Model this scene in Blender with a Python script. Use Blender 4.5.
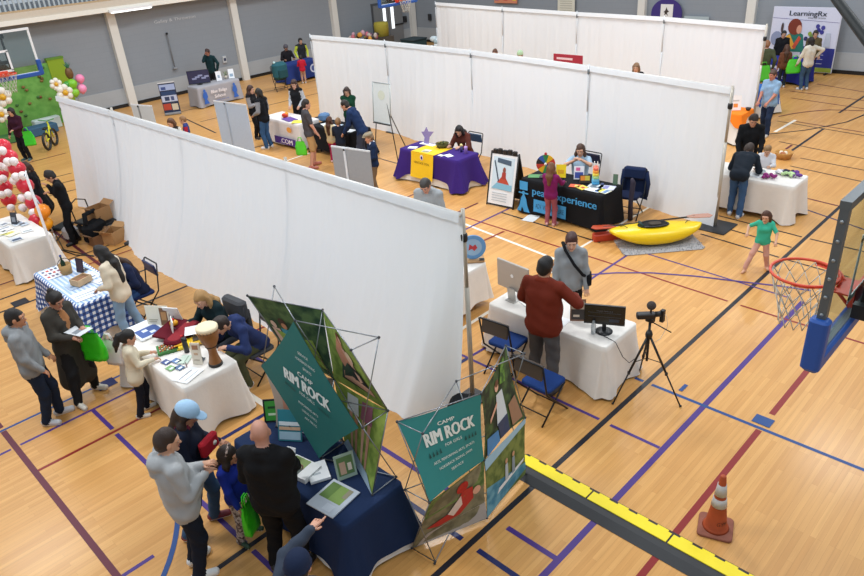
import bpy, math, random
import numpy as np
from mathutils import Vector, Matrix
random.seed(7); np.random.seed(7)
for o in list(bpy.data.objects): bpy.data.objects.remove(o, do_unlink=True)
SC = bpy.context.scene
COL = SC.collection

# ------------------------------------------------------------ camera, world, lights, exposure
cam = bpy.data.cameras.new('camera'); cam.sensor_width = 36.0; cam.lens = 29.09
cam.clip_end = 200
cam_ob = bpy.data.objects.new('camera', cam); COL.objects.link(cam_ob)
PIT, ROL, YAW = 0.4842816, -0.0792288, -0.7638892
_f = Vector((-math.sin(YAW)*math.cos(PIT), math.cos(YAW)*math.cos(PIT), -math.sin(PIT)))
_r = Vector((math.cos(YAW), math.sin(YAW), 0)); _u = _r.cross(_f)
_R = math.cos(ROL)*_r+math.sin(ROL)*_u; _U = -math.sin(ROL)*_r+math.cos(ROL)*_u
M3 = Matrix((_R, _U, -_f)).transposed()
cam_ob.matrix_world = Matrix.Translation((0, 0, 5.5)) @ M3.to_4x4()
SC.camera = cam_ob

world = bpy.data.worlds.new('world'); SC.world = world; world.use_nodes = True
bg = world.node_tree.nodes['Background']
bg.inputs[0].default_value = (0.78, 0.89, 1.0, 1); bg.inputs[1].default_value = 0.54

def area(x, y, z, sx, sy, power, color=(.97, .985, 1), name='gym_light'):
    l = bpy.data.lights.new(name, 'AREA'); l.shape = 'RECTANGLE'; l.size = sx; l.size_y = sy
    l.energy = power; l.color = color
    o = bpy.data.objects.new(name, l); COL.objects.link(o); o.location = (x, y, z)
    return o
for ax, ay, pw in ((4, 1.0, 150), (11, 1.0, 230), (18, 3.0, 260), (0.5, 8.5, 320), (9.0, 9.5, 410), (17, 10, 340),
                   (1.5, 17, 250), (9.5, 19, 310), (17, 19, 360), (24.0, 8, 110), (6, 24, 90), (16, 25, 110)):
    area(ax, ay, 8.6, 2.0, 2.0, pw*1.13)
vs = SC.view_settings
SC.display_settings.display_device = 'sRGB'
vs.view_transform = 'Standard'; vs.look = 'None'; vs.exposure = 0.0; vs.gamma = 1.0; vs.use_curve_mapping = False

# ------------------------------------------------------------ helpers
def lin(c): return c/12.92 if c <= .04045 else ((c+.055)/1.055)**2.4
def hexc(c):
    if isinstance(c, str):
        c = c.lstrip('#'); c = tuple(int(c[i:i+2], 16) for i in (0, 2, 4))
    return tuple(lin(v/255) for v in c[:3])
MATS = {}
def mat(c, rough=.65, metal=0., noise=.06, nscale=18., bump=.0, bscale=60., name=None, trans=0., alpha=1., spec=.5):
    key = (str(c), rough, metal, noise, nscale, bump, bscale, trans, alpha, spec)
    if key in MATS: return MATS[key]
    m = bpy.data.materials.new(name or 'mat'); m.use_nodes = True
    nt = m.node_tree; p = nt.nodes['Principled BSDF']
    col = hexc(c)
    p.inputs['Roughness'].default_value = rough; p.inputs['Metallic'].default_value = metal
    p.inputs['Specular IOR Level'].default_value = spec
    tc = nt.nodes.new('ShaderNodeTexCoord')
    nz = nt.nodes.new('ShaderNodeTexNoise'); nz.inputs['Scale'].default_value = nscale; nz.inputs['Detail'].default_value = 3
    nt.links.new(tc.outputs['Object'], nz.inputs['Vector'])
    mx = nt.nodes.new('ShaderNodeMix'); mx.data_type = 'RGBA'
    mx.inputs[6].default_value = (*[v*(1-noise) for v in col], 1); mx.inputs[7].default_value = (*[min(1, v*(1+noise)) for v in col], 1)
    nt.links.new(nz.outputs['Fac'], mx.inputs[0]); nt.links.new(mx.outputs[2], p.inputs['Base Color'])
    if bump:
        nb = nt.nodes.new('ShaderNodeTexNoise'); nb.inputs['Scale'].default_value = bscale; nb.inputs['Detail'].default_value = 4
        nt.links.new(tc.outputs['Object'], nb.inputs['Vector'])
        b = nt.nodes.new('ShaderNodeBump'); b.inputs['Strength'].default_value = bump; b.inputs['Distance'].default_value = .02
        nt.links.new(nb.outputs['Fac'], b.inputs['Height']); nt.links.new(b.outputs['Normal'], p.inputs['Normal'])
    if trans: p.inputs['Transmission Weight'].default_value = trans
    if alpha < 1: p.inputs['Alpha'].default_value = alpha
    MATS[key] = m
    return m
def cloth(c): return mat(c, .85, noise=.05, nscale=9, bump=.12, bscale=40, spec=.2)
def plast(c): return mat(c, .45, noise=.03)
def metal(c, r=.35): return mat(c, r, .8, noise=.04)
def two_tone(c1, c2, scale, rough=.8, det=4):
    key = ('tt', str(c1), str(c2), scale, rough)
    if key in MATS: return MATS[key]
    m = bpy.data.materials.new('mottled'); m.use_nodes = True; nt = m.node_tree; p = nt.nodes['Principled BSDF']
    p.inputs['Roughness'].default_value = rough
    tc = nt.nodes.new('ShaderNodeTexCoord'); nz = nt.nodes.new('ShaderNodeTexNoise')
    nz.inputs['Scale'].default_value = scale; nz.inputs['Detail'].default_value = det
    nt.links.new(tc.outputs['Object'], nz.inputs['Vector'])
    r = nt.nodes.new('ShaderNodeValToRGB'); r.color_ramp.elements[0].position = .4; r.color_ramp.elements[1].position = .6
    r.color_ramp.elements[0].color = (*hexc(c1), 1); r.color_ramp.elements[1].color = (*hexc(c2), 1)
    nt.links.new(nz.outputs['Fac'], r.inputs[0]); nt.links.new(r.outputs[0], p.inputs['Base Color'])
    MATS[key] = m; return m

def inn_(side, q): return side*(-1 if (side@np.array([q, 0, 0])) > 0 else 1)
class MB:
    def __init__(s): s.v = []; s.f = []; s.m = []; s.mats = []; s.smooth = []
    def mi(s, m):
        if m not in s.mats: s.mats.append(m)
        return s.mats.index(m)
    def add(s, vs_, fs, m, smooth=False):
        b = len(s.v); s.v += [tuple(v) for v in vs_]; i = s.mi(m)
        for f in fs: s.f.append(tuple(b+k for k in f)); s.m.append(i); s.smooth.append(smooth)
    def box(s, c, d, m, rz=0, rx=0, ry=0):
        x, y, z = d[0]/2, d[1]/2, d[2]/2
        R = (Matrix.Rotation(rz, 3, 'Z') @ Matrix.Rotation(ry, 3, 'Y') @ Matrix.Rotation(rx, 3, 'X')); c = Vector(c)
        vs_ = [c+R @ Vector((a, b, e)) for a in (-x, x) for b in (-y, y) for e in (-z, z)]
        s.add(vs_, [(0, 1, 3, 2), (4, 6, 7, 5), (0, 4, 5, 1), (2, 3, 7, 6), (0, 2, 6, 4), (1, 5, 7, 3)], m)
    def rbox(s, c, d, m, r=.02, rz=0, tilt=None, n=4):
        # box with rounded vertical corners and softened top/bottom edge
        pts = []
        x, y, z = d[0]/2, d[1]/2, d[2]/2; r = min(r, x*.99, y*.99)
        for cx, cy, a0 in ((x-r, y-r, 0), (-x+r, y-r, 90), (-x+r, -y+r, 180), (x-r, -y+r, 270)):
            for k in range(n+1):
                a = math.radians(a0+90*k/n); pts.append((cx, cy, math.cos(a), math.sin(a)))
        e = min(r*.5, z*.5); N = len(pts); vs_ = []
        R = Matrix.Rotation(rz, 3, 'Z')
        if tilt is not None: R = R @ tilt
        for (zz, rr) in ((-z, r-e), (-z+e, r), (z-e, r), (z, r-e)):
            for (cx, cy, ca, sa) in pts: vs_.append(Vector(c)+R @ Vector((cx+ca*rr, cy+sa*rr, zz)))
        fs = [tuple(reversed(range(N))), tuple(range(3*N, 4*N))]
        for k in range(3):
            for i in range(N): j = (i+1) % N; fs.append((k*N+i, k*N+j, (k+1)*N+j, (k+1)*N+i))
        s.add(vs_, fs, m, False)
    def tube(s, pts, r, m, n=8, closed=False, smooth=True):
        pts = [Vector(p) for p in pts]; K = len(pts); rs = r if isinstance(r, (list, tuple)) else [r]*K
        vs_ = []; up = Vector((0, 0, 1))
        d0 = (pts[1]-pts[0]).normalized()
        a = d0.cross(up if abs(d0.z) < .9 else Vector((1, 0, 0))).normalized()
        for i in range(K):
            if closed: d = (pts[(i+1) % K]-pts[i-1]).normalized()
            else: d = (pts[min(i+1, K-1)]-pts[max(i-1, 0)]).normalized()
            a = (a-d*a.dot(d)); a = a.normalized() if a.length > 1e-6 else Vector((1, 0, 0)); b = d.cross(a)
            for k in range(n):
                t = 2*math.pi*k/n; vs_.append(pts[i]+(a*math.cos(t)+b*math.sin(t))*rs[i])
        fs = []
        for i in range(K if closed else K-1):
            i2 = (i+1) % K
            for k in range(n): k2 = (k+1) % n; fs.append((i*n+k, i2*n+k, i2*n+k2, i*n+k2))
        if not closed: fs += [tuple(range(n)), tuple(reversed(range((K-1)*n, K*n)))]
        s.add(vs_, fs, m, smooth)
    def lathe(s, prof, c, m, n=20, axis=None, smooth=True):
        c = Vector(c); vs_ = []; fs = []
        Rm = Matrix.Identity(3) if axis is None else Vector((0, 0, 1)).rotation_difference(Vector(axis)).to_matrix()
        for (r, z) in prof:
            for k in range(n):
                t = 2*math.pi*k/n; vs_.append(c+Rm @ Vector((r*math.cos(t), r*math.sin(t), z)))
        for i in range(len(prof)-1):
            for k in range(n): k2 = (k+1) % n; fs.append((i*n+k, i*n+k2, (i+1)*n+k2, (i+1)*n+k))
        if prof[0][0] > 1e-5: fs.append(tuple(reversed(range(n))))
        if prof[-1][0] > 1e-5: fs.append(tuple(range((len(prof)-1)*n, len(prof)*n)))
        s.add(vs_, fs, m, smooth)
    def ball(s, c, r, m, n=12, k=8, rz=0):
        if not isinstance(r, (tuple, list)): r = (r, r, r)
        vs_ = []; fs = []; c = Vector(c); R = Matrix.Rotation(rz, 3, 'Z')
        for i in range(k+1):
            ph = math.pi*i/k
            for j in range(n):
                t = 2*math.pi*j/n; vs_.append(c+R @ Vector((r[0]*math.sin(ph)*math.cos(t), r[1]*math.sin(ph)*math.sin(t), -r[2]*math.cos(ph))))
        for i in range(k):
            for j in range(n): j2 = (j+1) % n; fs.append((i*n+j, i*n+j2, (i+1)*n+j2, (i+1)*n+j))
        s.add(vs_, fs, m, True)
    def prism(s, pts, ext, m):
        pts = [Vector(p) for p in pts]; ext = Vector(ext); N = len(pts)
        s.add(pts+[p+ext for p in pts], [tuple(reversed(range(N))), tuple(range(N, 2*N))]+[(i, (i+1) % N, N+(i+1) % N, N+i) for i in range(N)], m)
    def build(s, name, parent=None, loc=None, rz=0, mesh_only=False):
        me = bpy.data.meshes.new(name); me.from_pydata(s.v, [], s.f)
        for m in s.mats: me.materials.append(m)
        me.polygons.foreach_set('material_index', s.m); me.polygons.foreach_set('use_smooth', s.smooth); me.update()
        o = bpy.data.objects.new(name, me); COL.objects.link(o)
        if parent: o.parent = parent
        if loc: o.location = loc
        if rz: o.rotation_euler.z = rz
        return o
def tag(o, label, cat, group=None, kind=None):
    o['label'] = label; o['category'] = cat
    if group: o['group'] = group
    if kind: o['kind'] = kind
    return o
def thing(name, label, cat, loc=(0, 0, 0), rz=0, group=None):
    o = bpy.data.objects.new(name, None); COL.objects.link(o); o.location = loc; o.rotation_euler.z = rz
    o.empty_display_size = .1
    return tag(o, label, cat, group)
def copy_tree(o, parent=None):
    c = o.copy(); COL.objects.link(c); c.parent = parent
    for ch in list(o.children): copy_tree(ch, c)
    return c
def structure(o): o['kind'] = 'structure'; return o
WHITE = plast('#e8e8e8'); BLACK = plast('#17181a'); STEEL = metal('#b9bbbe'); DKMETAL = mat('#2c2d30', .4, .5, noise=.03)
# text outline -> flat polygons (x to the right, y up, cap height about 1)
_TC = {}
def glyphs(txt, spacing=1.0):
    key = (txt, spacing)
    if key in _TC: return _TC[key]
    cu = bpy.data.curves.new('t', 'FONT'); cu.body = txt; cu.size = 1.4; cu.resolution_u = 2; cu.space_character = spacing
    o = bpy.data.objects.new('t', cu); COL.objects.link(o)
    dg = bpy.context.evaluated_depsgraph_get(); ev = o.evaluated_get(dg); me = ev.to_mesh()
    V = [(v.co.x, v.co.y) for v in me.vertices]; F = [tuple(p.vertices) for p in me.polygons]
    ev.to_mesh_clear(); bpy.data.objects.remove(o, do_unlink=True)
    w = max([v[0] for v in V] or [1]); _TC[key] = (V, F, w); return _TC[key]
def text(mb, txt, fn, u0, v0, h, m, w=None, center=True, spacing=1.0, bold=0):
    """fn maps (u,v) to a 3D point; text cap height h, centred on u0"""
    V, F, tw = glyphs(txt, spacing); sx = h if w is None else w/tw
    off = -tw*sx/2 if center else 0
    e = .01; c = Vector(fn(u0, v0)); n = (Vector(fn(u0+e, v0))-c).cross(Vector(fn(u0, v0+e))-c).normalized()
    for k, b in enumerate([0] if not bold else [-bold, 0, bold]):
        mb.add([Vector(fn(u0+off+x*sx+b, v0+y*h))+n*(.0006*k+.001) for x, y in V], F, m)
def quadmap(a, b, c, d, off=0.0):
    """a=bottom left b=bottom right c=top right d=top left, u,v in 0..1, offset along normal"""
    a, b, c, d = map(Vector, (a, b, c, d)); n = (b-a).cross(d-a).normalized()
    return lambda u, v: (a*(1-u)*(1-v)+b*u*(1-v)+c*u*v+d*(1-u)*v)+n*off
def plane_map(o, ux, vx, off=0.0):
    o, ux, vx = Vector(o), Vector(ux), Vector(vx); n = ux.cross(vx).normalized()
    return lambda u, v: o+ux*u+vx*v+n*off
def shape(mb, fn, pts, m):
    """flat printed patch; every patch lies a hair in front of the one before it"""
    mb.layer = getattr(mb, 'layer', 0)+1; cu = sum(p[0] for p in pts)/len(pts); cv = sum(p[1] for p in pts)/len(pts); e = .01
    c = Vector(fn(cu, cv)); n = (Vector(fn(cu+e, cv))-c).cross(Vector(fn(cu, cv+e))-c).normalized()
    mb.add([Vector(fn(u, v))+n*(.0005*mb.layer) for u, v in pts], [tuple(range(len(pts)))], m)
def blob(mb, fn, u, v, ru, rv, m, n=14, rot=0):
    shape(mb, fn, [(u+ru*math.cos(t)*math.cos(rot)-rv*math.sin(t)*math.sin(rot), v+ru*math.cos(t)*math.sin(rot)+rv*math.sin(t)*math.cos(rot)) for t in [2*math.pi*k/n for k in range(n)]], m)
def fabric(mb, a, b, c, d, m, n=8, sag=0.0, pull=0.0, thick=.004):
    """stretched sheet between four nodes (bl, br, tr, tl) with edges pulled inward"""
    a, b, c, d = map(Vector, (a, b, c, d)); nn = (b-a).cross(d-a).normalized(); ctr = (a+b+c+d)/4
    def P(u, v):
        p = a*(1-u)*(1-v)+b*u*(1-v)+c*u*v+d*(1-u)*v
        e = 1-abs(2*u-1)**2*0; k = (1-(2*u-1)**2)*abs(2*v-1)**3+(1-(2*v-1)**2)*abs(2*u-1)**3
        return p+(ctr-p)*pull*k+nn*sag*(1-(2*u-1)**2)*(1-(2*v-1)**2)
    for off, rev in ((0, False), (-thick, True)):
        vs_ = [P(i/n, j/n)+nn*off for j in range(n+1) for i in range(n+1)]
        fs = [(j*(n+1)+i, j*(n+1)+i+1, (j+1)*(n+1)+i+1, (j+1)*(n+1)+i) for j in range(n) for i in range(n)]
        if rev: fs = [tuple(reversed(f)) for f in fs]
        mb.add(vs_, fs, m if not isinstance(m, (tuple, list)) else m[1 if rev else 0], True)
    return lambda u, v: P(u, v)+nn*.004

# ------------------------------------------------------------ bodies: smooth signed distance field -> one continuous mesh
def polygonise(prims, vox, wr=0.0, wrmats=()):
    lo = np.array([1e9]*3); hi = -lo
    for p in prims:
        if p['sub']: continue
        lo = np.minimum(lo, p['lo']); hi = np.maximum(hi, p['hi'])
    lo -= 3*vox; hi += 3*vox; n = np.ceil((hi-lo)/vox).astype(int)+1
    D = np.full(n, .2, np.float32); best = np.full(n, 9., np.float32); M = np.zeros(n, np.int8)
    ax = [lo[i]+vox*np.arange(n[i]) for i in range(3)]
    for p in prims:
        mg = .07
        i0 = np.clip(np.floor((p['lo']-mg-lo)/vox).astype(int), 0, n); i1 = np.clip(np.ceil((p['hi']+mg-lo)/vox).astype(int)+1, 0, n)
        if (i1 <= i0).any(): continue
        sl = tuple(slice(a, b) for a, b in zip(i0, i1))
        P = np.stack(np.meshgrid(ax[0][sl[0]], ax[1][sl[1]], ax[2][sl[2]], indexing='ij'), -1)
        d = p['fn'](P).astype(np.float32)
        if p['sub']:
            D[sl] = np.maximum(D[sl], -d); continue
        if wr and p['mat'] in wrmats:
            d = d+wr*(np.sin(P[..., 2]*38+P[..., 0]*23+2*np.sin(P[..., 1]*19))*.6+np.sin(P[..., 2]*17-P[..., 1]*31+1.5)*.5)
        k = p['k']; D0 = D[sl]
        h = np.clip(.5+.5*(D0-d)/k, 0, 1); D[sl] = D0*(1-h)+d*h-k*h*(1-h)
        b = best[sl]; t = d < b; b[t] = d[t]; M[sl][t] = p['mat']
    S = D < 0
    c = np.zeros(np.array(n)-1, int)
    for a in (0, 1):
        for b in (0, 1):
            for e in (0, 1): c += S[a:n[0]-1+a, b:n[1]-1+b, e:n[2]-1+e]
    mask = (c > 0) & (c < 8); idx = np.full(mask.shape, -1, int); cells = np.argwhere(mask); idx[mask] = np.arange(len(cells))
    acc = np.zeros((len(cells), 3)); cnt = np.zeros(len(cells)); cor = [(a, b, e) for a in (0, 1) for b in (0, 1) for e in (0, 1)]
    for A in cor:
        for axis in range(3):
            if A[axis]: continue
            B = list(A); B[axis] = 1
            da = D[cells[:, 0]+A[0], cells[:, 1]+A[1], cells[:, 2]+A[2]]; db = D[cells[:, 0]+B[0], cells[:, 1]+B[1], cells[:, 2]+B[2]]
            x = (da < 0) != (db < 0); t = np.where(x, da/np.where(x, da-db, 1), 0)
            pt = np.repeat(np.array(A, float)[None], len(cells), 0); pt[:, axis] = t
            acc[x] += pt[x]; cnt[x] += 1
    V = lo+(cells+acc/cnt[:, None])*vox
    F = []
    for axis in range(3):
        u, w = (axis+1) % 3, (axis+2) % 3
        s0 = [slice(1, n[i]-1) for i in range(3)]; s0[axis] = slice(0, n[axis]-1)
        s1 = list(s0); s1[axis] = slice(1, n[axis])
        a, b = S[tuple(s0)], S[tuple(s1)]
        E = np.argwhere(a != b); off = np.array([1, 1, 1]); off[axis] = 0; flip = a[a != b]
        G = E+off
        q = []
        for du, dw in ((-1, -1), (0, -1), (0, 0), (-1, 0)):
            H = G.copy(); H[:, u] += du; H[:, w] += dw; q.append(idx[H[:, 0], H[:, 1], H[:, 2]])
        Q = np.stack(q, 1); Q[~flip] = Q[~flip][:, ::-1]; F.append(Q)
    F = np.concatenate(F); F = F[(F >= 0).all(1)]
    fc = V[F].mean(1); vi = np.clip(np.rint((fc-lo)/vox).astype(int), 0, n-1)
    return V, F, M[vi[:, 0], vi[:, 1], vi[:, 2]]
def cone(a, b, ra, rb, mat_=0, k=.02, sub=False):
    a = np.array(a, float); b = np.array(b, float); ba = b-a; L = max(ba@ba, 1e-9); r = max(ra, rb)
    def fn(P):
        t = np.clip(((P-a)@ba)/L, 0, 1); q = P-a-t[..., None]*ba
        return np.sqrt((q*q).sum(-1))-(ra+(rb-ra)*t)
    return dict(fn=fn, lo=np.minimum(a, b)-r, hi=np.maximum(a, b)+r, mat=mat_, k=k, sub=sub)
def ell(c, r, ax=None, mat_=0, k=.02, sub=False):
    c = np.array(c, float); r = np.array(r, float); A = np.eye(3) if ax is None else np.array(ax, float); R = r.max()
    def fn(P):
        q = (P-c)@A.T
        k0 = np.sqrt(((q/r)**2).sum(-1)); k1 = np.sqrt(((q/(r*r))**2).sum(-1))+1e-9
        return np.where(k0 < 1e-3, -r.min(), k0*(k0-1)/k1)
    return dict(fn=fn, lo=c-R, hi=c+R, mat=mat_, k=k, sub=sub)
def nmesh(name, V, F, mi, mats, extra=None, parent=None):
    verts = V.tolist(); faces = F.tolist(); mi = list(map(int, mi)); sm = [True]*len(faces)
    mats = list(mats)
    if extra:
        b = len(verts); verts += extra.v; faces += [tuple(b+k for k in f) for f in extra.f]
        for m in extra.mats:
            if m not in mats: mats.append(m)
        mi += [mats.index(extra.mats[k]) for k in extra.m]; sm += extra.smooth
    me = bpy.data.meshes.new(name); me.from_pydata(verts, [], faces)
    for m in mats: me.materials.append(m)
    me.polygons.foreach_set('material_index', mi); me.polygons.foreach_set('use_smooth', sm); me.update()
    o = bpy.data.objects.new(name, me); COL.objects.link(o)
    if parent: o.parent = parent
    return o
def ik(p0, p2, l1, l2, pole):
    p0, p2, pole = np.array(p0, float), np.array(p2, float), np.array(pole, float); d = p2-p0; L = np.linalg.norm(d)
    if L > (l1+l2)*.995: p2 = p0+d/L*(l1+l2)*.995; d = p2-p0; L = np.linalg.norm(d)
    L = max(L, abs(l1-l2)+.02); u = d/np.linalg.norm(d); a = (l1*l1-l2*l2+L*L)/(2*L); h = math.sqrt(max(l1*l1-a*a, 0))
    pl = pole-u*(pole@u); pl = pl/(np.linalg.norm(pl)+1e-9)
    return p0+u*a+pl*h, p2
def rotx(v, a):  # rotate about x (lean forward for positive a: +z goes to +y)
    x, y, z = v; return np.array([x, y*math.cos(a)+z*math.sin(a), -y*math.sin(a)+z*math.cos(a)])
SKIN1 = ('#d9a688', '#b97a5f'); SKIN2 = ('#c08a66', '#96624a'); SKIN3 = ('#8a5c42', '#63402f')
def person(loc, face, h, label, top='#888888', bottom='#2a3040', shoe='#dddddd', skin='#cf9f82', hair='#2a1c16', style='short',
           sleeve='long', legs='long', hip=None, lean=0, feet=None, hands=None, head=(0, 10, 0), fat=1.0, hood=False, female=False,
           skirt=None, vest=None, vox=.016, collar=None, shoe2=None, knee=(0, 1, .1), group=None, cap=None, undershirt=None, elbow=None, tilt=0, point=None, sole='#e4e2dd', hairlen=.3, pattern=None):
    """face = world heading in degrees; local frame x right, y forward. head = (yaw left, pitch down, roll)"""
    s = h/1.75; hs = s*(1+(1.75-h)*.38); hip = np.array(hip if hip is not None else (0, 0, .93*s), float)
    skm, tm, bm_, shm = mat(skin, .55, noise=.05, nscale=12), cloth(top), cloth(bottom) if pattern is None else pattern, plast(shoe or skin)
    vm = cloth(vest) if vest else tm; um = cloth(undershirt) if undershirt else skm
    mats = [skm, tm, bm_, shm, vm, um, plast(sole)]
    SKN, TOP, BOT, SHO, VES, UND, SOL = range(7)
    ln = math.radians(lean); tl = math.radians(tilt)
    def T(v):  # torso frame -> local
        w = rotx(np.array(v, float), ln); x, y, z = w
        return hip+np.array([x*math.cos(tl)+z*math.sin(tl), y, -x*math.sin(tl)+z*math.cos(tl)])
    sw = (.165 if female else .185)*s; P = []
    tb = BOT if skirt == 'dress' else TOP
    hemz = -.06*s
    TV = VES if vest else TOP
    knee_up = .0 if feet is None or hip[2] > .75*s else 1.
    # pelvis and torso
    P.append(cone(hip+[-.08*s*fat, 0, -.03*s], hip+[.08*s*fat, 0, -.03*s], .106*s*(.4+.6*fat), .106*s*(.4+.6*fat), BOT, .03))
    P.append(cone(T((-.05*s, .01, .0)), T((-.07*s, 0, .36*s)), .118*s*fat, .125*s*(fat*.5+.5), TV, .03))
    P.append(cone(T((.05*s, .01, .0)), T((.07*s, 0, .36*s)), .118*s*fat, .125*s*(fat*.5+.5), TV, .03))
    P.append(cone(T((-.065*s*fat, .0, hemz)), T((.065*s*fat, .0, hemz)), .116*s*(.4+.6*fat), .116*s*(.4+.6*fat), TV, .02))
    if fat > 1.26: P.append(ell(T((0, .08*s, .14*s)), (.15*s*fat, .13*s*fat, .17*s), None, TV, .05))
    if female: P.append(cone(T((-.07*s, .075*s, .33*s)), T((.07*s, .075*s, .33*s)), .07*s, .07*s, TV, .04))
    P.append(cone(T((-sw, 0, .47*s)), T((sw, 0, .47*s)), .068*s, .068*s, TV, .05))
    P.append(cone(T((-.07*s, -.01*s, .49*s)), T((.07*s, -.01*s, .49*s)), .078*s, .078*s, TV, .04))
    nb = T((0, 0, .52*s))
    # head frame
    yaw, pit, rol = [math.radians(a) for a in head]
    hf = np.array([-math.sin(yaw)*math.cos(pit), math.cos(yaw)*math.cos(pit), -math.sin(pit)])
    if abs(ln) > .1: pass
    hr = np.array([math.cos(yaw), math.sin(yaw), 0]); hu = np.cross(hr, hf)
    hr2 = hr*math.cos(rol)+hu*math.sin(rol); hu2 = -hr*math.sin(rol)+hu*math.cos(rol); AX = np.array([hr2, hf, hu2])
    hc = T((0, .015*s, .60*s))+hu2*.085*hs*.9+hf*.02*hs
    if abs(ln) > .25: hc = T((0, .05*s, .60*s))+hu2*.085*hs*.9+hf*.02*hs
    Hp = lambda x, y, z: hc+(hr2*x+hf*y+hu2*z)*hs
    P.append(cone(nb, Hp(0, -.02, -.05), .058*s, .052*s, SKN, .025))
    P.append(ell(Hp(0, -.012, .022), np.array([.077, .097, .098])*hs, AX, SKN, .02))
    P.append(ell(Hp(0, .018, -.052), np.array([.057, .07, .068])*hs, AX, SKN, .035))
    P.append(cone(Hp(0, .084, -.004), Hp(0, .104, -.036), .010*hs, .016*hs, SKN, .012))
    P.append(ell(Hp(0, .078, -.104), np.array([.024, .02, .018])*hs, AX, SKN, .02))
    P.append(cone(Hp(-.045, .074, .022), Hp(.045, .074, .022), .018*hs, .018*hs, SKN, .02))
    for q in (-1, 1): P.append(ell(Hp(q*.079, -.008, -.015), np.array([.014, .024, .034])*hs, AX, SKN, .008))
    if collar or hood:
        cm = TOP
        if collar: mats.append(cloth(collar)); cm = len(mats)-1
        if hood:
            for q in (-1, 1): P.append(cone(T((q*.095*s, .03*s, .53*s)), T((q*.05*s, -.085*s, .53*s)), .034*s, .05*s, TOP, .02))
            P.append(cone(T((-.055*s, -.10*s, .50*s)), T((.055*s, -.10*s, .50*s)), .055*s, .055*s, TOP, .03))
            P.append(cone(T((0, -.12*s, .50*s)), T((0, -.13*s, .40*s)), .06*s, .05*s, TOP, .03))
        else:
            for q in (-1, 1): P.append(cone(T((q*.06*s, .05*s, .52*s)), T((q*.05*s, -.05*s, .55*s)), .026*s, .026*s, cm, .01))
            P.append(cone(T((-.05*s, -.055*s, .55*s)), T((.05*s, -.055*s, .55*s)), .026*s, .026*s, cm, .01))
    if undershirt:
        P.append(ell(T((0, .115*s, .36*s)), np.array([.055, .035, .16])*s, None, UND, .006))
    # arms
    EX = MB()
    if hands is None: hands = [(-.24*s, .06*s, .80*s), (.24*s, .06*s, .80*s)]
    for i, q in enumerate((-1, 1)):
        sh = T((q*sw, 0, .465*s)); tgt = np.array(hands[i], float)
        pole = (q*.5, -.7, -.6) if elbow is None else (q*elbow[0], elbow[1], elbow[2])
        el, wr = ik(sh, tgt, .285*s, .25*s, pole)
        ff = .75+.25*fat
        if sleeve == 'long':
            P.append(cone(sh, el, .068*s*ff, .060*s*ff, TOP, .02)); P.append(cone(el, wr, .060*s*ff, .044*s, TOP, .02))
        else:
            mid = sh+(el-sh)*(.75 if sleeve == 'short' else .2)
            P.append(cone(sh, mid, .062*s*ff, .059*s*ff, TOP, .02)); P.append(cone(mid, el, .043*s*ff, .041*s*ff, SKN, .008)); P.append(cone(el, wr, .041*s*ff, .027*s, SKN, .02))
        fd = (wr-el)/np.linalg.norm(wr-el)
        hd = fd*.8+np.array([0, .25, -.1]); hd = hd/np.linalg.norm(hd)
        hb = wr+hd*.075*s*1.05
        P.append(cone(wr, wr+hd*.03*s, .027*s, .03*s, SKN, .01))
        side = np.cross(hd, [0, 0, 1]); side = side/(np.linalg.norm(side)+1e-6); nrm = np.cross(side, hd)
        if nrm[2] > 0: nrm = -nrm
        for k_ in (-.022, 0, .022): P.append(cone(wr+hd*.015*s+side*k_*.6*s, hb+side*k_*s, .016*s, .0155*s, SKN, .012))
        # fingers
        for k_, ln_ in ((-.03, .06), (-.01, .075), (.01, .08), (.03, .068)):
            if point == i and k_ == (-.03 if (side@inn_(side, q)) < 0 else .03): EX.tube([wr+hd*.06*s+side*k_*s, hb+hd*.05*s+side*k_*s, hb+hd*.085*s+side*k_*s], [.0095*s, .009*s, .007*s], skm, 6); continue
            f0 = wr+hd*.06*s+side*k_*s; f1 = hb+hd*ln_*.45*s+side*k_*1.15*s+nrm*.008*s; f2 = f1+(hd*.6+nrm*.75)*ln_*.55*s
            EX.tube([f0, (f0+f1)/2+hd*.01*s, f1, f2], [.009*s, .0092*s, .0086*s, .0065*s], skm, 6)
        ts = -q if True else q
        inn = side*(-1 if (side@np.array([q, 0, 0])) > 0 else 1)
        t0 = wr+hd*.025*s+inn*.02*s; t1 = t0+(hd*.5+inn*.8)*.04*s; t2 = t1+(hd*.95+inn*.15+nrm*.3)*.033*s
        EX.tube([t0, t1, t2], [.012*s, .0105*s, .008*s], skm, 6)
    # legs
    if feet is None: feet = [(-.1*s, .02*s), (.1*s, .0)]
    for i, q in enumerate((-1, 1)):
        f = feet[i]; fz = f[2] if len(f) > 2 else 0.; an = np.array([f[0], f[1], .085*s+fz])
        hj = hip+np.array([q*.085*s, 0, -.04*s]); kn, an = ik(hj, an, .415*s, .405*s, knee)
        if legs == 'long':
            P.append(cone(hj, kn, .094*s*(.5+.5*fat), .072*s*(.6+.4*fat), BOT, .02)); P.append(cone(kn, an+[0, 0, -.01*s], .071*s*(.6+.4*fat), .060*s, BOT, .02))
        elif legs == 'shorts':
            m_ = kn+(hj-kn)*.05
            P.append(cone(hj, m_, .092*s, .082*s, BOT, .02)); P.append(cone(m_, kn, .055*s, .052*s, SKN, .006)); P.append(cone(kn, an, .054*s, .036*s, SKN, .02))
        elif legs == 'bare':
            P.append(cone(hj, kn, .078*s, .052*s, SKN, .01)); P.append(cone(kn, an, .052*s, .033*s, SKN, .02))
        dx = .25*q if True else 0; fdir = np.array([math.sin(dx), math.cos(dx), 0])
        if style == 'barefoot' or shoe is None: fm = SKN
        else: fm = SHO
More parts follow.
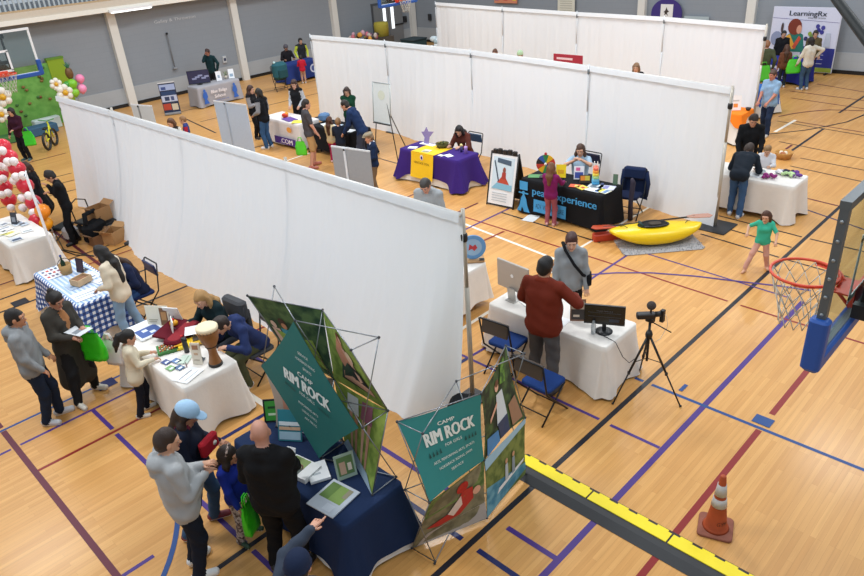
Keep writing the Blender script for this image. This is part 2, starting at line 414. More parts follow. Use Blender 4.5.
        heel = np.array([an[0], an[1], .05*s+fz])-fdir*.045*s; toe = np.array([an[0], an[1], .04*s+fz])+fdir*.15*s
        P.append(cone(an, heel*.6+toe*.4, .04*s, .035*s, fm, .015)); P.append(cone(heel, toe, .043*s, .038*s, fm, .015))
        if fm == SHO: P.append(cone(heel*[1, 1, 0]+[0, 0, .016*s+fz], toe*[1, 1, 0]+[0, 0, .016*s+fz], .03*s, .03*s, SOL, .005))
    if skirt and skirt != 'dress':
        z1, r1, cc = skirt; mats.append(cloth(cc)); SK = len(mats)-1
        n_ = 10
        for q in (-1, 1):
            P.append(cone(T((q*.06*s, 0, .05*s)), np.array([hip[0]+q*.10*s, hip[1]-.02, z1+.1]), .125*s, r1, SK, .03))
        P.append(cone(hip+[-.1*s, -.02, 0], np.array([hip[0]-.1*s, hip[1]-.02, z1+.1]), .11*s, r1*.9, SK, .03))
    V, F, mi = polygonise(P, vox*(.7+.3*s), wr=.0055*s, wrmats=(TOP, BOT, VES))
    fc = V[F].mean(1)-hip; ca, sa = math.cos(-tl), math.sin(-tl); zz = fc[:, 2]*math.cos(tl)+fc[:, 0]*math.sin(tl)
    zt = zz*math.cos(ln)+fc[:, 1]*math.sin(ln)
    yt = fc[:, 1]*math.cos(ln)-zz*math.sin(ln)
    mi = np.array(mi); mi[(mi == BOT) & (zt > -.09*s) & (np.abs(yt) < (.17 if abs(knee_up) < .1 else .12)*s*fat)] = TV
    # face marks
    eyem = mat('#1d1512', .3, noise=0); whm = mat('#e9e2dc', .4, noise=0); lip = mat('#a3564e' if female else '#9a5c50', .5, noise=0); hm = mat(hair, .6, noise=.15, nscale=40, bump=.3, bscale=90)
    for q in (-1, 1):
        EX.ball(Hp(q*.031, .079, .001), .0125*hs, whm, 8, 6); EX.ball(Hp(q*.031, .0865, .001), .0075*hs, eyem, 8, 6)
        EX.tube([Hp(q*.014, .094, .022), Hp(q*.032, .093, .027), Hp(q*.05, .082, .021)], .0045*hs, hm, 5)
    EX.tube([Hp(-.024, .084, -.069), Hp(-.008, .0925, -.065), Hp(.008, .0925, -.065), Hp(.024, .084, -.069)], [.003*hs, .006*hs, .006*hs, .003*hs], lip, 6)
    b = nmesh('person', V, F, mi, mats, EX)
    b.location = loc; b.rotation_euler.z = math.radians(face-90); tag(b, label, 'person', group)
    b['_s'] = s
    # hair
    hv = .011 if vox < .02 else .016
    if style not in ('bald', 'none'):
        Q = []
        if style == 'fuzz': Q.append(ell(Hp(0, -.018, .026), np.array([.08, .098, .10])*hs, AX, 0, .01))
        else:
            Q.append(ell(Hp(0, -.018, .030), np.array([.088, .105, .106])*hs, AX, 0, .02))
            Q.append(ell(Hp(0, -.05, -.01), np.array([.084, .075, .09])*hs, AX, 0, .02))
        if style in ('long', 'wavy'):
            w_ = .012 if style == 'wavy' else 0
            for q in (-1, 1):
                a = Hp(q*.075, -.02, .0); c_ = Hp(q*.088, -.01, -.10); e = np.array(T((q*.10*s, .045*s, (.52-hairlen)*s)))
                Q.append(cone(a, c_, .03*hs, (.036+w_)*hs, 0, .03)); Q.append(cone(c_, e, (.038+w_)*hs, .022*hs, 0, .03))
            e = T((0, -.12*s, (.50-hairlen)*s)); Q.append(cone(Hp(0, -.06, -.02), T((0, -.085*s, .5*s)), .075*hs, .07*hs, 0, .03)); Q.append(cone(T((-.04*s, -.1*s, .5*s)), e, .055*hs, .035*hs, 0, .03)); Q.append(cone(T((.04*s, -.1*s, .5*s)), e, .055*hs, .035*hs, 0, .03))
        if style == 'bob':
            for q in (-1, 1): Q.append(cone(Hp(q*.078, -.02, .02), Hp(q*.078, -.01, -.11), .034*hs, .036*hs, 0, .02))
            Q.append(cone(Hp(0, -.07, .02), Hp(0, -.075, -.10), .06*hs, .055*hs, 0, .02))
        if style == 'pony':
            Q.append(cone(Hp(0, -.11, .05), Hp(0, -.15, .02), .03*hs, .035*hs, 0, .02)); Q.append(cone(Hp(0, -.15, .02), Hp(0, -.16, -.12), .042*hs, .046*hs, 0, .02)); Q.append(cone(Hp(0, -.16, -.12), Hp(0, -.15, -.24), .045*hs, .012*hs, 0, .02))
        if style == 'bun': Q.append(ell(Hp(0, -.09, .10), np.array([.045, .045, .042])*hs, AX, 0, .01))
        Q.append(dict(ell(Hp(0, .125, -.035), np.array([.072, .085, .098])*hs, AX), sub=True))
        if style in ('short', 'fuzz', 'bun', 'pony'):
            Q.append(dict(ell(Hp(0, .07, -.10), np.array([.13, .10, .085])*hs, AX), sub=True))
            Q.append(dict(ell(Hp(0, .0, -.16), np.array([.14, .13, .085])*hs, AX), sub=True)) if style in ('short', 'fuzz') else None
        V, F, mi = polygonise(Q, hv*hs, wr=.007*hs, wrmats=(0,)); nmesh('hair', V, F, mi, [hm], None, b)
    if style == 'bald' and hair != 'none':
        pass
    if cap:
        kind, cc = cap; cmz = cloth(cc); Q = []
        if kind == 'ball':
            Q += [ell(Hp(0, -.015, .045), np.array([.101, .121, .103])*hs, AX, 0, .01), dict(ell(Hp(0, 0, -.075), np.array([.2, .2, .105])*hs, AX), sub=True), ell(Hp(0, .12, .032), np.array([.072, .075, .010])*hs, AX, 0, .012), ell(Hp(0, -.015, .137), np.array([.01, .01, .008])*hs, AX, 0, .004)]
        elif kind == 'flat':
            Q += [ell(Hp(0, 0, .085), np.array([.1, .125, .045])*hs, AX, 0, .01), ell(Hp(0, .10, .06), np.array([.07, .06, .012])*hs, AX, 0, .02), ell(Hp(0, -.02, .06), np.array([.093, .108, .05])*hs, AX, 0, .02)]
        elif kind == 'beanie':
            Q += [ell(Hp(0, -.018, .045), np.array([.097, .115, .105])*hs, AX, 0, .01), dict(ell(Hp(0, .09, -.075), np.array([.2, .2, .10])*hs, AX), sub=True)]
            Q += [cone(Hp(math.cos(t)*.088, -.018+math.sin(t)*.105, .028), Hp(math.cos(t+.5)*.088, -.018+math.sin(t+.5)*.105, .028), .017*hs, .017*hs, 0, .006) for t in [k*.5 for k in range(13)]]
        elif kind == 'band':
            Q += [cone(Hp(math.cos(t)*.088, -.01, .03+math.sin(t)*.105), Hp(math.cos(t+.4)*.088, -.01, .03+math.sin(t+.4)*.105), .014*hs, .014*hs, 0, .004) for t in [.2+k*.4 for k in range(7)]]
        V, F, mi = polygonise(Q, hv*hs*.85)
        nmesh({'ball': 'baseball_cap', 'flat': 'flat_cap', 'beanie': 'beanie', 'band': 'headband'}[kind], V, F, mi, [cmz if kind != 'band' else two_tone(cc, '#2c1a16', 60)], None, b)
    del b['_s']
    return b

# ------------------------------------------------------------ the hall
def floor_material():
    m = bpy.data.materials.new('maple_floor'); m.use_nodes = True; nt = m.node_tree; p = nt.nodes['Principled BSDF']; L = nt.links.new
    N = nt.nodes.new
    tc = N('ShaderNodeTexCoord')
    br = N('ShaderNodeTexBrick'); br.inputs['Scale'].default_value = 1; br.inputs['Brick Width'].default_value = 1.15; br.inputs['Row Height'].default_value = .057
    br.inputs['Mortar Size'].default_value = .0012; br.inputs['Mortar Smooth'].default_value = .6; br.offset = .37; br.offset_frequency = 3
    br.inputs['Color1'].default_value = (*hexc('#d8a461'), 1); br.inputs['Color2'].default_value = (*hexc('#cb9553'), 1); br.inputs['Mortar'].default_value = (*hexc('#b68248'), 1)
    L(tc.outputs['Object'], br.inputs['Vector'])
    mp = N('ShaderNodeMapping'); mp.inputs['Scale'].default_value = (1.2, 26, 1); L(tc.outputs['Object'], mp.inputs['Vector'])
    nz = N('ShaderNodeTexNoise'); nz.inputs['Scale'].default_value = 1.0; nz.inputs['Detail'].default_value = 5; L(mp.outputs[0], nz.inputs['Vector'])
    r = N('ShaderNodeValToRGB'); r.color_ramp.elements[0].color = (.72, .66, .58, 1); r.color_ramp.elements[1].color = (1.12, 1.12, 1.12, 1)
    r.color_ramp.elements[0].position = .25; r.color_ramp.elements[1].position = .7
    L(nz.outputs['Fac'], r.inputs[0])
    mx = N('ShaderNodeMix'); mx.data_type = 'RGBA'; mx.blend_type = 'MULTIPLY'; mx.inputs[0].default_value = .38
    L(br.outputs['Color'], mx.inputs[6]); L(r.outputs[0], mx.inputs[7])
    n2 = N('ShaderNodeTexNoise'); n2.inputs['Scale'].default_value = .45; n2.inputs['Detail'].default_value = 3; L(tc.outputs['Object'], n2.inputs['Vector'])
    r2 = N('ShaderNodeValToRGB'); r2.color_ramp.elements[0].color = (.86, .80, .74, 1); r2.color_ramp.elements[1].color = (1.06, 1.06, 1.06, 1)
    r2.color_ramp.elements[0].position = .35; r2.color_ramp.elements[1].position = .62
    L(n2.outputs['Fac'], r2.inputs[0])
    m2 = N('ShaderNodeMix'); m2.data_type = 'RGBA'; m2.blend_type = 'MULTIPLY'; m2.inputs[0].default_value = .5
    L(mx.outputs[2], m2.inputs[6]); L(r2.outputs[0], m2.inputs[7]); L(m2.outputs[2], p.inputs['Base Color'])
    p.inputs['Roughness'].default_value = .38; p.inputs['Specular IOR Level'].default_value = .3
    p.inputs['Coat Weight'].default_value = .14; p.inputs['Coat Roughness'].default_value = .16
    return m
FLOORM = floor_material()
def paint(c): return mat(c, .4, noise=.05, nscale=6, spec=.3)
f = MB(); f.add([(-6, -6, 0), (26.6, -6, 0), (26.6, 27.4, 0), (-6, 27.4, 0)], [(0, 1, 2, 3)], FLOORM)
LK, PU, RD, BL, NV, MR, WH, PK = [paint(c) for c in ('#1d1e26', '#482f78', '#86211f', '#204680', '#1f2658', '#5e1c2e', '#efe6d6', '#8a3a58')]
CHAR = paint('#3d3d42')
_lz = [.0012]
def line(p, q, w, m):
    p, q = Vector((p[0], p[1], 0)), Vector((q[0], q[1], 0)); d = (q-p).normalized(); n = Vector((-d.y, d.x, 0))*w/2
    z = Vector((0, 0, _lz[0])); _lz[0] += .00004
    f.add([p-n+z, q-n+z, q+n+z, p+n+z], [(0, 1, 2, 3)], m)
def arc(cx, cy, r, a0, a1, w, m, n=36):
    z = _lz[0]; _lz[0] += .00004; v = []
    for i in range(n+1):
        a = math.radians(a0+(a1-a0)*i/n)
        for rr in (r-w/2, r+w/2): v.append((cx+rr*math.cos(a), cy+rr*math.sin(a), z))
    f.add(v, [(2*i, 2*i+1, 2*i+3, 2*i+2) for i in range(n)], m)
# lines painted on the floor, in metres
for m, w, p, q in ((LK, .065, (2.2, 3.45), (14.6, 3.45)), (LK, .06, (-3, 5.14), (2.6, 5.14)), (PU, .07, (3.0, 2.68), (10.3, 2.68)), (RD, .07, (3.6, 2.0), (6.98, 2.0)), (RD, .07, (7.35, 2.0), (9.6, 2.0)),
  (BL, .045, (-2, 9.33), (2.9, 9.33)), (PU, .045, (.5, 8.82), (.93, 8.82)), (PU, .045, (1.04, 8.82), (2.9, 8.82)), (RD, .045, (1.02, 8.12), (3.2, 8.10)), (PU, .05, (-1, 5.80), (1.35, 5.79)), (MR, .07, (.985, 5.2), (.985, 9.3)), (MR, .07, (.985, 9.4), (.985, 12)),
  (PU, .055, (1.96, 8.8), (1.96, 8.18)), (PU, .055, (1.95, 8.04), (1.95, 6.4)), (PU, .055, (2.06, 6.2), (2.06, 5.2)), (PU, .055, (2.06, 5.06), (2.06, 3.2)), (BL, .05, (7.02, .3), (7.02, 3.38)), (BL, .05, (7.02, 3.5), (7.02, 3.62)),
  (RD, .04, (9.93, 9.6), (9.75, 5.3)), (RD, .04, (9.75, 5.3), (9.66, 3.55)), (RD, .04, (9.65, 3.35), (9.60, 1.2)), (WH, .06, (9.72, 9.7), (9.32, 6.3)), (WH, .06, (9.32, 6.3), (5.9, 6.25)), (WH, .05, (9.7, 6.45), (12.7, 6.40)),
  (PU, .06, (3.95, 5.4), (3.95, 3.56)), (PU, .06, (3.95, 3.3), (3.95, 2.70)), (NV, .06, (3.54, 4.4), (3.54, 3.55)), (NV, .06, (3.54, 3.34), (3.54, 2.3)), (PU, .045, (6.02, 5.95), (6.0, 3.52)), (PU, .045, (5.99, 3.36), (5.99, 2.72)),
  (PU, .035, (10.48, 5.6), (10.30, 2.9)), (PU, .045, (8.98, 5.61), (10.49, 5.6)), (RD, .04, (3.54, 2.7), (3.54, 2.69)),
  (MR, .05, (23.41, 7.66), (22.83, 3.4)), (MR, .045, (22.55, 7.30), (22.0, 4.18)), (LK, .04, (19.89, 6.70), (19.4, 3.47)), (MR, .045, (20.06, 6.27), (19.7, 3.56)), (LK, .04, (18.08, 5.96), (17.5, 2.92)), (LK, .065, (17.15, 5.45), (19.73, 5.46)), (LK, .065, (21.44, 5.63), (26.2, 5.62)), (WH, .08, (18.85, 6.36), (20.21, 6.33)),
  (MR, .055, (16.58, 5.59), (17.95, 5.61)), (MR, .045, (24.68, 7.28), (23.79, 4.68)), (LK, .04, (11.78, 5.0), (11.6, 3.52)), (LK, .035, (11.58, 3.36), (11.5, 2.4)), (LK, .04, (12.30, 4.95), (12.11, 3.50)), (LK, .04, (12.78, 5.1), (12.65, 3.52)), (LK, .04, (12.64, 3.38), (12.6, 2.2)), (NV, .04, (14.02, 4.03), (13.4, 2.3)), (MR, .045, (14.58, 4.10), (14.48, 3.45)),
  (LK, .035, (17.05, 5.10), (16.79, 2.9)), (LK, .035, (16.38, 5.08), (16.0, 2.8)), (MR, .05, (4.0, 22.72), (6.84, 22.76)), (LK, .045, (3.5, 20.6), (6.12, 20.42)), (LK, .045, (3.4, 19.9), (5.90, 19.69)), (LK, .045, (3.6, 19.1), (5.66, 18.79)), (WH, .05, (3.71, 15.89), (4.95, 15.88)), (MR, .065, (4.14, 16.61), (4.0, 13.0)),
  (LK, .045, (2.79, 14.29), (4.9, 14.34)), (RD, .045, (3.24, 13.75), (5.1, 13.66)), (MR, .045, (1.42, 14.24), (3.09, 14.24)), (LK, .05, (-1, 13.59), (3.3, 13.55)), (LK, .05, (-1, 13.05), (3.3, 12.99)), (LK, .05, (3.06, 11.21), (4.95, 11.17)), (LK, .05, (3.76, 12.5), (4.9, 12.5)), (RD, .05, (3.6, 8.85), (5.05, 8.77)), (LK, .06, (4.2, 9.33), (5.0, 9.32)), (PU, .05, (4.1, 8.5), (4.1, 6.3)),
  (NV, .06, (2.73, 6.87), (4.29, 6.87)), (WH, .08, (3.52, 7.60), (3.53, 6.60)), (LK, .05, (11.0, 24.45), (13.61, 24.37)), (LK, .05, (11.15, 23.5), (10.67, 20.47)), (LK, .05, (11.59, 20.76), (13.4, 20.6)), (LK, .05, (11.15, 22.33), (17.53, 21.96)), (LK, .05, (9.4, 17.92), (11.0, 17.80)), (LK, .045, (13.98, 24.34), (18.22, 24.15)), (LK, .045, (12.4, 18.9), (16.5, 18.8)), (WH, .06, (10.16, 15.9), (10.96, 15.92)),
  (LK, .04, (11.75, 15.11), (11.59, 12.19)), (MR, .045, (9.45, 11.05), (10.67, 11.08)), (MR, .045, (9.5, 9.50), (10.67, 9.49)), (PU, .045, (9.33, 8.75), (10.8, 8.73)), (RD, .045, (8.52, 8.14), (9.8, 8.06)), (LK, .04, (10.53, 8.73), (10.40, 6.27)), (LK, .045, (8.6, 8.18), (9.2, 8.14)), (NV, .05, (7.25, 6.0), (7.6, 5.9)), (NV, .06, (4.9, 5.72), (6.00, 5.66)), (PU, .045, (6.02, 5.66), (6.47, 5.63)), (NV, .05, (5.0, 9.2), (5.0, 9.0))):
    line(p, q, w, m)
arc(-.3, 7.2, 2.35, -60, -20, .055, BL)
def poly(v_, w, m):
    for a_, b_ in zip(v_, v_[1:]): line(a_, b_, w, m)
poly([(9.14, 5.76), (9.5, 5.4), (9.83, 4.95), (10.15, 4.3), (10.43, 3.53), (10.6, 3.1), (10.71, 2.7)], .045, PU)
poly([(18.5, 6.5), (18.83, 6.2), (19.4, 5.76), (20.02, 5.45), (20.62, 5.18), (21.52, 5.03), (22.4, 5.1), (23.2, 5.4)], .05, LK)
poly([(20.36, 6.83), (20.8, 6.62), (21.14, 6.41), (21.45, 6.15), (21.64, 5.95), (21.82, 5.55), (21.94, 5.15), (21.9, 4.5)], .05, MR)
# painted blocks
for (x, y, w, h, m) in ((7.17, 2.03, .17, .21, BL), (7.2, 3.04, .17, .05, BL), (2.34, 9.27, .26, .22, NV), (2.42, 13.13, .26, .24, LK)):
    f.add([(x-w/2, y-h/2, .006), (x+w/2, y-h/2, .006), (x+w/2, y+h/2, .006), (x-w/2, y+h/2, .006)], [(0, 1, 2, 3)], m)
structure(f.build('floor'))

def block_wall_material(c, mortar, bw=.42, rh=.205):
    m = bpy.data.materials.new('painted_block'); m.use_nodes = True; nt = m.node_tree; p = nt.nodes['Principled BSDF']; N = nt.nodes.new; L = nt.links.new
    tc = N('ShaderNodeTexCoord'); sep = N('ShaderNodeSeparateXYZ'); L(tc.outputs['Object'], sep.inputs[0]); ad = N('ShaderNodeMath'); L(sep.outputs[0], ad.inputs[0]); L(sep.outputs[1], ad.inputs[1])
    cb = N('ShaderNodeCombineXYZ'); L(ad.outputs[0], cb.inputs[0]); L(sep.outputs[2], cb.inputs[1])
    br = N('ShaderNodeTexBrick'); br.inputs['Scale'].default_value = 1; br.inputs['Brick Width'].default_value = bw; br.inputs['Row Height'].default_value = rh; br.inputs['Mortar Size'].default_value = .006
    br.inputs['Color1'].default_value = (*hexc(c), 1); br.inputs['Color2'].default_value = (*[v*1.015 for v in hexc(c)], 1); br.inputs['Mortar'].default_value = (*hexc(mortar), 1)
    L(cb.outputs[0], br.inputs['Vector']); L(br.outputs['Color'], p.inputs['Base Color']); p.inputs['Roughness'].default_value = .55
    return m
GREYW = block_wall_material('#8d949c', '#899098'); LIGHTW = block_wall_material('#a9aeb2', '#a5aaae'); PIL = mat('#dfddd6', .6, noise=.03)
w = MB(); w.box((10.3, 27.5, 2.0), (33, .2, 4.0), GREYW); w.box((10.3, 27.39, .34), (33, .02, .68), LIGHTW)
# small pale lettering high on the wall
fn = plane_map((12.75, 27.38, 2.72), (1, 0, 0), (0, 0, 1), .004)
text(w, 'Galley & Throwson', fn, .85, .02, .11, mat('#c9ccd0'), w=1.75)
structure(w.build('wall_left'))
w = MB(); w.box((26.6, 10.6, 2.0), (.2, 34, 4.0), GREYW); w.box((26.49, 10.6, .34), (.02, 34, .68), LIGHTW); structure(w.build('wall_right'))
for i, x in enumerate((11.1, 16.15, 21.3, 26.3)):
    w = MB(); w.box((x, 27.3, 1.72), (.30, .2, 3.44), PIL); structure(w.build('trim_%d' % (i+1)))
for i, y in enumerate((22.0, 18.9, 14.55, 10.33)):
    if i > 1:
        w = MB(); w.box((26.42, y, 2.0), (.2, .3, 4.0), PIL); structure(w.build('trim_%d' % (i+4)))
w = MB(); w.box((10, 27.36, .06), (33, .03, .12), BLACK); structure(w.build('baseboard_left'))
w = MB(); w.box((26.46, 10.6, .06), (.03, 34, .12), BLACK); structure(w.build('baseboard_right'))
# gallery above the left wall, its soffit strip and its railing
G1, G2, G3 = mat('#cbbfae', .7), mat('#e9e5da', .6), mat('#b99c78', .6)
w = MB(); w.box((7.3, 27.0, 3.59), (38, .58, .36), G1); w.box((7.3, 26.69, 3.49), (38, .05, .15), G2); w.box((7.3, 27.15, 3.41), (38, .34, .05), G3); w.box((7.3, 28.6, 3.72), (38, 2.6, .1), mat('#7d8a94'))
structure(w.build('trim_7'))
rail = thing('gallery_railing', 'pale blue-grey baluster railing running along the gallery edge at the top left', 'railing', (0, 26.85, 3.77))
r_ = MB(); BAL = mat('#a9b4ba', .5)
for k in range(70): r_.box((5.0+k*.155, 0, .5), (.06, .04, 1.0), BAL)
r_.build('balusters', rail); r_ = MB(); r_.box((10.4, 0, 1.03), (11.4, .08, .06), BAL); r_.box((10.4, 0, .03), (11.4, .1, .06), G3); r_.build('handrail', rail)
w = MB(); w.box((3.3, 29.9, 6), (20, .1, 4), mat('#3f4f5c')); structure(w.build('wall_gallery'))
st = thing('strip_light', 'lit white strip lamp on the gallery edge above the first pilaster', 'lamp', (11.65, 26.62, 3.44))
w = MB(); w.box((0, 0, 0), (1.6, .07, .10), WHITE); w.build('housing', st)
em = bpy.data.materials.new('lamp'); em.use_nodes = True; e_ = em.node_tree.nodes['Principled BSDF']; e_.inputs['Emission Color'].default_value = (1, .98, .94, 1); e_.inputs['Emission Strength'].default_value = 1.6
w = MB(); w.box((0, -.02, -.06), (1.5, .05, .04), em); w.build('tube', st)
# double door with lit panes in the left wall
w = MB(); DG = mat('#7c7e80', .5); w.box((24.65, 27.38, 1.06), (2.0, .06, 2.12), mat('#55575a')); w.box((24.15, 27.28, 1.02), (.92, .06, 2.0), DG); w.box((25.1, 27.28, 1.02), (.92, .06, 2.0), DG)
structure(w.build('door_1')).name = 'door_1'
dd = bpy.data.objects['door_1']
pane = bpy.data.materials.new('daylit_pane'); pane.use_nodes = True; e_ = pane.node_tree.nodes['Principled BSDF']; e_.inputs['Emission Color'].default_value = (.9, .96, 1, 1); e_.inputs['Emission Strength'].default_value = 1.3
for x in (24.35, 24.85+.02):
    w = MB(); w.box((x, 27.24, 1.35), (.17, .02, 1.0), pane); w.build('door_pane', dd)
for x in (24.1, 25.25):
    w = MB(); w.box((x, 27.22, 1.0), (.6, .05, .05), BLACK); w.build('push_bar', dd)
# wall fixtures
def wallbox(name, label, cat, c, d, m, extra=None):
    t = thing(name, label, cat, c); b = MB(); b.rbox((0, 0, 0), d, m, .01); b.build('housing', t)
    b = MB(); b.box((0, -d[1]/2-.006, .0), (d[0]*.6, .012, d[2]*.45), extra or BLACK); b.build('face', t); return t
wallbox('fire_alarm', 'small black and white box on the left wall beside the second pilaster', 'alarm', (15.35, 27.36, .98), (.16, .08, .26), mat('#c7cacc'), mat('#303a55'))
wallbox('wall_phone', 'small dark box on the grey wall right of the far double door', 'control box', (25.8, 27.35, 1.15), (.2, .1, .3), mat('#2c2e32'))
wallbox('wall_speaker', 'little dark fixture on the wall left of the furthest curtain', 'control box', (26.42, 26.2, 1.2), (.1, .16, .3), mat('#2c2e32'))
t = thing('wall_crank', 'thin grey vertical rod with a round foot fixed to the left wall', 'rod', (13.12, 27.34, 1.0))
w = MB(); w.tube([(0, 0, .05), (0, 0, 1.3)], .022, mat('#77797c')); w.build('rod', t); w = MB(); w.lathe([(.0, .0), (.08, .02), (.08, .06), (.03, .1), (0, .1)], (0, -.02, -.02), mat('#8d8f92')); w.ball((0, 0, 1.33), .045, DKMETAL); w.build('end_fittings', t)

# ------------------------------------------------------------ pipe and drape partitions
def drape_material(c='#eef2f6'):
    m = bpy.data.materials.new('drape'); m.use_nodes = True; nt = m.node_tree; p = nt.nodes['Principled BSDF']; N = nt.nodes.new; L = nt.links.new
    p.inputs['Base Color'].default_value = (*hexc(c), 1); p.inputs['Roughness'].default_value = .8; p.inputs['Specular IOR Level'].default_value = .2
    tc = N('ShaderNodeTexCoord'); nz = N('ShaderNodeTexNoise'); nz.inputs['Scale'].default_value = 2.2; nz.inputs['Detail'].default_value = 3
    mp = N('ShaderNodeMapping'); mp.inputs['Scale'].default_value = (1, 3.5, .35); L(tc.outputs['Object'], mp.inputs[0]); L(mp.outputs[0], nz.inputs[0])
    b = N('ShaderNodeBump'); b.inputs['Strength'].default_value = .18; b.inputs['Distance'].default_value = .08; L(nz.outputs['Fac'], b.inputs['Height']); L(b.outputs[0], p.inputs['Normal'])
    tr = N('ShaderNodeBsdfTranslucent'); tr.inputs[0].default_value = (*hexc(c), 1); mx = N('ShaderNodeMixShader'); mx.inputs[0].default_value = .18
    out = nt.nodes['Material Output']; L(p.outputs[0], mx.inputs[1]); L(tr.outputs[0], mx.inputs[2]); L(mx.outputs[0], out.inputs[0])
    return m
DRAPE = drape_material(); DRAPE2 = drape_material('#dadde0')
PH = 2.55
def curtain(p, q, hem, label, group, seed=0, ny=160, nz=26, gather=.017, hemz=None):
    """p,q ends on plan; hem = list of (t, sideways offset) towards -x at the floor"""
    p, q = Vector((*p, 0)), Vector((*q, 0)); d = (q-p); Lh = d.length; d.normalize(); nrm = Vector((-d.y, d.x, 0))
    if nrm.x > 0: nrm = -nrm
    rnd = random.Random(seed); ph = [rnd.uniform(0, 6.28) for _ in range(6)]
    def H(t):
        for (a, x), (b, y) in zip(hem, hem[1:]):
            if t <= b:
                k = (t-a)/(b-a); k = k*k*(3-2*k); return x+(y-x)*k
        return hem[-1][1]
    t_ = thing('room_divider', label, 'curtain', (p.x, p.y, 0), 0, group)
    mb = MB(); v = []
    for j in range(nz+1):
        z = PH*(1-j/nz); low = (1-z/PH)
        for i in range(ny+1):
            t = i/ny; s = -.02+t*(Lh+.04)
            fo = math.sin(s*13+ph[0]+1.3*math.sin(s*2.3+ph[1]))*.6+math.sin(s*27+ph[2]+math.sin(s*5))*.4+math.sin(s*4.1+ph[3])*.5
            off = fo*gather*(.35+low*.6)+H(t)*low**1.7
            zz = max(z, .012)
            if j == nz and hemz: zz = max(.012, hemz(t))
            pt = d*s+nrm*off; v.append((pt.x, pt.y, zz if j else PH))
    mb.add(v, [(j*(ny+1)+i, (j+1)*(ny+1)+i, (j+1)*(ny+1)+i+1, j*(ny+1)+i+1) for j in range(nz) for i in range(ny)], DRAPE, True)
    o = mb.build('drape', t_)
    mb = MB(); mb.tube([(0, 0, PH+.005), tuple(d*Lh+Vector((0, 0, PH+.005)))], .026, mat('#d6d4cf', .4), 8); mb.build('crossbar', t_)
    # sewn rod pocket
    mb = MB(); v = []
    for j in range(3):
        for i in range(ny+1):
            s = i/ny*Lh; pt = d*s+nrm*(.034+.008*j+math.sin(s*17+ph[2])*.004); v.append((pt.x, pt.y, PH+.03-j*.055))
    mb.add(v, [(j*(ny+1)+i, (j+1)*(ny+1)+i, (j+1)*(ny+1)+i+1, j*(ny+1)+i+1) for j in range(2) for i in range(ny)], DRAPE, True); mb.build('rod_pocket', o)
    return t_
def upright(x, y, label, group, big=True, h=PH+.07, side=1, rr=1.0):
    t = thing('stanchion', label, 'pole', (x, y, 0), 0, group)
    C_ = mat('#b3aca0', .4, .3) if big is not None and rr == 1 else mat('#cfd3d6', .6)
    m = MB(); m.tube([(0, 0, .02), (0, 0, h*.62)], .03*rr, C_, 10); m.tube([(0, 0, h*.6), (0, 0, h)], .024*rr, C_, 10); m.build('pole', t)
    m = MB(); m.lathe([(.036*rr, -.05), (.042*rr, -.03), (.042*rr, .03), (.036*rr, .05)], (0, 0, h-(.35 if rr == 1 else .16)), BLACK if rr == 1 else mat('#70767a'), 10); m.build('collar', t)
    m = MB(); m.rbox((0, 0, .01), (.62 if big else .34, .62 if big else .34, .02), mat('#26272a', .5), .02); m.build('base_plate', t)
    return t
P1x = [(5.33, 5.0), (5.38, 8.49), (5.42, 11.72), (5.45, 14.6), (5.42, 17.4)]
P2x = [(12.3, 4.94), (12.98, 8.26), (13.5, 12.0), (13.75, 15.43), (13.75, 18.9)]
P3x = [(19.0, 6.99), (19.77, 10.15), (20.15, 13.34), (20.71, 16.85), (21.49, 20.9)]
hems = [[[(0, .25), (.12, .85), (.4, .8), (1, .7)], [(0, .7), (.6, .72), (1, .8)], [(0, .8), (.3, .85), (1, .55)], [(0, .55), (.4, .4), (.75, .1), (1, .3)]],
        [[(0, .12), (.3, .2), (1, .1)], [(0, .1), (1, .15)], [(0, .15), (.5, .3), (1, .15)], [(0, .15), (1, .1)]],
        [[(0, .2), (1, .1)], [(0, .1), (1, .1)], [(0, .1), (1, .1)], [(0, .1), (1, .05)]]]
where = ['nearest long partition, its {} section from the near pole', 'middle long partition, its {} section from the right pole', 'furthest long partition, its {} section from the right pole']
od = ['first', 'second', 'third', 'fourth', 'fifth']
for k, PX in enumerate((P1x, P2x, P3x)):
    grp = ('white drapes of the nearest partition', 'white drapes of the middle partition', 'white drapes of the furthest partition')[k]
    for i in range(4):
        curtain(PX[i], PX[i+1], hems[k][i], 'white hanging drape of the '+where[k].format(od[i]), grp, seed=k*7+i)
    for i, (x, y) in enumerate(PX):
        lab = 'beige metal upright, {} pole of the {} drape partition counted from the right'.format(od[i], ('nearest', 'middle', 'furthest')[k])
        upright(x+(.03 if k == 0 else -.05), y, lab, grp.replace('drapes', 'drape poles'), big=(k == 1 and i == 0), rr=1.0 if (k == 0 or i == 0) else .6)

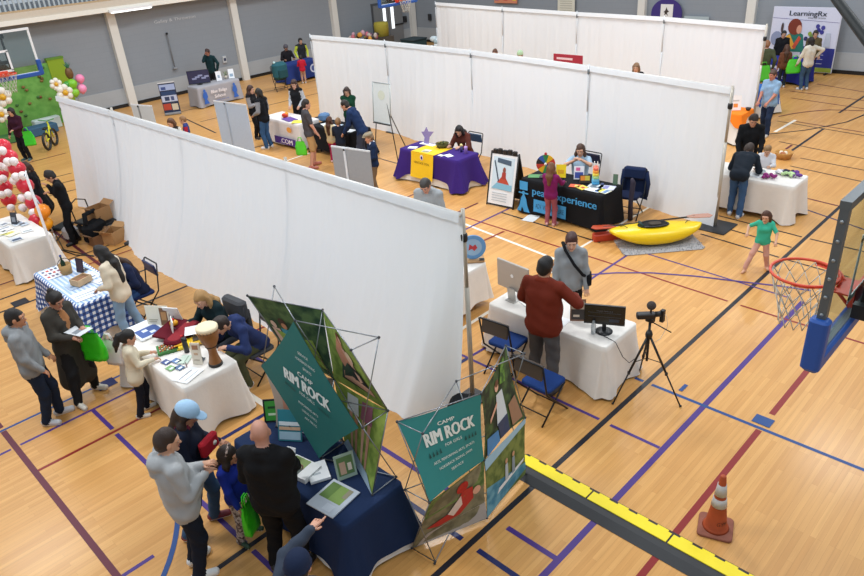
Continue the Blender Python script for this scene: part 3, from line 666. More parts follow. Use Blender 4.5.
# ------------------------------------------------------------ basketball goals
def glass_material():
    m = bpy.data.materials.new('backboard_glass'); m.use_nodes = True; nt = m.node_tree; p = nt.nodes['Principled BSDF']
    gl = nt.nodes.new('ShaderNodeBsdfGlossy'); gl.inputs['Roughness'].default_value = .05; tr = nt.nodes.new('ShaderNodeBsdfTransparent'); tr.inputs[0].default_value = (.80, .86, .84, 1)
    mx = nt.nodes.new('ShaderNodeMixShader'); mx.inputs[0].default_value = .09
    nt.links.new(tr.outputs[0], mx.inputs[1]); nt.links.new(gl.outputs[0], mx.inputs[2]); nt.links.new(mx.outputs[0], nt.nodes['Material Output'].inputs[0])
    return m
GLASS = glass_material()
def goal(cx, y, face, label, frame=WHITE, near=False, zo=2.9):
    """face=+1 rim on +y side"""
    g = thing('basketball_goal', label, 'basketball hoop', (cx, y, 0)); F = face
    GM = mat('#5d6468', .45, .4)
    fm = GM if near else frame
    m = MB()
    t_ = .05 if near else .05
    for sx in (-1, 1): m.box((sx*(.915-.025), 0, zo+.535), (.05, t_, 1.07), fm)
    m.box((0, 0, zo+1.047), (1.834, t_+.01, .05), fm); m.box((0, 0, zo+.023), (1.826, t_-.004, .05), fm)
    if near:
        for k in range(6):
            for sx in (-1, 1): m.lathe([(.011, -.003), (.011, .003)], (sx*.917, 0, zo+.35+k*.12), mat('#9aa0a3', .4, .5), 8, axis=(1, 0, 0))
    m.build('board_frame', g)
    m = MB(); m.box((0, 0, zo+.535), (1.74, .012, .98), GLASS); m.build('backboard', g)
    m = MB()
    for a in ((-.28, .28, .02), (-.28, .28, .47)):
        m.box((0, F*.009, zo+.15+a[2]), (.61, .004, .05), WHITE)
    for sx in (-1, 1): m.box((sx*.28, F*.009, zo+.15+.245), (.05, .004, .45), WHITE)
    if near: pass
    m.build('target_square', g)
    PB = mat('#1d4f9e', .5, noise=.04)
    m = MB(); m.rbox((0, 0, zo-.01), (1.87, .1, .10), PB, .03)
    for sx in (-1, 1): m.rbox((sx*.905, 0, zo+.14), (.10, .115, .36), PB, .03)
    m.build('edge_padding', g)
    OR = mat('#d8482a', .4, noise=.05)
    m = MB(); cy = F*.38; m.tube([(.228*math.cos(t), cy+.228*math.sin(t), 3.05) for t in [2*math.pi*k/32 for k in range(32)]], .011, OR, 8, closed=True)
    m.box((0, F*.08, 3.02), (.26, .14, .012), OR); m.box((0, F*.02, 3.0), (.3, .03, .16), OR)
    for sx in (-1, 1): m.tube([(sx*.11, F*.03, 2.93), (sx*.09, F*.16, 3.045)], .012, OR)
    # the breakaway hoop has a wide flat inner plate towards the board
    m.add([(.25*math.cos(t)*(1 if j else .84), cy+.25*math.sin(t)*(1 if j else .84)*1, 3.05-.028*(1-j)) for j in (0, 1) for t in [(-math.pi*F)*k/16 for k in range(17)]], [(k, k+1, 18+k, 17+k) for k in range(16)], OR)
    m.build('rim', g)
    m = MB(); NM = mat('#c9c4b8', .7); n = 12
    def NP(a, lv): rr = (.222, .20, .175, .145, .125, .115)[lv]; t = 2*math.pi*a/n; return (rr*math.cos(t), cy+rr*math.sin(t), 3.045-.085*lv)
    for k in range(n):
        for lv in range(5):
            o_ = .5*(lv % 2)
            m.tube([NP(k+o_, lv), NP(k+o_+.5, lv+1)], .004, NM, 4); m.tube([NP(k+o_, lv), NP(k+o_-.5, lv+1)], .004, NM, 4)
    m.build('net', g)
    m = MB(); B_ = -F
    for sx in (-1, 1):
        m.box((sx*.3, B_*.1, zo+.95), (.06, .14, .1), BLACK); m.box((sx*.3, B_*.1, zo+.12), (.06, .14, .1), BLACK); m.tube([(sx*.3, B_*.16, zo+.05), (sx*.3, B_*.16, zo+1.05)], .03, BLACK)
    m.box((0, B_*.16, zo+.35), (.7, .06, .08), BLACK); m.box((0, B_*.16, zo+.92), (.7, .06, .06), BLACK); m.box((0, B_*.12, zo+.18), (.34, .16, .3), BLACK)
    for sx in (-1, 1): m.tube([(sx*.3, B_*.16, zo+.95), (sx*.2, B_*(1.2 if near else 2.5), zo+(1.1))], .03, BLACK); m.tube([(sx*.3, B_*.16, zo+.12), (sx*.2, B_*(1.2 if near else 2.5), zo+.9)], .03, BLACK)
    m.build('mounting_frame', g)
    return g
goal(5.03, .955, 1, 'nearest basketball hoop with orange rim and blue edge pads at the right edge', near=True)
goal(5.13, 19.75, -1, 'white framed basketball hoop at the top left above the green wall').location = (5.07, 19.75, -.10)
goal(18.55, 19.95, -1, 'blue and white framed basketball board at the top edge above the far double door', frame=WHITE)
t = thing('ceiling_strut', 'thick black diagonal steel tube crossing the top right corner', 'pole', (0, 0, 0))
m = MB(); m.tube([(8.50, 2.78, 4.8), (7.44, 2.16, 4.6), (6.38, 1.545, 4.4), (3.94, .12, 3.94)], .042, mat('#0c1212', .6, noise=0, spec=.2), 10); m.build('tube', t)
m = MB(); m.lathe([(.07, -.04), (.08, 0), (.07, .04)], (3.9, .16, 3.94), DKMETAL, 10, axis=(1, .4, .2)); m.build('flange', t)

# ------------------------------------------------------------ tables and cloths
TH = .74
def table(cx, cy, L, W, along, label, cat='table'):
    rz = 0 if along == 'x' else math.pi/2
    t = thing('folding_table', label, cat, (cx, cy, 0), rz)
    m = MB(); m.rbox((0, 0, TH-.028), (L-.02, W-.02, .04), mat('#cfcdc6', .5), .04); m.build('tabletop', t)
    for sx in (-1, 1):
        for sy in (-1, 1):
            m = MB(); m.tube([(sx*(L/2-.22), sy*(W/2-.12), TH-.05), (sx*(L/2-.2), sy*(W/2-.1), 0.0)], .014, DKMETAL); m.build('leg', t)
    return t
def tcloth(cx, cy, L, W, along, hem, label, m, name='tablecloth', corner=.03, fold=.03, flare=.09, topm=None, seed=1, up=.004, sides=None, puddle=0, nper=220, group=None, cexp=.20):
    """cloth draped over a table: hem = height of the hem between corners, corner = hem height at the corners"""
    rz = 0 if along == 'x' else math.pi/2
    mb = MB(); rnd = random.Random(seed); ph = [rnd.uniform(0, 6.28) for _ in range(5)]
    hx, hy, r = L/2+.004, W/2+.004, .045
    def per(s):
        segs = [('e', (hx, -hy+r), (hx, hy-r), (1, 0)), ('c', (hx-r, hy-r), 0), ('e', (hx-r, hy), (-hx+r, hy), (0, 1)), ('c', (-hx+r, hy-r), 90),
                ('e', (-hx, hy-r), (-hx, -hy+r), (-1, 0)), ('c', (-hx+r, -hy+r), 180), ('e', (-hx+r, -hy), (hx-r, -hy), (0, -1)), ('c', (hx-r, -hy+r), 270)]
        lens = [2*(hy-r), 1.57*r*6, 2*(hx-r), 1.57*r*6]*2
        tot = sum(lens); q = s*tot
        for g, l in zip(segs, lens):
            if q <= l:
                k = q/l
                if g[0] == 'e': return (g[1][0]+(g[2][0]-g[1][0])*k, g[1][1]+(g[2][1]-g[1][1])*k), g[3], min(k, 1-k)*l
                a = math.radians(g[2]+90*k); return (g[1][0]+r*math.cos(a), g[1][1]+r*math.sin(a)), (math.cos(a), math.sin(a)), -min(k, 1-k)*2
            q -= l
        return per(0)
    N = nper; NZ = 9; v = []; pr = [per(i/N) for i in range(N)]; tz = TH+up
    # top ring slightly inset, then drop
    for (p, n, e) in pr: v.append((p[0]-n[0]*.03, p[1]-n[1]*.03, tz))
    for (p, n, e) in pr: v.append((p[0]-n[0]*.006, p[1]-n[1]*.006, tz-.003))
    arcl = 0
    for j in range(NZ+1):
        k = j/NZ
        for i, (p, n, e) in enumerate(pr):
            s = i/N*2*(L+W)
            cn = 1.0 if e < 0 else math.exp(-(e/.17)**2)
            hz = hem+(corner-hem)*cn+.012*math.sin(s*7+ph[0])
            hz = max(hz, .012)
            z = (tz-.01)+(hz-(tz-.01))*k
            fo = (math.sin(s*11+ph[1]+1.5*math.sin(s*3+ph[2]))*.6+math.sin(s*23+ph[3])*.3)*fold*k
            sp = cn*(math.sin(i*.55+ph[4])*.14+.62) if e < 0 else cn*.6
            off = .006+flare*(k**1.2)*.5+fo+cexp*sp*k**1.3
            v.append((p[0]+n[0]*off, p[1]+n[1]*off, z))
    fs = []; R = NZ+3
    for j in range(R-1):
        for i in range(N): i2 = (i+1) % N; fs.append((j*N+i, (j+1)*N+i, (j+1)*N+i2, j*N+i2))
    mb.add(v, fs, m, True)
    mb.add([v[i] for i in range(N)], [tuple(range(N))], topm or m)
    o = mb.build(name, None, (cx, cy, 0), rz); tag(o, label, 'tablecloth', group)
    return o
def gingham(c_dark, c_mid, c_light, size=.045, stripes=False):
    m = bpy.data.materials.new('gingham'); m.use_nodes = True; nt = m.node_tree; p = nt.nodes['Principled BSDF']; N = nt.nodes.new; L = nt.links.new
    tc = N('ShaderNodeTexCoord'); sep = N('ShaderNodeSeparateXYZ'); L(tc.outputs['Object'], sep.inputs[0])
    def sq(sock):
        a = N('ShaderNodeMath'); a.operation = 'DIVIDE'; L(sock, a.inputs[0]); a.inputs[1].default_value = size*2
        b = N('ShaderNodeMath'); b.operation = 'FRACT'; L(a.outputs[0], b.inputs[0]); c = N('ShaderNodeMath'); c.operation = 'GREATER_THAN'; L(b.outputs[0], c.inputs[0]); c.inputs[1].default_value = .5; return c.outputs[0]
    if stripes:
        s1 = sq(sep.outputs[1]); s2 = sq(sep.outputs[0]); w2 = .35
    else:
        ad = N('ShaderNodeMath'); L(sep.outputs[0], ad.inputs[0]); L(sep.outputs[1], ad.inputs[1]); s1 = sq(ad.outputs[0]); s2 = sq(sep.outputs[2]); w2 = 1
    mu = N('ShaderNodeMath'); mu.operation = 'MULTIPLY'; L(s2, mu.inputs[0]); mu.inputs[1].default_value = w2
    ad2 = N('ShaderNodeMath'); L(s1, ad2.inputs[0]); L(mu.outputs[0], ad2.inputs[1]); dv = N('ShaderNodeMath'); dv.operation = 'DIVIDE'; L(ad2.outputs[0], dv.inputs[0]); dv.inputs[1].default_value = 2
    r = N('ShaderNodeValToRGB'); r.color_ramp.elements[0].color = (*hexc(c_light), 1); r.color_ramp.elements[1].color = (*hexc(c_dark), 1); e = r.color_ramp.elements.new(.5); e.color = (*hexc(c_mid), 1)
    L(dv.outputs[0], r.inputs[0]); L(r.outputs[0], p.inputs['Base Color']); p.inputs['Roughness'].default_value = .8
    return m
LINEN = cloth('#e6e1da'); LINEN2 = cloth('#dcd7d0')
# far-left white table
table(3.12, 14.87, 1.83, .74, 'y', 'folding table under a plain white cloth at the left edge beside the red balloons')
tcloth(3.12, 14.87, 1.83, .74, 'y', .05, 'white floor-length cloth on the table at the left edge beside the red balloons', LINEN, seed=3, flare=.05, cexp=.16)
# gingham table
table(2.98, 11.37, 1.88, .72, 'y', 'folding table under the blue gingham cloth at the left')
tcloth(2.98, 11.37, 1.84, .70, 'y', .03, 'plain white under-cloth showing below the blue gingham cloth', LINEN, seed=4, up=.001, flare=.05, name='tablecloth', cexp=.10)
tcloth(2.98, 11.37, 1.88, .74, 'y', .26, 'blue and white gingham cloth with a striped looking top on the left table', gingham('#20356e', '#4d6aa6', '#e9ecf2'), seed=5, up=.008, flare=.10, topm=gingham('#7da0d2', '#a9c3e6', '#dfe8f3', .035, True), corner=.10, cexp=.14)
# white table with drum
table(2.97, 8.10, 1.90, .74, 'y', 'folding table under the white cloth that carries the drum')
tcloth(2.97, 8.10, 1.90, .74, 'y', .04, 'white floor-length cloth on the table with the hand drum', LINEN, seed=6, flare=.05, cexp=.15)
# navy table
NAVYC = cloth('#1b2c4d')
table(2.84, 4.90, 1.86, .72, 'y', 'folding table under the navy cloth in the foreground')
tcloth(2.84, 4.90, 1.84, .70, 'y', .03, 'white under-cloth peeping out below the navy tablecloth', LINEN, seed=7, up=.001, flare=.09, cexp=.13)
tcloth(2.84, 4.90, 1.86, .72, 'y', .10, 'dark navy cloth on the foreground table with the photo display', NAVYC, seed=8, up=.008, flare=.12, corner=.14, cexp=.15)
# monitor table
table(6.78, 4.65, 1.85, .74, 'y', 'folding table under the white cloth that carries the monitor and computer')
tcloth(6.78, 4.65, 1.85, .74, 'y', .04, 'white floor-length cloth on the table with the black monitor', LINEN, seed=9, flare=.04, cexp=.17)
# black outdoor-experience table
BLK = cloth('#15161a')
table(11.15, 7.45, 1.88, .72, 'y', 'folding table under the black printed cloth in the middle')
tcloth(11.15, 7.45, 1.88, .72, 'y', .06, 'fitted black cloth with blue lettering and blue figure', BLK, seed=10, fold=.004, flare=.03, cexp=.10)
# purple table
PUR = cloth('#3a2372')
table(11.27, 11.2, 1.86, .70, 'y', 'folding table under the purple cloth behind the nearest partition')
tcloth(11.27, 11.2, 1.84, .68, 'y', .03, 'white under-cloth showing below the purple cloth', LINEN, seed=11, up=.001, flare=.07, cexp=.17)
tcloth(11.27, 11.2, 1.86, .70, 'y', .20, 'purple cloth on the table with the yellow runner', PUR, seed=12, up=.008, flare=.10, corner=.04, cexp=.26, fold=.012)
# right white table
table(13.42, 4.85, 1.85, .74, 'y', 'folding table under the white cloth right of the middle partition')
tcloth(13.42, 4.85, 1.85, .74, 'y', .10, 'white cloth with long corners on the table at the right beside the middle partition', LINEN, seed=13, flare=.03, corner=.02, cexp=.13)
# small white table behind the pole
table(7.05, 7.35, 1.8, .66, 'y', 'folding table under the white cloth just behind the near drape pole')
tcloth(7.05, 7.35, 1.8, .66, 'y', .16, 'white cloth of the table just behind the near drape pole', LINEN, seed=14, flare=.06, corner=.12, cexp=.08)
# far tables
table(17.7, 7.6, 1.8, .7, 'y', 'folding table with a white cloth and orange topper behind the middle partition')
tcloth(17.7, 7.6, 1.8, .7, 'y', .05, 'white cloth under the orange topper at the right end of the middle partition', LINEN, seed=15, nper=140)
tcloth(17.7, 7.6, 1.83, .73, 'y', .64, 'bright orange topper cloth with a drooping corner', cloth('#ee7f22'), seed=16, up=.008, corner=.44, flare=.06, fold=.01, nper=140, cexp=.1)
table(20.4, 7.7, 1.2, .7, 'y', 'folding table behind the right end of the furthest partition')
tcloth(20.4, 7.7, 1.2, .7, 'y', .05, 'white cloth under the blue topper behind the man in the pale polo shirt', LINEN, seed=17, nper=140)
tcloth(20.4, 7.7, 1.23, .73, 'y', .40, 'royal blue topper cloth behind the man in the pale polo shirt', cloth('#2e63ad'), seed=18, up=.008, corner=.25, fold=.01, nper=140, cexp=.08)
table(24.6, 8.3, 1.5, .7, 'y', 'folding table under the deep blue cloth in front of the big printed backdrop')
tcloth(24.6, 8.3, 1.5, .7, 'y', .08, 'deep blue cloth with white emblem in front of the big printed backdrop', cloth('#26308a'), seed=19, fold=.008, nper=140, flare=.04, cexp=.08)
table(13.1, 24.5, 1.75, .74, 'x', 'folding table under the grey cloth against the left wall')
tcloth(13.1, 24.5, 1.75, .74, 'x', .06, 'grey cloth with blue figures on the table against the left wall', cloth('#a3a2a8'), seed=20, fold=.006, nper=140, flare=.03, cexp=.06)
table(11.35, 17.2, 1.8, .72, 'y', 'folding table under the printed white cloth beyond the nearest partition')
tcloth(11.35, 17.2, 1.8, .72, 'y', .06, 'white cloth printed with a purple banner band beyond the nearest partition', cloth('#ded8d6'), seed=21, fold=.008, nper=140, flare=.04, cexp=.06)
table(11.5, 15.1, 1.7, .72, 'y', 'folding table under a black cloth at the left end of the middle partition')
tcloth(11.5, 15.1, 1.7, .72, 'y', .12, 'black cloth on the craft table at the left end of the middle partition', BLK, seed=22, fold=.01, nper=140)
table(17.3, 24.95, 1.6, .7, 'x', 'folding table under the navy cloth by the far wall')
tcloth(17.3, 24.95, 1.6, .7, 'x', .08, 'navy cloth with a pale round emblem by the far wall', cloth('#243673'), seed=23, fold=.01, nper=140)

def runner(name, label, x0, x1, y0, y1, drop, m, xf, art=None, z=TH+.014):
    """strip laid across the table top (x0..x1, y0..y1) and hanging down its -x face at x=xf"""
    mb = MB(); n = 6
    mb.box(((x0+x1)/2, (y0+y1)/2, z), (x1-x0, y1-y0, .006), m)
    mb.add([(xf-.004-.09*(k/n)**1.3, y, z+.003-(z-drop)*k/n) for k in range(n+1) for y in (y0, y1)], [(2*k, 2*k+1, 2*k+3, 2*k+2) for k in range(n)], m, True)
    if art: art(mb)
    o = mb.build(name); return tag(o, label, 'table runner')
def art_yellow(mb):
    fn = plane_map((10.88, 11.88, .20), (0, -1, 0), (.06, 0, 1), .012)
    fn = lambda u, v: Vector((10.905-.045-.05*(.5-v), 11.70-u, .22+v))
    blob(mb, fn, .36, .44, .05, .065, mat('#e9e3ee')); blob(mb, fn, .36, .43, .03, .04, PUR)
    text(mb, 'HERITAGE DEAL', lambda u, v: fn(u, v)+Vector((-.004, 0, 0)), .36, .28, .055, mat('#6a5416'), w=.5); text(mb, 'community', fn, .36, .16, .04, mat('#8a6d1c'), w=.3)
runner('table_runner', 'yellow printed runner across the purple table', 10.9, 11.55, 10.98, 11.7, .16, mat('#f2c416', .7, noise=.04), 10.885, art_yellow)

# printed fronts: sub-meshes attached to the cloth as its printed art
def print_on(cloth_name_label, build):
    o = [q for q in bpy.data.objects if q.get('label', '') == cloth_name_label][0]
    mb = MB(); build(mb); p = mb.build('printed_art'); p.parent = o; p.matrix_parent_inverse = Matrix.Translation(o.location).inverted() if o.rotation_euler.z == 0 else (Matrix.Translation(o.location) @ Matrix.Rotation(o.rotation_euler.z, 4, 'Z')).inverted(); return p
CY = mat('#3f9bd6', .7, noise=.03)
def art_black(mb):
    fn = lambda u, v: Vector((10.755-.035*(1-v/.74)-.004, 8.40-u, v))
    text(mb, 'peak experience', fn, 1.06, .47, .155, CY, w=1.50, bold=.006)
    shape(mb, fn, [(-.0, .52), (.20, .52), (.20, .70), (-.0, .70)], CY)
    shape(mb, fn, [(.10, .46), (.17, .34), (.20, .2), (.27, .06), (-.06, .06), (.01, .2), (.04, .34)], CY); blob(mb, fn, .10, .46, .035, .04, CY)
    shape(mb, fn, [(-.02, .44), (.22, .44), (.22, .47), (-.02, .47)], CY)
    shape(mb, fn, [(.36, .12), (1.14, .12), (1.14, .38), (.36, .38)], CY)
    for k in range(4): text(mb, 'ADVENTURE'[k*2:k*2+3], lambda u, v: fn(u, v)+Vector((-.003, 0, 0)), .48+k*.18, .20, .1, mat('#1a2c44'), w=.14)
print_on('fitted black cloth with blue lettering and blue figure', art_black)
def art_grey(mb):
    fn = lambda u, v: Vector((12.22+u, 24.05-.02*(1-v/.74), v))
    W_ = mat('#e4dfe2'); B_ = mat('#2f62b8')
    text(mb, 'Blue Ridge', fn, .80, .46, .12, W_, w=.66, bold=.006); text(mb, 'School', fn, .80, .28, .12, W_, w=.44, bold=.006); text(mb, 'outdoor learning', fn, .84, .17, .05, B_, w=.62)
    for u in (.22, 1.45):
        blob(mb, fn, u, .60, .05, .06, B_); shape(mb, fn, [(u-.06, .54), (u+.07, .56), (u+.10, .38), (u+.04, .30), (u+.12, .14), (u-.10, .14), (u-.05, .30), (u-.11, .40)], B_)
print_on('grey cloth with blue figures on the table against the left wall', art_grey)
def art_com(mb):
    fn = lambda u, v: Vector((10.93-.03*(1-v/.74), 18.1-u, v))
    P_ = mat('#4a2a86'); W_ = mat('#efe9f2')
    shape(mb, fn, [(.05, .16), (.28, .16), (.28, .38), (.05, .38)], P_); shape(mb, fn, [(.62, .10), (1.65, .10), (1.65, .30), (.62, .30)], P_)
    text(mb, 'Y', lambda u, v: fn(u, v)+Vector((-.004, 0, 0)), .165, .2, .14, W_, bold=.008); text(mb, '.COM', lambda u, v: fn(u, v)+Vector((-.004, 0, 0)), 1.2, .13, .14, W_, w=.6, bold=.008)
    blob(mb, fn, 1.4, .55, .12, .08, mat('#e8a04a'))
print_on('white cloth printed with a purple banner band beyond the nearest partition', art_com)
def art_lr(mb):
    fn = lambda u, v: Vector((24.22-.03*(1-v/.74), 9.0-u, v))
    W_ = mat('#c9cbe2'); blob(mb, fn, .42, .46, .26, .12, W_); blob(mb, lambda u, v: fn(u, v)+Vector((-.004, 0, 0)), .42, .44, .2, .05, mat('#39419a')); text(mb, 'Learning', fn, .45, .20, .09, W_, w=.7)
print_on('deep blue cloth with white emblem in front of the big printed backdrop', art_lr)
def art_navy2(mb):
    fn = lambda u, v: Vector((16.5+u, 24.57-.02*(1-v/.74), v)); blob(mb, fn, 1.25, .42, .17, .17, mat('#b9c4dc')); blob(mb, lambda u, v: fn(u, v)+Vector((0, -.004, 0)), 1.25, .42, .11, .11, mat('#43548f'))
print_on('navy cloth with a pale round emblem by the far wall', art_navy2)
def art_bag(mb):
    fn = lambda u, v: Vector((3.0+u, 7.10-.03, v))

# ------------------------------------------------------------ folding chairs
def chair(x, y, face, label, fabric='#1f3f86', frame=None, back='#4a4038', group=None):
    t = thing('folding_chair', label, 'chair', (x, y, 0), math.radians(face-90), group)
    FR = mat('#202126', .4, .5); SM = cloth(fabric)
    m = MB(); m.rbox((0, .02, .44), (.42, .40, .05), SM, .06); m.build('seat', t)
    m = MB(); m.rbox((0, -.27, .78), (.41, .035, .20), plast(back) if back else SM, .015, tilt=Matrix.Rotation(math.radians(-10), 3, 'X')); m.build('backrest', t)
    for q in (-1, 1):
        m = MB(); m.tube([(q*.225, -.30, .88), (q*.225, -.22, .45), (q*.225, .22, .0)], .012, FR); m.build('leg', t)
        m = MB(); m.tube([(q*.20, .18, .42), (q*.20, -.28, .0)], .012, FR); m.build('leg', t)
    m = MB(); m.tube([(-.225, -.30, .88), (-.2, -.31, .9), (.2, -.31, .9), (.225, -.30, .88)], .012, FR); m.build('top_rail', t)
    for yy_, xx_ in ((.12, .225), (-.19, .20)): m = MB(); m.tube([(-xx_, yy_, .1), (xx_, yy_, .1)], .009, FR); m.build('stretcher', t)
    return t
chair(6.16, 5.06, 5, 'blue-seated folding chair behind the monitor table, the one farther from the camera', '#1d3a74', group='blue folding chairs at the monitor table')
chair(5.72, 4.16, 0, 'blue-seated folding chair behind the monitor table, the one nearer the camera', '#1d3a74', group='blue folding chairs at the monitor table')
chair(3.84, 11.05, 180, 'navy folding chair with the seated person behind the gingham table', '#1c2b57', back='#1c2b57')
chair(11.82, 6.52, 192, 'dark folding chair draped with a navy jacket behind the black table', '#1a2340', back='#1a2340')
chair(12.15, 11.05, 180, 'teal-blue folding chair under the woman at the purple table', '#2c4a68', back='#2c4a68')
chair(3.76, 8.30, 185, 'grey folding chair behind the blonde woman at the drum table', '#4a4c52', back='#5a5c60')
chair(3.92, 7.70, 180, 'grey folding chair of the person in navy at the drum table', '#44464a', back='#55575a')
chair(15.6, 23.9, 250, 'folding chair hidden under a teal backpack near the far wall', '#33383f', back='#33383f')
chair(12.25, 7.85, 180, 'folding chair behind the woman at the black table', '#1a2340', back='#1a2340')
# jacket over the chair
j = MB(); v = []
for i in range(13):
    for k in range(9):
        u = i/12*2-1; w_ = k/8
        z = .93-.62*w_; x = u*(.26+.05*w_)+.012*math.sin(k*1.3+i); yy = -.30-.05*math.sin(w_*3)-.03*math.cos(u*5)*w_
        v.append((x, yy-.03, z-.05*abs(u)**3))
j.add(v, [(i*9+k, (i+1)*9+k, (i+1)*9+k+1, i*9+k+1) for i in range(12) for k in range(8)], cloth('#1c2a4c'), True)
j.rbox((0, -.30, .84), (.50, .16, .22), cloth('#1c2a4c'), .05)
for q in (-1, 1): j.tube([(q*.24, -.33, .86), (q*.29, -.36, .6), (q*.27, -.34, .34)], [.075, .07, .055], cloth('#1c2a4c'), 8)
o = j.build('jacket', None, (11.82, 6.52, 0), math.radians(102)); o.scale = (.85, .9, .97); tag(o, 'dark navy jacket hanging over the chair back right of the black table', 'jacket')

m = MB(); m.rbox((0, -.30, .80), (.46, .16, .30), cloth('#4c4d50'), .07); m.rbox((0, -.36, .62), (.42, .08, .34), cloth('#46474a'), .03); o = m.build('jacket', None, (3.76, 8.30, 0), math.radians(95)); tag(o, 'grey coat hung over the chair back behind the blonde woman', 'jacket')

# ------------------------------------------------------------ stretch-fabric displays
GRASS = two_tone('#74903a', '#9cb352', 9); TREES = two_tone('#284a32', '#5c7a4a', 7); TEAL = mat('#1f6f6b', .75, noise=.04); TEAL2 = mat('#2f8785', .75, noise=.04)
FLESH = mat('#c98f6c'); INK = mat('#e8efe9'); FRB = mat('#8d9196', .35, .7); SKY = mat('#9fc6de'); WATER = two_tone('#3d7f9c', '#6fa8bb', 8); GREYINK = mat('#174a48')
def frame_truss(parent, nodes, links, r=.0055):
    for a, b in links:
        m = MB(); m.tube([nodes[a], nodes[b]], r, FRB, 6); m.build('strut', parent)
    for p in nodes.values():
        m = MB(); m.ball(p, .014, mat('#3b3d42'), 8, 6); m.build('hub', parent)
def lettering(mb, fn, s=1, rotd=None):
    W_ = INK
    text(mb, 'CAMP', fn, .5, .655, .052*s, W_, w=.20, bold=.002); text(mb, 'RIM ROCK', fn, .5, .50, .13*s, W_, w=.60, bold=.009)
    text(mb, 'FOR GIRLS', fn, .5, .43, .035*s, W_, w=.20)
    for k in range(8): shape(mb, fn, [(.20+k*.02, .42), (.212+k*.02, .42), (.206+k*.02, .46)], GREYINK); shape(mb, fn, [(.64+k*.02, .42), (.652+k*.02, .42), (.646+k*.02, .46)], GREYINK)
# tabletop display: nodes on two planes
dA = thing('photo_display', 'tall stretch-fabric display with teal diamond panel standing on the navy table', 'display stand', (2.9, 4.85, TH+.01))
F_ = lambda i, j: (0.0, (1-i)*.79, [0.01, .81, 1.63][j]); B_ = lambda i, j: (.31, (1-i)*.79, [0.01, .81, 1.60][j])
nodes = {}
for i in range(3):
    for jn in range(3): nodes[('f', i, jn)] = F_(i, jn); nodes[('b', i, jn)] = B_(i, jn)
lk = []
for i in range(3):
    for jn in range(3):
        if i < 2: lk += [(('f', i, jn), ('b', i+1, jn)), (('b', i, jn), ('f', i+1, jn))]
        if jn < 2: lk += [(('f', i, jn), ('b', i, jn+1)), (('b', i, jn), ('f', i, jn+1))]
lk += [(('f', 0, 0), ('b', 0, 0)), (('f', 2, 0), ('b', 2, 0)), (('f', 1, 0), ('b', 1, 0)), (('f', 2, 2), ('b', 2, 2)), (('f', 2, 1), ('b', 2, 1))]
frame_truss(dA, nodes, lk)
m = MB(); fn = fabric(m, B_(0, 1), B_(1, 1), B_(1, 2), F_(0, 2), TREES, pull=.03)
shape(m, fn, [(.1, .05), (.9, .1), (.75, .5), (.45, .42), (.1, .5)], GRASS)
k_ = fn; fn = lambda u, v: k_(u-.30, v+.02); blob(m, fn, .62, .62, .06, .08, mat('#3a2a22')); blob(m, fn, .63, .57, .045, .05, FLESH); shape(m, fn, [(.55, .52), (.74, .52), (.78, .22), (.52, .22)], mat('#3aa0b4')); shape(m, fn, [(.38, .5), (.52, .5), (.54, .08), (.36, .08)], mat('#d9b8a8')); blob(m, fn, .45, .56, .045, .06, mat('#e2c6b4'))
m.build('photo_panel', dA)
m = MB(); fn = fabric(m, B_(1, 1), B_(2, 1), F_(2, 2), B_(1, 2), GRASS, pull=.03)
# two girls hugging, sitting cross-legged
g_ = fn; fn = lambda u, v: g_(.5+(u-.5)*1.25, .06+v*1.05)+Vector((-.004, 0, 0)); shape(m, g_, [(.22, .14), (.36, .50), (.62, .48), (.90, .14)], mat('#2f4838')); shape(m, fn, [(.30, .50), (.42, .76), (.58, .54), (.66, .2), (.40, .2)], mat('#d99678'))
blob(m, fn, .47, .76, .055, .075, mat('#7a3f2c')); blob(m, fn, .49, .74, .038, .05, mat('#e2ae92')); blob(m, fn, .60, .56, .07, .08, mat('#e9cfae')); blob(m, fn, .60, .50, .045, .06, mat('#e6b79c'))
shape(m, fn, [(.34, .12), (.82, .10), (.80, .2), (.36, .24)], mat('#dba68a')); shape(m, fn, [(.50, .42), (.70, .40), (.80, .16), (.56, .16)], mat('#2b2f2e')); shape(m, fn, [(.46, .62), (.54, .64), (.70, .26), (.64, .22)], mat('#e2b39a'))
m.build('photo_panel', dA)
m = MB(); fn = fabric(m, B_(1, 0), F_(2, 0), B_(2, 1), B_(1, 1), GRASS, pull=.04)
for k, (u, c) in enumerate(((.30, '#d9a58a'), (.42, '#c98f74'), (.58, '#dcae94'), (.70, '#cf9a80'))): shape(m, fn, [(u, .12), (u+.05, .12), (u+.06, .72), (u-.01, .72)], mat(c))
shape(m, fn, [(.25, .7), (.5, .7), (.48, .95), (.27, .95)], mat('#e7edf0')); shape(m, fn, [(.54, .7), (.78, .7), (.76, .95), (.56, .95)], mat('#9a5f74')); shape(m, fn, [(.0, .0), (1, 0), (.8, .12), (.2, .2)], mat('#a9bfd0'))
m.build('photo_panel', dA)
m = MB(); fn = fabric(m, F_(0, 0), B_(1, 0), B_(1, 1), F_(0, 1), mat('#c9b8a8'), pull=.12)
shape(m, fn, [(.15, .1), (.5, .15), (.45, .8), (.2, .7)], mat('#d99a80')); shape(m, fn, [(.55, .2), (.85, .2), (.8, .8), (.6, .7)], mat('#8ea7b5')); blob(m, fn, .35, .8, .1, .1, mat('#5c3a2a'))
m.build('photo_panel', dA)
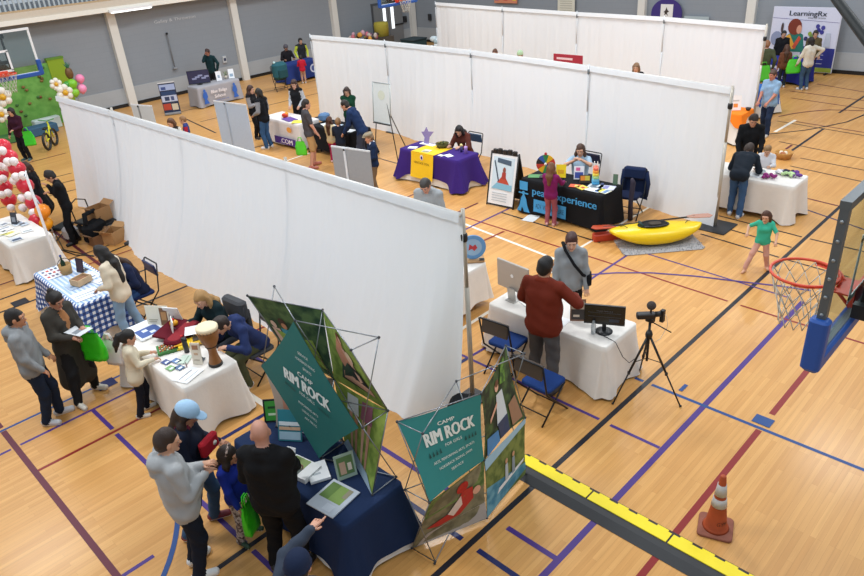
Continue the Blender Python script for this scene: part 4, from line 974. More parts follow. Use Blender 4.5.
# teal diamond across the front
m = MB(); a, b, c, d = (0-.02, .79, .81), (-.02, 0, 0.02), (-.02, -.76, .80), (-.02, 0, 1.63)
fn0 = fabric(m, b, c, d, a, (TEAL, mat('#2a5a58')), pull=.04, n=10)
m.build('logo_panel', dA)
def diam(u, v): # square coords in the diamond: upright text, u right (towards -y)
    a_ = math.radians(-7); x, y = (u-.5)*1.18, (v-.5)*1.05
    return Vector((-.024, -(x*math.cos(a_)-y*math.sin(a_)), .83+x*math.sin(a_)+y*math.cos(a_)))
m = MB()
lettering(m, diam)
for k, (tt, ww) in enumerate((('SERVICE', .13), ('HORSEBACK RIDING', .25), ('SPORTS', .11))): text(m, tt, diam, .5+.02*k, .92-.075*k, .03, INK, w=ww)
for k, (tt, ww) in enumerate((('PERFORMING ARTS', .26), ('LIVING CIVICS', .2), ('ART FIELDS', .16))): text(m, tt, diam, .5+.01*k, .30-.075*k, .03, INK, w=ww)
m.build('lettering', dA)
# standing display on the floor
dB = thing('photo_display', 'floor-standing stretch-fabric display with square teal panel and three photographs', 'display stand', (3.88, 3.66, 0))
X = [-.745, .0, .77]; Z_ = [.05, .82, 1.62]; FY = [-.13, -.15, -.06]
F_ = lambda i, j: (X[i], FY[i], Z_[j]); B_ = lambda i, j: (X[i]+(-.03 if i == 0 else 0), .16+(.02 if i == 2 else 0), Z_[j])
nodes = {}
for i in range(3):
    for jn in range(3): nodes[('f', i, jn)] = F_(i, jn); nodes[('b', i, jn)] = B_(i, jn)
nodes[('foot', 0, 0)] = (X[0], -.12, .02)
frame_truss(dB, nodes, lk+[(('f', 0, 0), ('b', 0, 0)), (('f', 0, 2), ('b', 0, 2)), (('f', 0, 1), ('b', 0, 1))])
m = MB(); fn = fabric(m, F_(0, 1), F_(1, 1), F_(1, 2), B_(0, 2), (TEAL2, mat('#2a7a78')), pull=.05); m.build('logo_panel', dB)
m = MB(); g_ = lambda u, v: fn(u, v)+Vector((0, -.006, 0)); text(m, 'CAMP', g_, .52, .80, .05, INK, w=.22, bold=.002); text(m, 'RIM ROCK', g_, .54, .60, .17, INK, w=.68, bold=.008); text(m, 'FOR GIRLS', g_, .56, .51, .04, INK, w=.24)
for k in range(4): shape(m, g_, [(.2+k*.05, .46), (.23+k*.05, .46), (.215+k*.05, .53)], GREYINK); shape(m, g_, [(.72+k*.05, .46), (.75+k*.05, .46), (.735+k*.05, .53)], GREYINK)
for k, (tt, ww) in enumerate((('ARTS, PERFORMING ARTS, SPORTS', .62), ('HORSEBACK RIDING, SWIM', .52), ('SERVICE', .2))): text(m, tt, g_, .54, .36-.09*k, .035, INK, w=ww)
m.build('lettering', dB)
m = MB(); fn = fabric(m, B_(0, 0), F_(1, 0), F_(1, 1), F_(0, 1), two_tone('#6e6b52', '#8f8a6c', 8), pull=.05)
shape(m, fn, [(0, .62), (1, .62), (1, 1), (0, 1)], two_tone('#4f6b34', '#7c8f50', 12)); shape(m, fn, [(.05, .0), (1, .0), (1, .3), (.15, .22)], mat('#b7b2ad')); fn2 = lambda u, v: fn(u, v)+Vector((0, -.004, 0))
shape(m, fn2, [(.10, .35), (.45, .45), (.62, .75), (.78, .72), (.80, .5), (.60, .32), (.3, .28)], mat('#c1332c')); blob(m, fn2, .60, .82, .10, .10, mat('#b9241f')); fn3 = lambda u, v: fn(u, v)+Vector((0, -.008, 0)); shape(m, fn3, [(.40, .45), (.58, .68), (.62, .5), (.50, .36)], mat('#ead9cf')); blob(m, fn3, .85, .62, .07, .07, mat('#e2ae92'))
m.build('photo_panel', dB)
m = MB(); fn = fabric(m, F_(1, 1), F_(2, 1), B_(2, 2), F_(1, 2), two_tone('#26301f', '#4e6636', 7), pull=.12)
fn2 = lambda u, v: fn(u, v)+Vector((0, -.004, 0)); shape(m, fn2, [(.35, .28), (.62, .28), (.60, .66), (.42, .68)], mat('#cfd6da')); blob(m, fn2, .46, .78, .06, .07, mat('#e2ae92')); blob(m, fn2, .48, .82, .06, .05, mat('#6a4630')); shape(m, fn2, [(.18, .42), (.40, .54), (.42, .6), (.18, .48)], mat('#dca78c')); shape(m, fn2, [(.38, .02), (.62, .02), (.62, .3), (.36, .3)], mat('#2f3f60'))
shape(m, fn2, [(.05, .0), (.35, .0), (.35, .22), (.05, .25)], mat('#4a87c0')); shape(m, fn2, [(.7, .05), (.95, .05), (.9, .4), (.68, .38)], mat('#9a7358')); shape(m, fn2, [(.55, .75), (.72, .7), (.85, .99), (.7, .99)], two_tone('#6f9a3a', '#3d5a2a', 14))
m.build('photo_panel', dB)
m = MB(); fn = fabric(m, F_(1, 0), F_(2, 0), F_(2, 1), F_(1, 1), two_tone('#54662f', '#7d8a48', 9), pull=.05)
shape(m, fn, [(0, .0), (1, .1), (1, .22), (0, .5)], WATER); shape(m, fn, [(0, .82), (1, .92), (1, 1), (0, 1)], SKY); fn2 = lambda u, v: fn(u, v)+Vector((0, -.005, 0)); shape(m, fn2, [(.25, .22), (.92, .30), (.95, .35), (.3, .3)], mat('#e9edf0'))
for u, c in ((.45, '#b9c3cc'), (.62, '#8c9aa8')): shape(m, fn2, [(u, .3), (u+.08, .3), (u+.07, .58), (u+.01, .58)], mat(c)); blob(m, fn2, u+.04, .63, .03, .045, mat('#c99a7c'))
m.build('photo_panel', dB)
# carrying bag behind the standing display
t = thing('carry_bag', 'black soft bag on the floor at the foot of the nearest drape pole', 'bag', (4.85, 4.75, 0), .5)
m = MB(); m.rbox((0, 0, .16), (.6, .32, .3), cloth('#17181b'), .12); m.build('bag_body', t); m = MB(); m.tube([(-.18, -.1, .3), (-.1, -.12, .42), (.1, -.12, .42), (.18, -.1, .3)], .015, BLACK); m.build('strap', t)

# ------------------------------------------------------------ papers and small goods
def sheet(x, y, w, h, rz, label, base='#f2f2f0', art=(), z=TH+.016, thick=.002, cat='leaflet', group=None, name='leaflet'):
    m = MB(); m.box((0, 0, thick/2), (w, h, thick), mat(base, .5))
    for q_, (u0, v0, u1, v1, c) in enumerate(art): m.box(((u0+u1)/2*w-w/2, (v0+v1)/2*h-h/2, thick+.0006+.0007*q_), ((u1-u0)*w, (v1-v0)*h, .0008), mat(c, .5))
    o = m.build(name, None, (x, y, z), math.radians(rz)); return tag(o, label, cat, group)
def standee(x, y, w, h, face, label, base='#f2f2f0', art=(), z=TH+.016, back=12, cat='sign', name='table_sign', words=()):
    t = thing(name, label, cat, (x, y, z), math.radians(face+90)); R_ = Matrix.Rotation(math.radians(-back), 4, 'X')
    m = MB(); m.box((0, 0, h/2), (w, .012, h), mat(base, .5))
    for q_, (u0, v0, u1, v1, c) in enumerate(art): m.box(((u0+u1)/2*w-w/2, -.0075-.0008*q_, (v0+v1)/2*h), ((u1-u0)*w, .003, (v1-v0)*h), mat(c, .5))
    for (s_, u, v_, hh, ww, c) in words: text(m, s_, lambda a, b: Vector((a*w-w/2, -.011, b*h)), u, v_, hh, mat(c), w=ww)
    o = m.build('panel', t); o.matrix_local = R_
    m = MB(); m.box((0, .05+h*.12, .004), (w*.5, .12, .008), mat('#55585c')); m.tube([(0, .02+h*.05, h*.5), (0, .1+h*.12, .006)], .006, mat('#55585c')); m.build('easel_foot', t); return t
# left-edge table
k = 0
for (x, y, w, h, rz, base, art) in ((2.95, 14.25, .2, .28, 0, '#dfe3e6', [(.1, .1, .9, .5, '#4a5a74')]), (2.98, 14.62, .22, .28, 15, '#f4f0d8', [(.1, .5, .9, .9, '#d9cf6a')]), (3.25, 14.55, .2, .28, -10, '#f4f4f4', [(.1, .2, .9, .4, '#9aa')]),
                                 (3.0, 15.0, .22, .28, 5, '#f4f4f4', [(.1, .6, .9, .8, '#99a0ab')]), (3.26, 15.1, .2, .28, 0, '#e9ecef', [(.1, .2, .9, .7, '#a8b4c4')]), (3.05, 15.35, .22, .28, 20, '#f0f0ee', [(.2, .2, .8, .5, '#8b93a0')]), (3.33, 14.95, .15, .2, 0, '#c7d2dc', []), (2.86, 14.8, .2, .26, -6, '#f3f3ee', [(.1, .1, .9, .3, '#c8c266')])):
    if isinstance(art, list):
        art = [(a[0], a[1], a[2], a[3], a[4] if len(a[4]) == 7 else '#99aaaa') for a in art]
    sheet(x, y, w, h, rz, ['pale leaflet with a dark blue block at the near end of the left-edge table', 'cream leaflet with yellow top on the left-edge table', 'white leaflet with one grey stripe on the left-edge table', 'white leaflet with a grey band in the middle of the left-edge table', 'bluish leaflet at the inner side of the left-edge table', 'tilted white leaflet at the far end of the left-edge table', 'small pale blue card on the left-edge table', 'white leaflet with a yellow-green stripe on the left-edge table'][k], base, art, group=None); k += 1
standee(3.2, 15.1, .14, .24, -150, 'small dark card stand on the left-edge table', '#3a3e46', [(.2, .2, .8, .6, '#8a8f98')])
# gingham table
sheet(2.83, 12.0, .34, .46, 0, 'white sheet with small red squares at the far end of the gingham table', '#f1f3f6', [(.1+.2*i, .15+.3*j_, .22+.2*i, .3+.3*j_, ['#c9574c', '#8e5c74', '#3f587f'][(i+j_) % 3]) for i in range(4) for j_ in range(3)])
sheet(2.86, 10.72, .40, .34, 0, 'white sheet with rows of small print at the near end of the gingham table', '#f4f6f8', [(.1, .55, .9, .62, '#8fa3b8'), (.1, .3, .9, .36, '#9fb0c2'), (.7, .12, .85, .28, '#4a5f80')])
sheet(3.18, 11.35, .2, .32, 0, 'narrow white sheet beside the dark tablet on the gingham table', '#eef2f6', [(.2, .2, .8, .35, '#6d7f94')]); sheet(2.86, 11.2, .22, .3, 0, 'clear blue-tinted sheet in the middle of the gingham table', '#b4c9e2', [(.2, .3, .8, .5, '#7f97b5')]); sheet(3.2, 11.0, .16, .22, 10, 'small white card near the edge of the gingham table', '#eef2f6', [(.2, .3, .8, .4, '#55606e')])
t = thing('wooden_bucket', 'tan wooden bucket holding a dark bottle on the gingham table', 'bucket', (2.98, 11.80, TH+.01))
m = MB(); m.lathe([(.085, 0), (.105, .17), (.095, .17), (.08, .02), (0, .02)], (0, 0, 0), mat('#b08a55', .7, noise=.15), 16); m.build('pail', t); m = MB(); m.tube([(.1*math.cos(a), .0, .17+.1*math.sin(a)) for a in [math.pi*k/8 for k in range(9)]], .005, DKMETAL); m.build('handle', t)
m = MB(); m.lathe([(.035, 0), (.038, .16), (.014, .22), (.014, .28), (0, .28)], (0, 0, 0), mat('#1f3a2c', .2), 12); m.ball((.0, .0, .285), .02, mat('#384a8a')); o = m.build('bottle', None, (2.97, 11.82, TH+.04)); tag(o, 'dark green bottle standing in the wooden bucket', 'bottle')
t = thing('wooden_crate', 'shallow light wooden crate tilted up on the gingham table', 'crate', (2.98, 11.17, TH+.03), .3)
m = MB(); CR = mat('#c9a983', .7, noise=.15)
m.box((0, 0, .01), (.26, .20, .015), CR)
for a in ((-.125, 0, .015, .2), (.125, 0, .015, .2)): m.box((a[0], 0, .05), (.015, .2, .1), CR)
for a in (-.095, .095): m.box((0, a, .05), (.26, .015, .1), CR)
m.build('crate_box', t); m = MB(); m.box((0, 0, .05), (.2, .14, .05), mat('#8a5f3f')); m.build('contents', t)
standee(3.13, 11.62, .16, .24, -160, 'dark brown tablet propped up on the gingham table', '#2b2028', [(.1, .1, .9, .9, '#3a2c3c')])
# drum table
sheet(2.95, 8.85, .5, .36, 90, 'white box with a blue printed picture at the far end of the drum table', '#f0f3f6', [(.08, .08, .6, .92, '#4661a0'), (.16, .3, .3, .5, '#d9e4f2'), (.36, .5, .5, .7, '#dfe8f4')], thick=.02)
standee(3.13, 8.82, .34, .30, 215, 'pale upright board with a brown photograph standing on the drum table', '#e8e2d2', [(.62, .05, .95, .9, '#7a573c'), (.68, .3, .9, .7, '#b98a5a'), (.1, .3, .5, .34, '#b9b29c'), (.1, .2, .45, .24, '#b9b29c')], back=8)
sheet(3.2, 9.0-.1, .3, .42, 10, 'plain white paper at the far corner of the drum table', '#f4f4f2')
standee(3.33, 8.68, .24, .3, 30, 'blank white folded card standing at the far side of the drum table', '#f2f2f0', [], back=15)
standee(3.12, 8.42, .22, .24, 160, 'white card with tiny print beside the red instrument case', '#eeece6', [(.15, .5, .8, .54, '#bbb5a6'), (.15, .35, .7, .39, '#bbb5a6')], back=10)
t = thing('instrument_case', 'open wine-red instrument case on the drum table', 'case', (3.2, 8.28, TH+.012), .5)
m = MB(); RC = cloth('#5e1020'); m.rbox((0, 0, .045), (.62, .26, .09), RC, .1); m.box((.06, .22, .075), (.5, .22, .03), RC, rx=.12); m.build('shell', t); m = MB(); m.rbox((0, -.01, .08), (.52, .18, .03), mat('#8a1a26', .9), .07); m.build('lining', t)
for (x, y, r, lab) in ((3.22, 8.52, .055, 'yellow round shaker at the left end of the red case'), (3.13, 8.15, .05, 'yellow round shaker near the middle of the drum table')):
    m = MB(); m.lathe([(0, 0), (r, .01), (r*1.05, .04), (r*.6, .07), (0, .075)], (0, 0, 0), mat('#e9a820', .4), 14); m.ball((0, 0, .08), r*.4, mat('#c9281f')); o = m.build('shaker', None, (x, y, TH+(.10 if x > 3.2 else .02))); tag(o, lab, 'shaker')
sheet(3.35, 8.1, .24, .34, 60, 'white paper leaning over the red case on the drum table', '#f2f4f6', [], z=TH+.12)
t = thing('picture_box', 'green edged box full of small coloured beads on the drum table', 'box', (2.90, 8.13, TH+.01), -.35)
m = MB(); GB = mat('#3f7a3a'); m.box((0, 0, .02), (.26, .22, .04), GB); m.build('tray', t); m = MB()
for i in range(7):
    for q in range(6): m.ball((-.09+.03*i, -.075+.03*q, .045), .012, mat(['#c9382c', '#e7e0d0', '#8a3a2a', '#d98f4a'][(i*3+q) % 4]), 6, 4)
m.build('beads', t)['kind'] = 'stuff'
t = thing('yellow_case', 'bright yellow open case beside the bead box on the drum table', 'case', (3.08, 8.06, TH+.01), -.4); m = MB(); m.rbox((0, 0, .02), (.34, .22, .04), mat('#f2cf1c', .5), .03); m.rbox((.20, -.02, .035), (.2, .18, .05), mat('#e2b322', .5), .03); m.build('shell', t); m = MB(); m.box((-.05, 0, .045), (.12, .12, .012), mat('#d9a01a')); m.box((.2, -.02, .065), (.12, .1, .012), mat('#3a3024')); m.build('inserts', t)
m = MB(); m.lathe([(.032, 0), (.036, .1), (.03, .15), (.036, .17), (.034, .21), (0, .215)], (0, 0, 0), mat('#191b20', .3), 14); o = m.build('bottle', None, (3.04, 7.87, TH+.012)); tag(o, 'short black bottle on the drum table beside the yellow case', 'bottle')
cl = [('#3c4f86', 2.74, 7.86), ('#5f7fae', 2.84, 7.78), ('#7fae72', 2.71, 7.68), ('#4b6a8f', 2.79, 7.60)]
for c, x, y in cl: sheet(x, y, .09, .12, 10, {'#3c4f86': 'dark blue', '#5f7fae': 'light blue', '#7fae72': 'green', '#4b6a8f': 'slate'}[c]+' small picture card in the group on the drum table', c, [(.2, .2, .8, .5, '#e4ecf2')], group=None, cat='card', name='picture_card')
sheet(2.93, 7.72, .2, .14, 40, 'pale green slip beside the picture cards on the drum table', '#c3d3c4', [(.1, .3, .9, .4, '#8aa08c')])
sheet(2.78, 7.36, .32, .24, 20, 'white sheet with lines of print at the near corner of the drum table', '#f2f4f5', [(.1, .6, .8, .65, '#59636e'), (.1, .25, .9, .28, '#87919a')])
m = MB(); m.tube([(0, 0, .006), (.12, .05, .006)], .005, mat('#6a2a3a')); o = m.build('pen', None, (2.85, 7.52, TH+.012), .8); tag(o, 'thin dark pen lying by the picture cards on the drum table', 'pen')
standee(2.98, 7.47, .13, .30, 215, 'tall beige leaflet card standing in front of the drum', '#e2d8c6', [(.2, .7, .8, .9, '#a8795a'), (.3, .45, .7, .55, '#c9a888'), (.2, .2, .8, .24, '#b5a58e')], back=6)
# djembe
t = thing('djembe', 'carved wooden goblet hand drum with cream skin on the white table', 'drum', (3.13, 7.30, TH+.01)); t.scale = (.88, .88, .92)
WD = mat('#8a5a2e', .45, noise=.3, nscale=14)
m = MB(); m.lathe([(.095, .0), (.088, .05), (.062, .16), (.058, .24), (.075, .30), (.125, .40), (.145, .50), (.145, .58)], (0, 0, 0), WD, 24); m.build('shell', t)
m = MB(); m.lathe([(.10, 0), (.10, .03), (.09, .04)], (0, 0, 0), mat('#1b1713', .5), 24); m.build('base_ring', t)
m = MB(); m.lathe([(.15, .555), (.156, .575), (.156, .60), (.14, .615), (0, .617)], (0, 0, 0), mat('#eadbb9', .6), 24); m.build('drumhead', t)
m = MB()
for kk in range(18):
    a = 2*math.pi*kk/18; a2 = a+.17; m.tube([(.152*math.cos(a), .152*math.sin(a), .57), (.078*math.cos(a2), .078*math.sin(a2), .31)], .004, mat('#3a2a1a'), 5)
m.tube([(.08*math.cos(a), .08*math.sin(a), .305) for a in [2*math.pi*q/20 for q in range(20)]], .007, mat('#2a1d12'), 6, closed=True)
m.build('ropes', t)
# navy table goods
sheet(2.66, 4.86, .24, .34, 10, 'stack of white magazines with a green landscape cover on the navy table', '#f1f1ef', [(.05, .35, .95, .95, '#8fa465'), (.05, .35, .45, .6, '#54605a'), (.35, .45, .6, .6, '#c9d2c0')], thick=.05, cat='magazine', name='magazine_stack')
sheet(2.75, 4.70, .20, .27, -25, 'pile of plain white folded leaflets beside the magazines on the navy table', '#eceeef', [(.2, .3, .6, .4, '#b9bfc4')], thick=.03)
sheet(2.63, 4.31, .38, .34, 8, 'grey framed notebook with a photo of trees lying on the navy table', '#b9c0ca', [(.38, .15, .92, .92, '#7f9a50'), (.38, .6, .92, .92, '#5f7c3c'), (.6, .15, .92, .3, '#8f8a72'), (.08, .2, .3, .5, '#c9cfd8')], thick=.012, cat='notebook', name='notebook')
standee(2.90, 4.42, .20, .26, 250, 'small framed photo standee at the foot of the tall display on the navy table', '#9fb3a4', [(.1, .15, .9, .9, '#5d7c4a'), (.2, .2, .5, .7, '#c9a48c'), (.6, .3, .8, .6, '#e3d4c4')], back=14, cat='photo frame', name='standing_photo')
standee(2.98, 5.68, .34, .26, 225, 'black framed green printed screen at the far corner of the navy table', '#15181a', [(.06, .08, .94, .92, '#3f9a3a'), (.15, .3, .8, .4, '#cfe6c4'), (.15, .6, .6, .7, '#1d4a22')], back=20)
standee(2.86, 5.32, .26, .34, 215, 'teal and white brochure rack on the navy table behind the bald man', '#2b7f8c', [(.05, .05, .95, .3, '#a8c6d4'), (.05, .5, .95, .62, '#e0e8ea'), (.05, .36, .95, .46, '#d9b08c')], back=20)
standee(2.62, 5.00, .1, .2, 200, 'little white name tent on the navy table behind the bald man', '#e9ebee', [], back=25)
m = MB(); m.lathe([(.03, 0), (.03, .16), (.012, .2), (.012, .22), (0, .22)], (0, 0, 0), mat('#22252a', .3), 12); o = m.build('bottle', None, (2.9, 5.48, TH+.015)); tag(o, 'dark bottle beside the green screen on the navy table', 'bottle')
# monitor table
t = thing('all_in_one_computer', 'silver all-in-one computer seen from behind on the monitor table', 'computer', (6.66, 5.36, TH+.005), math.radians(-95))
AL = mat('#b6b3ae', .35, .35, noise=.02)
m = MB(); m.rbox((0, 0, .0), (.58, .42, .03), AL, .02, tilt=Matrix.Rotation(math.pi/2, 3, 'X')); o = m.build('display_case', t, (0, .02, .36))
m = MB(); m.box((0, -.015, .10), (.14, .012, .20), AL, rx=.12); m.box((0, .03, .006), (.16, .19, .010), AL); m.build('stand', t)
m = MB(); m.box((0, .038, .38), (.55, .004, .36), BLACK); m.build('screen', t)
m = MB(); fnl = plane_map((0, .001, .37), (1, 0, 0), (0, 0, 1)); fA = lambda u, v: Vector((u, .0035, .37+v))
shape(m, lambda u, v: Vector((u, -.0008, .38+v)), [(.025*math.cos(a)*(1+.12*math.cos(2*a)), .028*math.sin(a)) for a in [2*math.pi*q/16 for q in range(16)]], mat('#e9e9e9')); o = m.build('emblem', t)
m = MB(); m.tube([(6.68, 5.25, .75), (6.62, 5.1, .75), (6.6, 5.0, .75)], .006, mat('#cfd2d4')); o = m.build('cable', None); tag(o, 'short pale cable beside the silver computer stand', 'cable')
def monitor(x, y, z, w, h, heading, label, img=None, dark='#101216', stand=.12, s2='#1c2430'):
    t = thing('monitor', label, 'monitor', (x, y, z), math.radians(heading+90))
    m = MB(); m.box((0, 0, stand+h/2), (w, .03, h), BLACK); m.build('bezel', t)
    m = MB(); m.box((0, -.0165, stand+h/2+.008), (w-.02, .003, h-.035), mat(dark, .25, noise=0)); 
    if img: img(m, w, h, stand)
    m.build('screen', t)
    m = MB(); m.box((0, .03, stand*.6), (.05, .025, stand+.1), BLACK); m.lathe([(.11, 0), (.11, .008), (.03, .016), (0, .016)], (0, .02, .0), BLACK, 20); m.build('stand', t); return t
def scr(m, w, h, st):
    for k, zz in enumerate((.62, .42)): m.box((0, -.0185, st+h*zz), (w*.8, .002, .004), mat('#3b4654', .3))
    text(m, 'music lessons', lambda u, v: Vector((u, -.019, v)), 0, st+h*.7, .014, mat('#6d7683'), w=.2); m.box((.12, -.0185, st+h*.25), (.12, .002, .04), mat('#2c3a4c', .3))
monitor(6.70, 3.93, TH+.006, .50, .27, 207, 'black widescreen monitor standing on the near end of the white monitor table', scr, '#15181d')
standee(6.72, 4.33, .20, .30, 215, 'small framed picture leaning behind the monitor', '#8a6248', [(.08, .08, .92, .92, '#3a3430'), (.08, .55, .92, .92, '#b9a48c'), (.2, .2, .6, .3, '#d9c7b0')], back=10, cat='picture')
m = MB(); m.lathe([(.03, 0), (.032, .12), (.018, .16), (.018, .18), (0, .18)], (0, 0, 0), mat('#b8c0c4', .15, noise=0, alpha=.55), 12); o = m.build('bottle', None, (6.6, 4.02, TH+.006)); tag(o, 'clear plastic bottle left of the black monitor', 'bottle')
m = MB(); m.tube([(6.62, 3.9, .752), (6.60, 3.78, .752), (6.60, 3.70, .735), (6.62, 3.60, .55), (6.7, 3.55, .44), (6.9, 3.55, .42), (7.1, 3.58, .45)], .005, BLACK, 6); o = m.build('cable'); tag(o, 'thin black monitor cable hanging off the near corner of the white table', 'cable')
sheet(6.6, 4.55, .2, .28, 5, 'white paper beside the framed picture on the monitor table', '#f2f2f2', [(.2, .5, .8, .55, '#bbbbbb')], z=TH+.006)
# video tripod
t = thing('camera_tripod', 'black video tripod with round furry microphone beside the monitor table', 'tripod', (6.78, 3.36, 0)); t.scale = (1, 1, .88)
top_ = Vector((0, 0, 1.02))
for (px, py) in ((-.42, .19), (.04, -.47), (.36, .27)):
    m = MB(); e = Vector((px, py, .01)); m.tube([top_, top_*.45+e*.55], .015, BLACK); m.tube([top_*.55+e*.45, e], .010, BLACK); m.lathe([(.019, -.02), (.019, .02)], top_*.45+e*.55, BLACK, 8); m.ball(e+Vector((0, 0, .008)), .018, BLACK, 8, 6); m.build('leg', t)
m = MB(); m.tube([(0, 0, .58), (0, 0, 1.22)], .017, BLACK); m.lathe([(.04, -.05), (.045, 0), (.03, .05)], (0, 0, 1.02), BLACK, 12)
for (px, py) in ((-.42, .19), (.04, -.47), (.36, .27)): m.tube([(0, 0, .62), (px*.42, py*.42, .62)], .006, BLACK)
m.build('centre_column', t)
m = MB(); m.rbox((0, 0, 1.25), (.07, .1, .06), BLACK, .01); m.tube([(0, -.03, 1.22), (.08, -.24, 1.1)], .008, BLACK); m.build('pan_head', t)
m = MB(); m.rbox((-.04, .04, 1.32), (.22, .09, .07), BLACK, .02, rz=2.3); m.rbox((.1, -.1, 1.3), (.06, .05, .16), BLACK, .01); m.lathe([(.035, 0), (.035, .06)], (.02, -.05, 1.34), BLACK, 12, axis=(.5, -.5, 0)); o = m.build('camcorder'); o.location = (6.78, 3.36, -.16); tag(o, 'small black camcorder on the tripod head', 'camera')
m = MB(); m.ball((0, 0, 0), .055, mat('#4a4340', .95, noise=.3, nscale=80, bump=.8, bscale=200), 16, 12); m.tube([(0, 0, -.05), (0, 0, -.09)], .012, BLACK); o = m.build('microphone', None, (6.78, 3.36, 1.29)); tag(o, 'round furry grey microphone on top of the camcorder', 'microphone')
m = MB(); m.tube([(6.83, 3.3, 1.34), (6.9, 3.22, 1.3), (6.92, 3.2, 1.15), (6.86, 3.25, .98), (6.8, 3.33, .9)], .003, mat('#d9d2c4'), 6); o = m.build('cable'); o.location.z = -.15; tag(o, 'thin pale wire looping from the camcorder down the tripod', 'cable')

# ------------------------------------------------------------ black table goods
Zt = TH+.012
t = thing('prize_spinner', 'small multicoloured spinning prize wheel at the left end of the black table', 'prize wheel', (11.05, 7.98, Zt), math.radians(-62))
m = MB(); cs = ['#c0392b', '#e2b31e', '#2b8a4a', '#2758a8', '#1d1d22', '#c0392b', '#e2b31e', '#2b8a4a', '#2758a8', '#1d1d22']
for k in range(10):
    a0, a1 = 2*math.pi*k/10, 2*math.pi*(k+1)/10
    m.prism([(0, 0, .28)]+[(.19*math.cos(a0+(a1-a0)*q/3), 0, .28+.19*math.sin(a0+(a1-a0)*q/3)) for q in range(4)], (0, .015, 0), mat(cs[k], .5))
m.build('disc', t); m = MB(); m.ball((0, -.01, .28), .03, mat('#d8d0c8')); m.box((0, .03, .15), (.04, .02, .3), BLACK); m.rbox((0, .02, .01), (.25, .16, .02), BLACK, .02); m.ball((0, 0, .49), .03, mat('#b02a2a')); m.build('stand', t)
standee(11.2, 7.72, .2, .26, 205, 'yellow card standing right of the prize wheel', '#f2d21a', [(.2, .3, .8, .6, '#d9a21a')])
standee(11.30, 7.36, .2, .26, 210, 'white and blue picture card behind the girl in purple', '#e9eaf2', [(.1, .1, .9, .55, '#3a4fa0'), (.2, .65, .6, .9, '#d9649a')])
standee(11.2, 7.15, .22, .15, 215, 'low brochure holder beside the rainbow bag', '#3e3428', [(.1, .3, .5, .9, '#e08a2e'), (.5, .3, .9, .9, '#d8c64a')])
t = thing('gift_bag', 'rainbow tie-dyed gift bag on the black table', 'bag', (11.3, 6.98, Zt), .6)
m = MB()
for k, c in enumerate(('#4aa3d2', '#6fb9d8', '#9fc98a', '#e8d04e', '#ee9a3c', '#e0705a')):
    m.rbox((0, 0, .03+k*.055), (.26-.012*k, .14-.008*k, .056), mat(c, .8, noise=.15, nscale=30), .04)
m.build('bag_body', t); m = MB()
for q in (-.03, .03): m.tube([(-.06, q, .33), (-.05, q, .42), (.05, q, .42), (.06, q, .33)], .006, mat('#e9e4da'))
m.build('handle', t)
for (x, y, w_, h_, rz, lab, base, art) in ((11.0, 8.2, .2, .28, 30, 'green leaflet at the far left corner of the black table', '#4f8a50', []), (10.95, 7.22, .16, .2, 20, 'orange and red leaflet on the black table', '#d8562c', [(.2, .2, .8, .5, '#f0d060')]), (10.95, 7.05, .18, .22, -20, 'yellow picture leaflet near the front edge of the black table', '#e8cf52', [(.3, .2, .7, .6, '#c0392b')]),
     (11.15, 6.88, .2, .28, 10, 'grey and white booklet on the black table', '#c4ccd0', [(.1, .4, .9, .8, '#6f7f8c')]), (10.98, 6.80, .22, .3, 0, 'white booklet with a blue stripe on the black table', '#e8ecee', [(.1, .1, .9, .3, '#3b66a8')]), (11.2, 6.66, .22, .3, 15, 'pale lilac booklet at the right end of the black table', '#cfd2e6', [(.1, .4, .9, .7, '#7f7fb4')]), (11.0, 6.62, .2, .26, -5, 'booklet with a yellow and blue cover at the near right corner of the black table', '#dfe2cc', [(.1, .5, .9, .9, '#d8cf3c'), (.1, .1, .9, .4, '#5f86b4')]),
     (11.3, 7.3, .3, .05, 40, 'dark blue ruler-like strip on the black table', '#27376e', []), (11.25, 6.8, .25, .06, 30, 'dark blue long strip near the booklets on the black table', '#2a3f7c', [])):
    sheet(x, y, w_, h_, rz, lab, base, art, z=Zt, thick=.008)
standee(11.42, 6.62, .09, .2, 200, 'narrow green card standing at the far right corner of the black table', '#55705a', [], back=8)
sheet(10.62, 8.02, .36, .26, 10, 'white paper lying on the floor in front of the black table', '#ececea', z=.008)
# sandwich board
t = thing('sandwich_board', 'black and white sandwich board with a kayaker picture left of the black table', 'sign', (11.02, 8.98, 0), math.radians(-90+6))
m = MB(); tl = math.radians(11)
fnb = lambda u, v: Vector((-.31+.62*u, -.25+.245*v-.012, .05+1.02*v))
m.add([fnb(0, 0), fnb(1, 0), fnb(1, 1), fnb(0, 1)], [(0, 1, 2, 3)], mat('#e8eaec', .5))
g2 = lambda u, v: fnb(u, v)+Vector((0, -.006, 0)); g3 = lambda u, v: fnb(u, v)+Vector((0, -.010, 0))
shape(m, g2, [(.08, .30), (.92, .30), (.92, .95), (.08, .95)], mat('#c9dbe6')); shape(m, g3, [(.25, .84), (.8, .80), (.8, .90), (.25, .93)], mat('#44586c')); shape(m, g3, [(.30, .45), (.55, .62), (.8, .42), (.6, .36)], mat('#b8452e')); blob(m, g3, .55, .70, .06, .06, mat('#8a4a3a')); shape(m, g3, [(.46, .52), (.64, .52), (.62, .66), (.48, .66)], mat('#a3382c'))
shape(m, g3, [(.1, .32), (.9, .30), (.9, .42), (.3, .44)], mat('#7fb4cc')); shape(m, g3, [(.12, .86), (.16, .88), (.38, .48), (.34, .46)], mat('#39485a'))
for k in range(4): shape(m, g3, [(.15, .22-.05*k), (.75, .22-.05*k), (.75, .235-.05*k), (.15, .235-.05*k)], mat('#b5bcc2'))
m.build('poster', t)
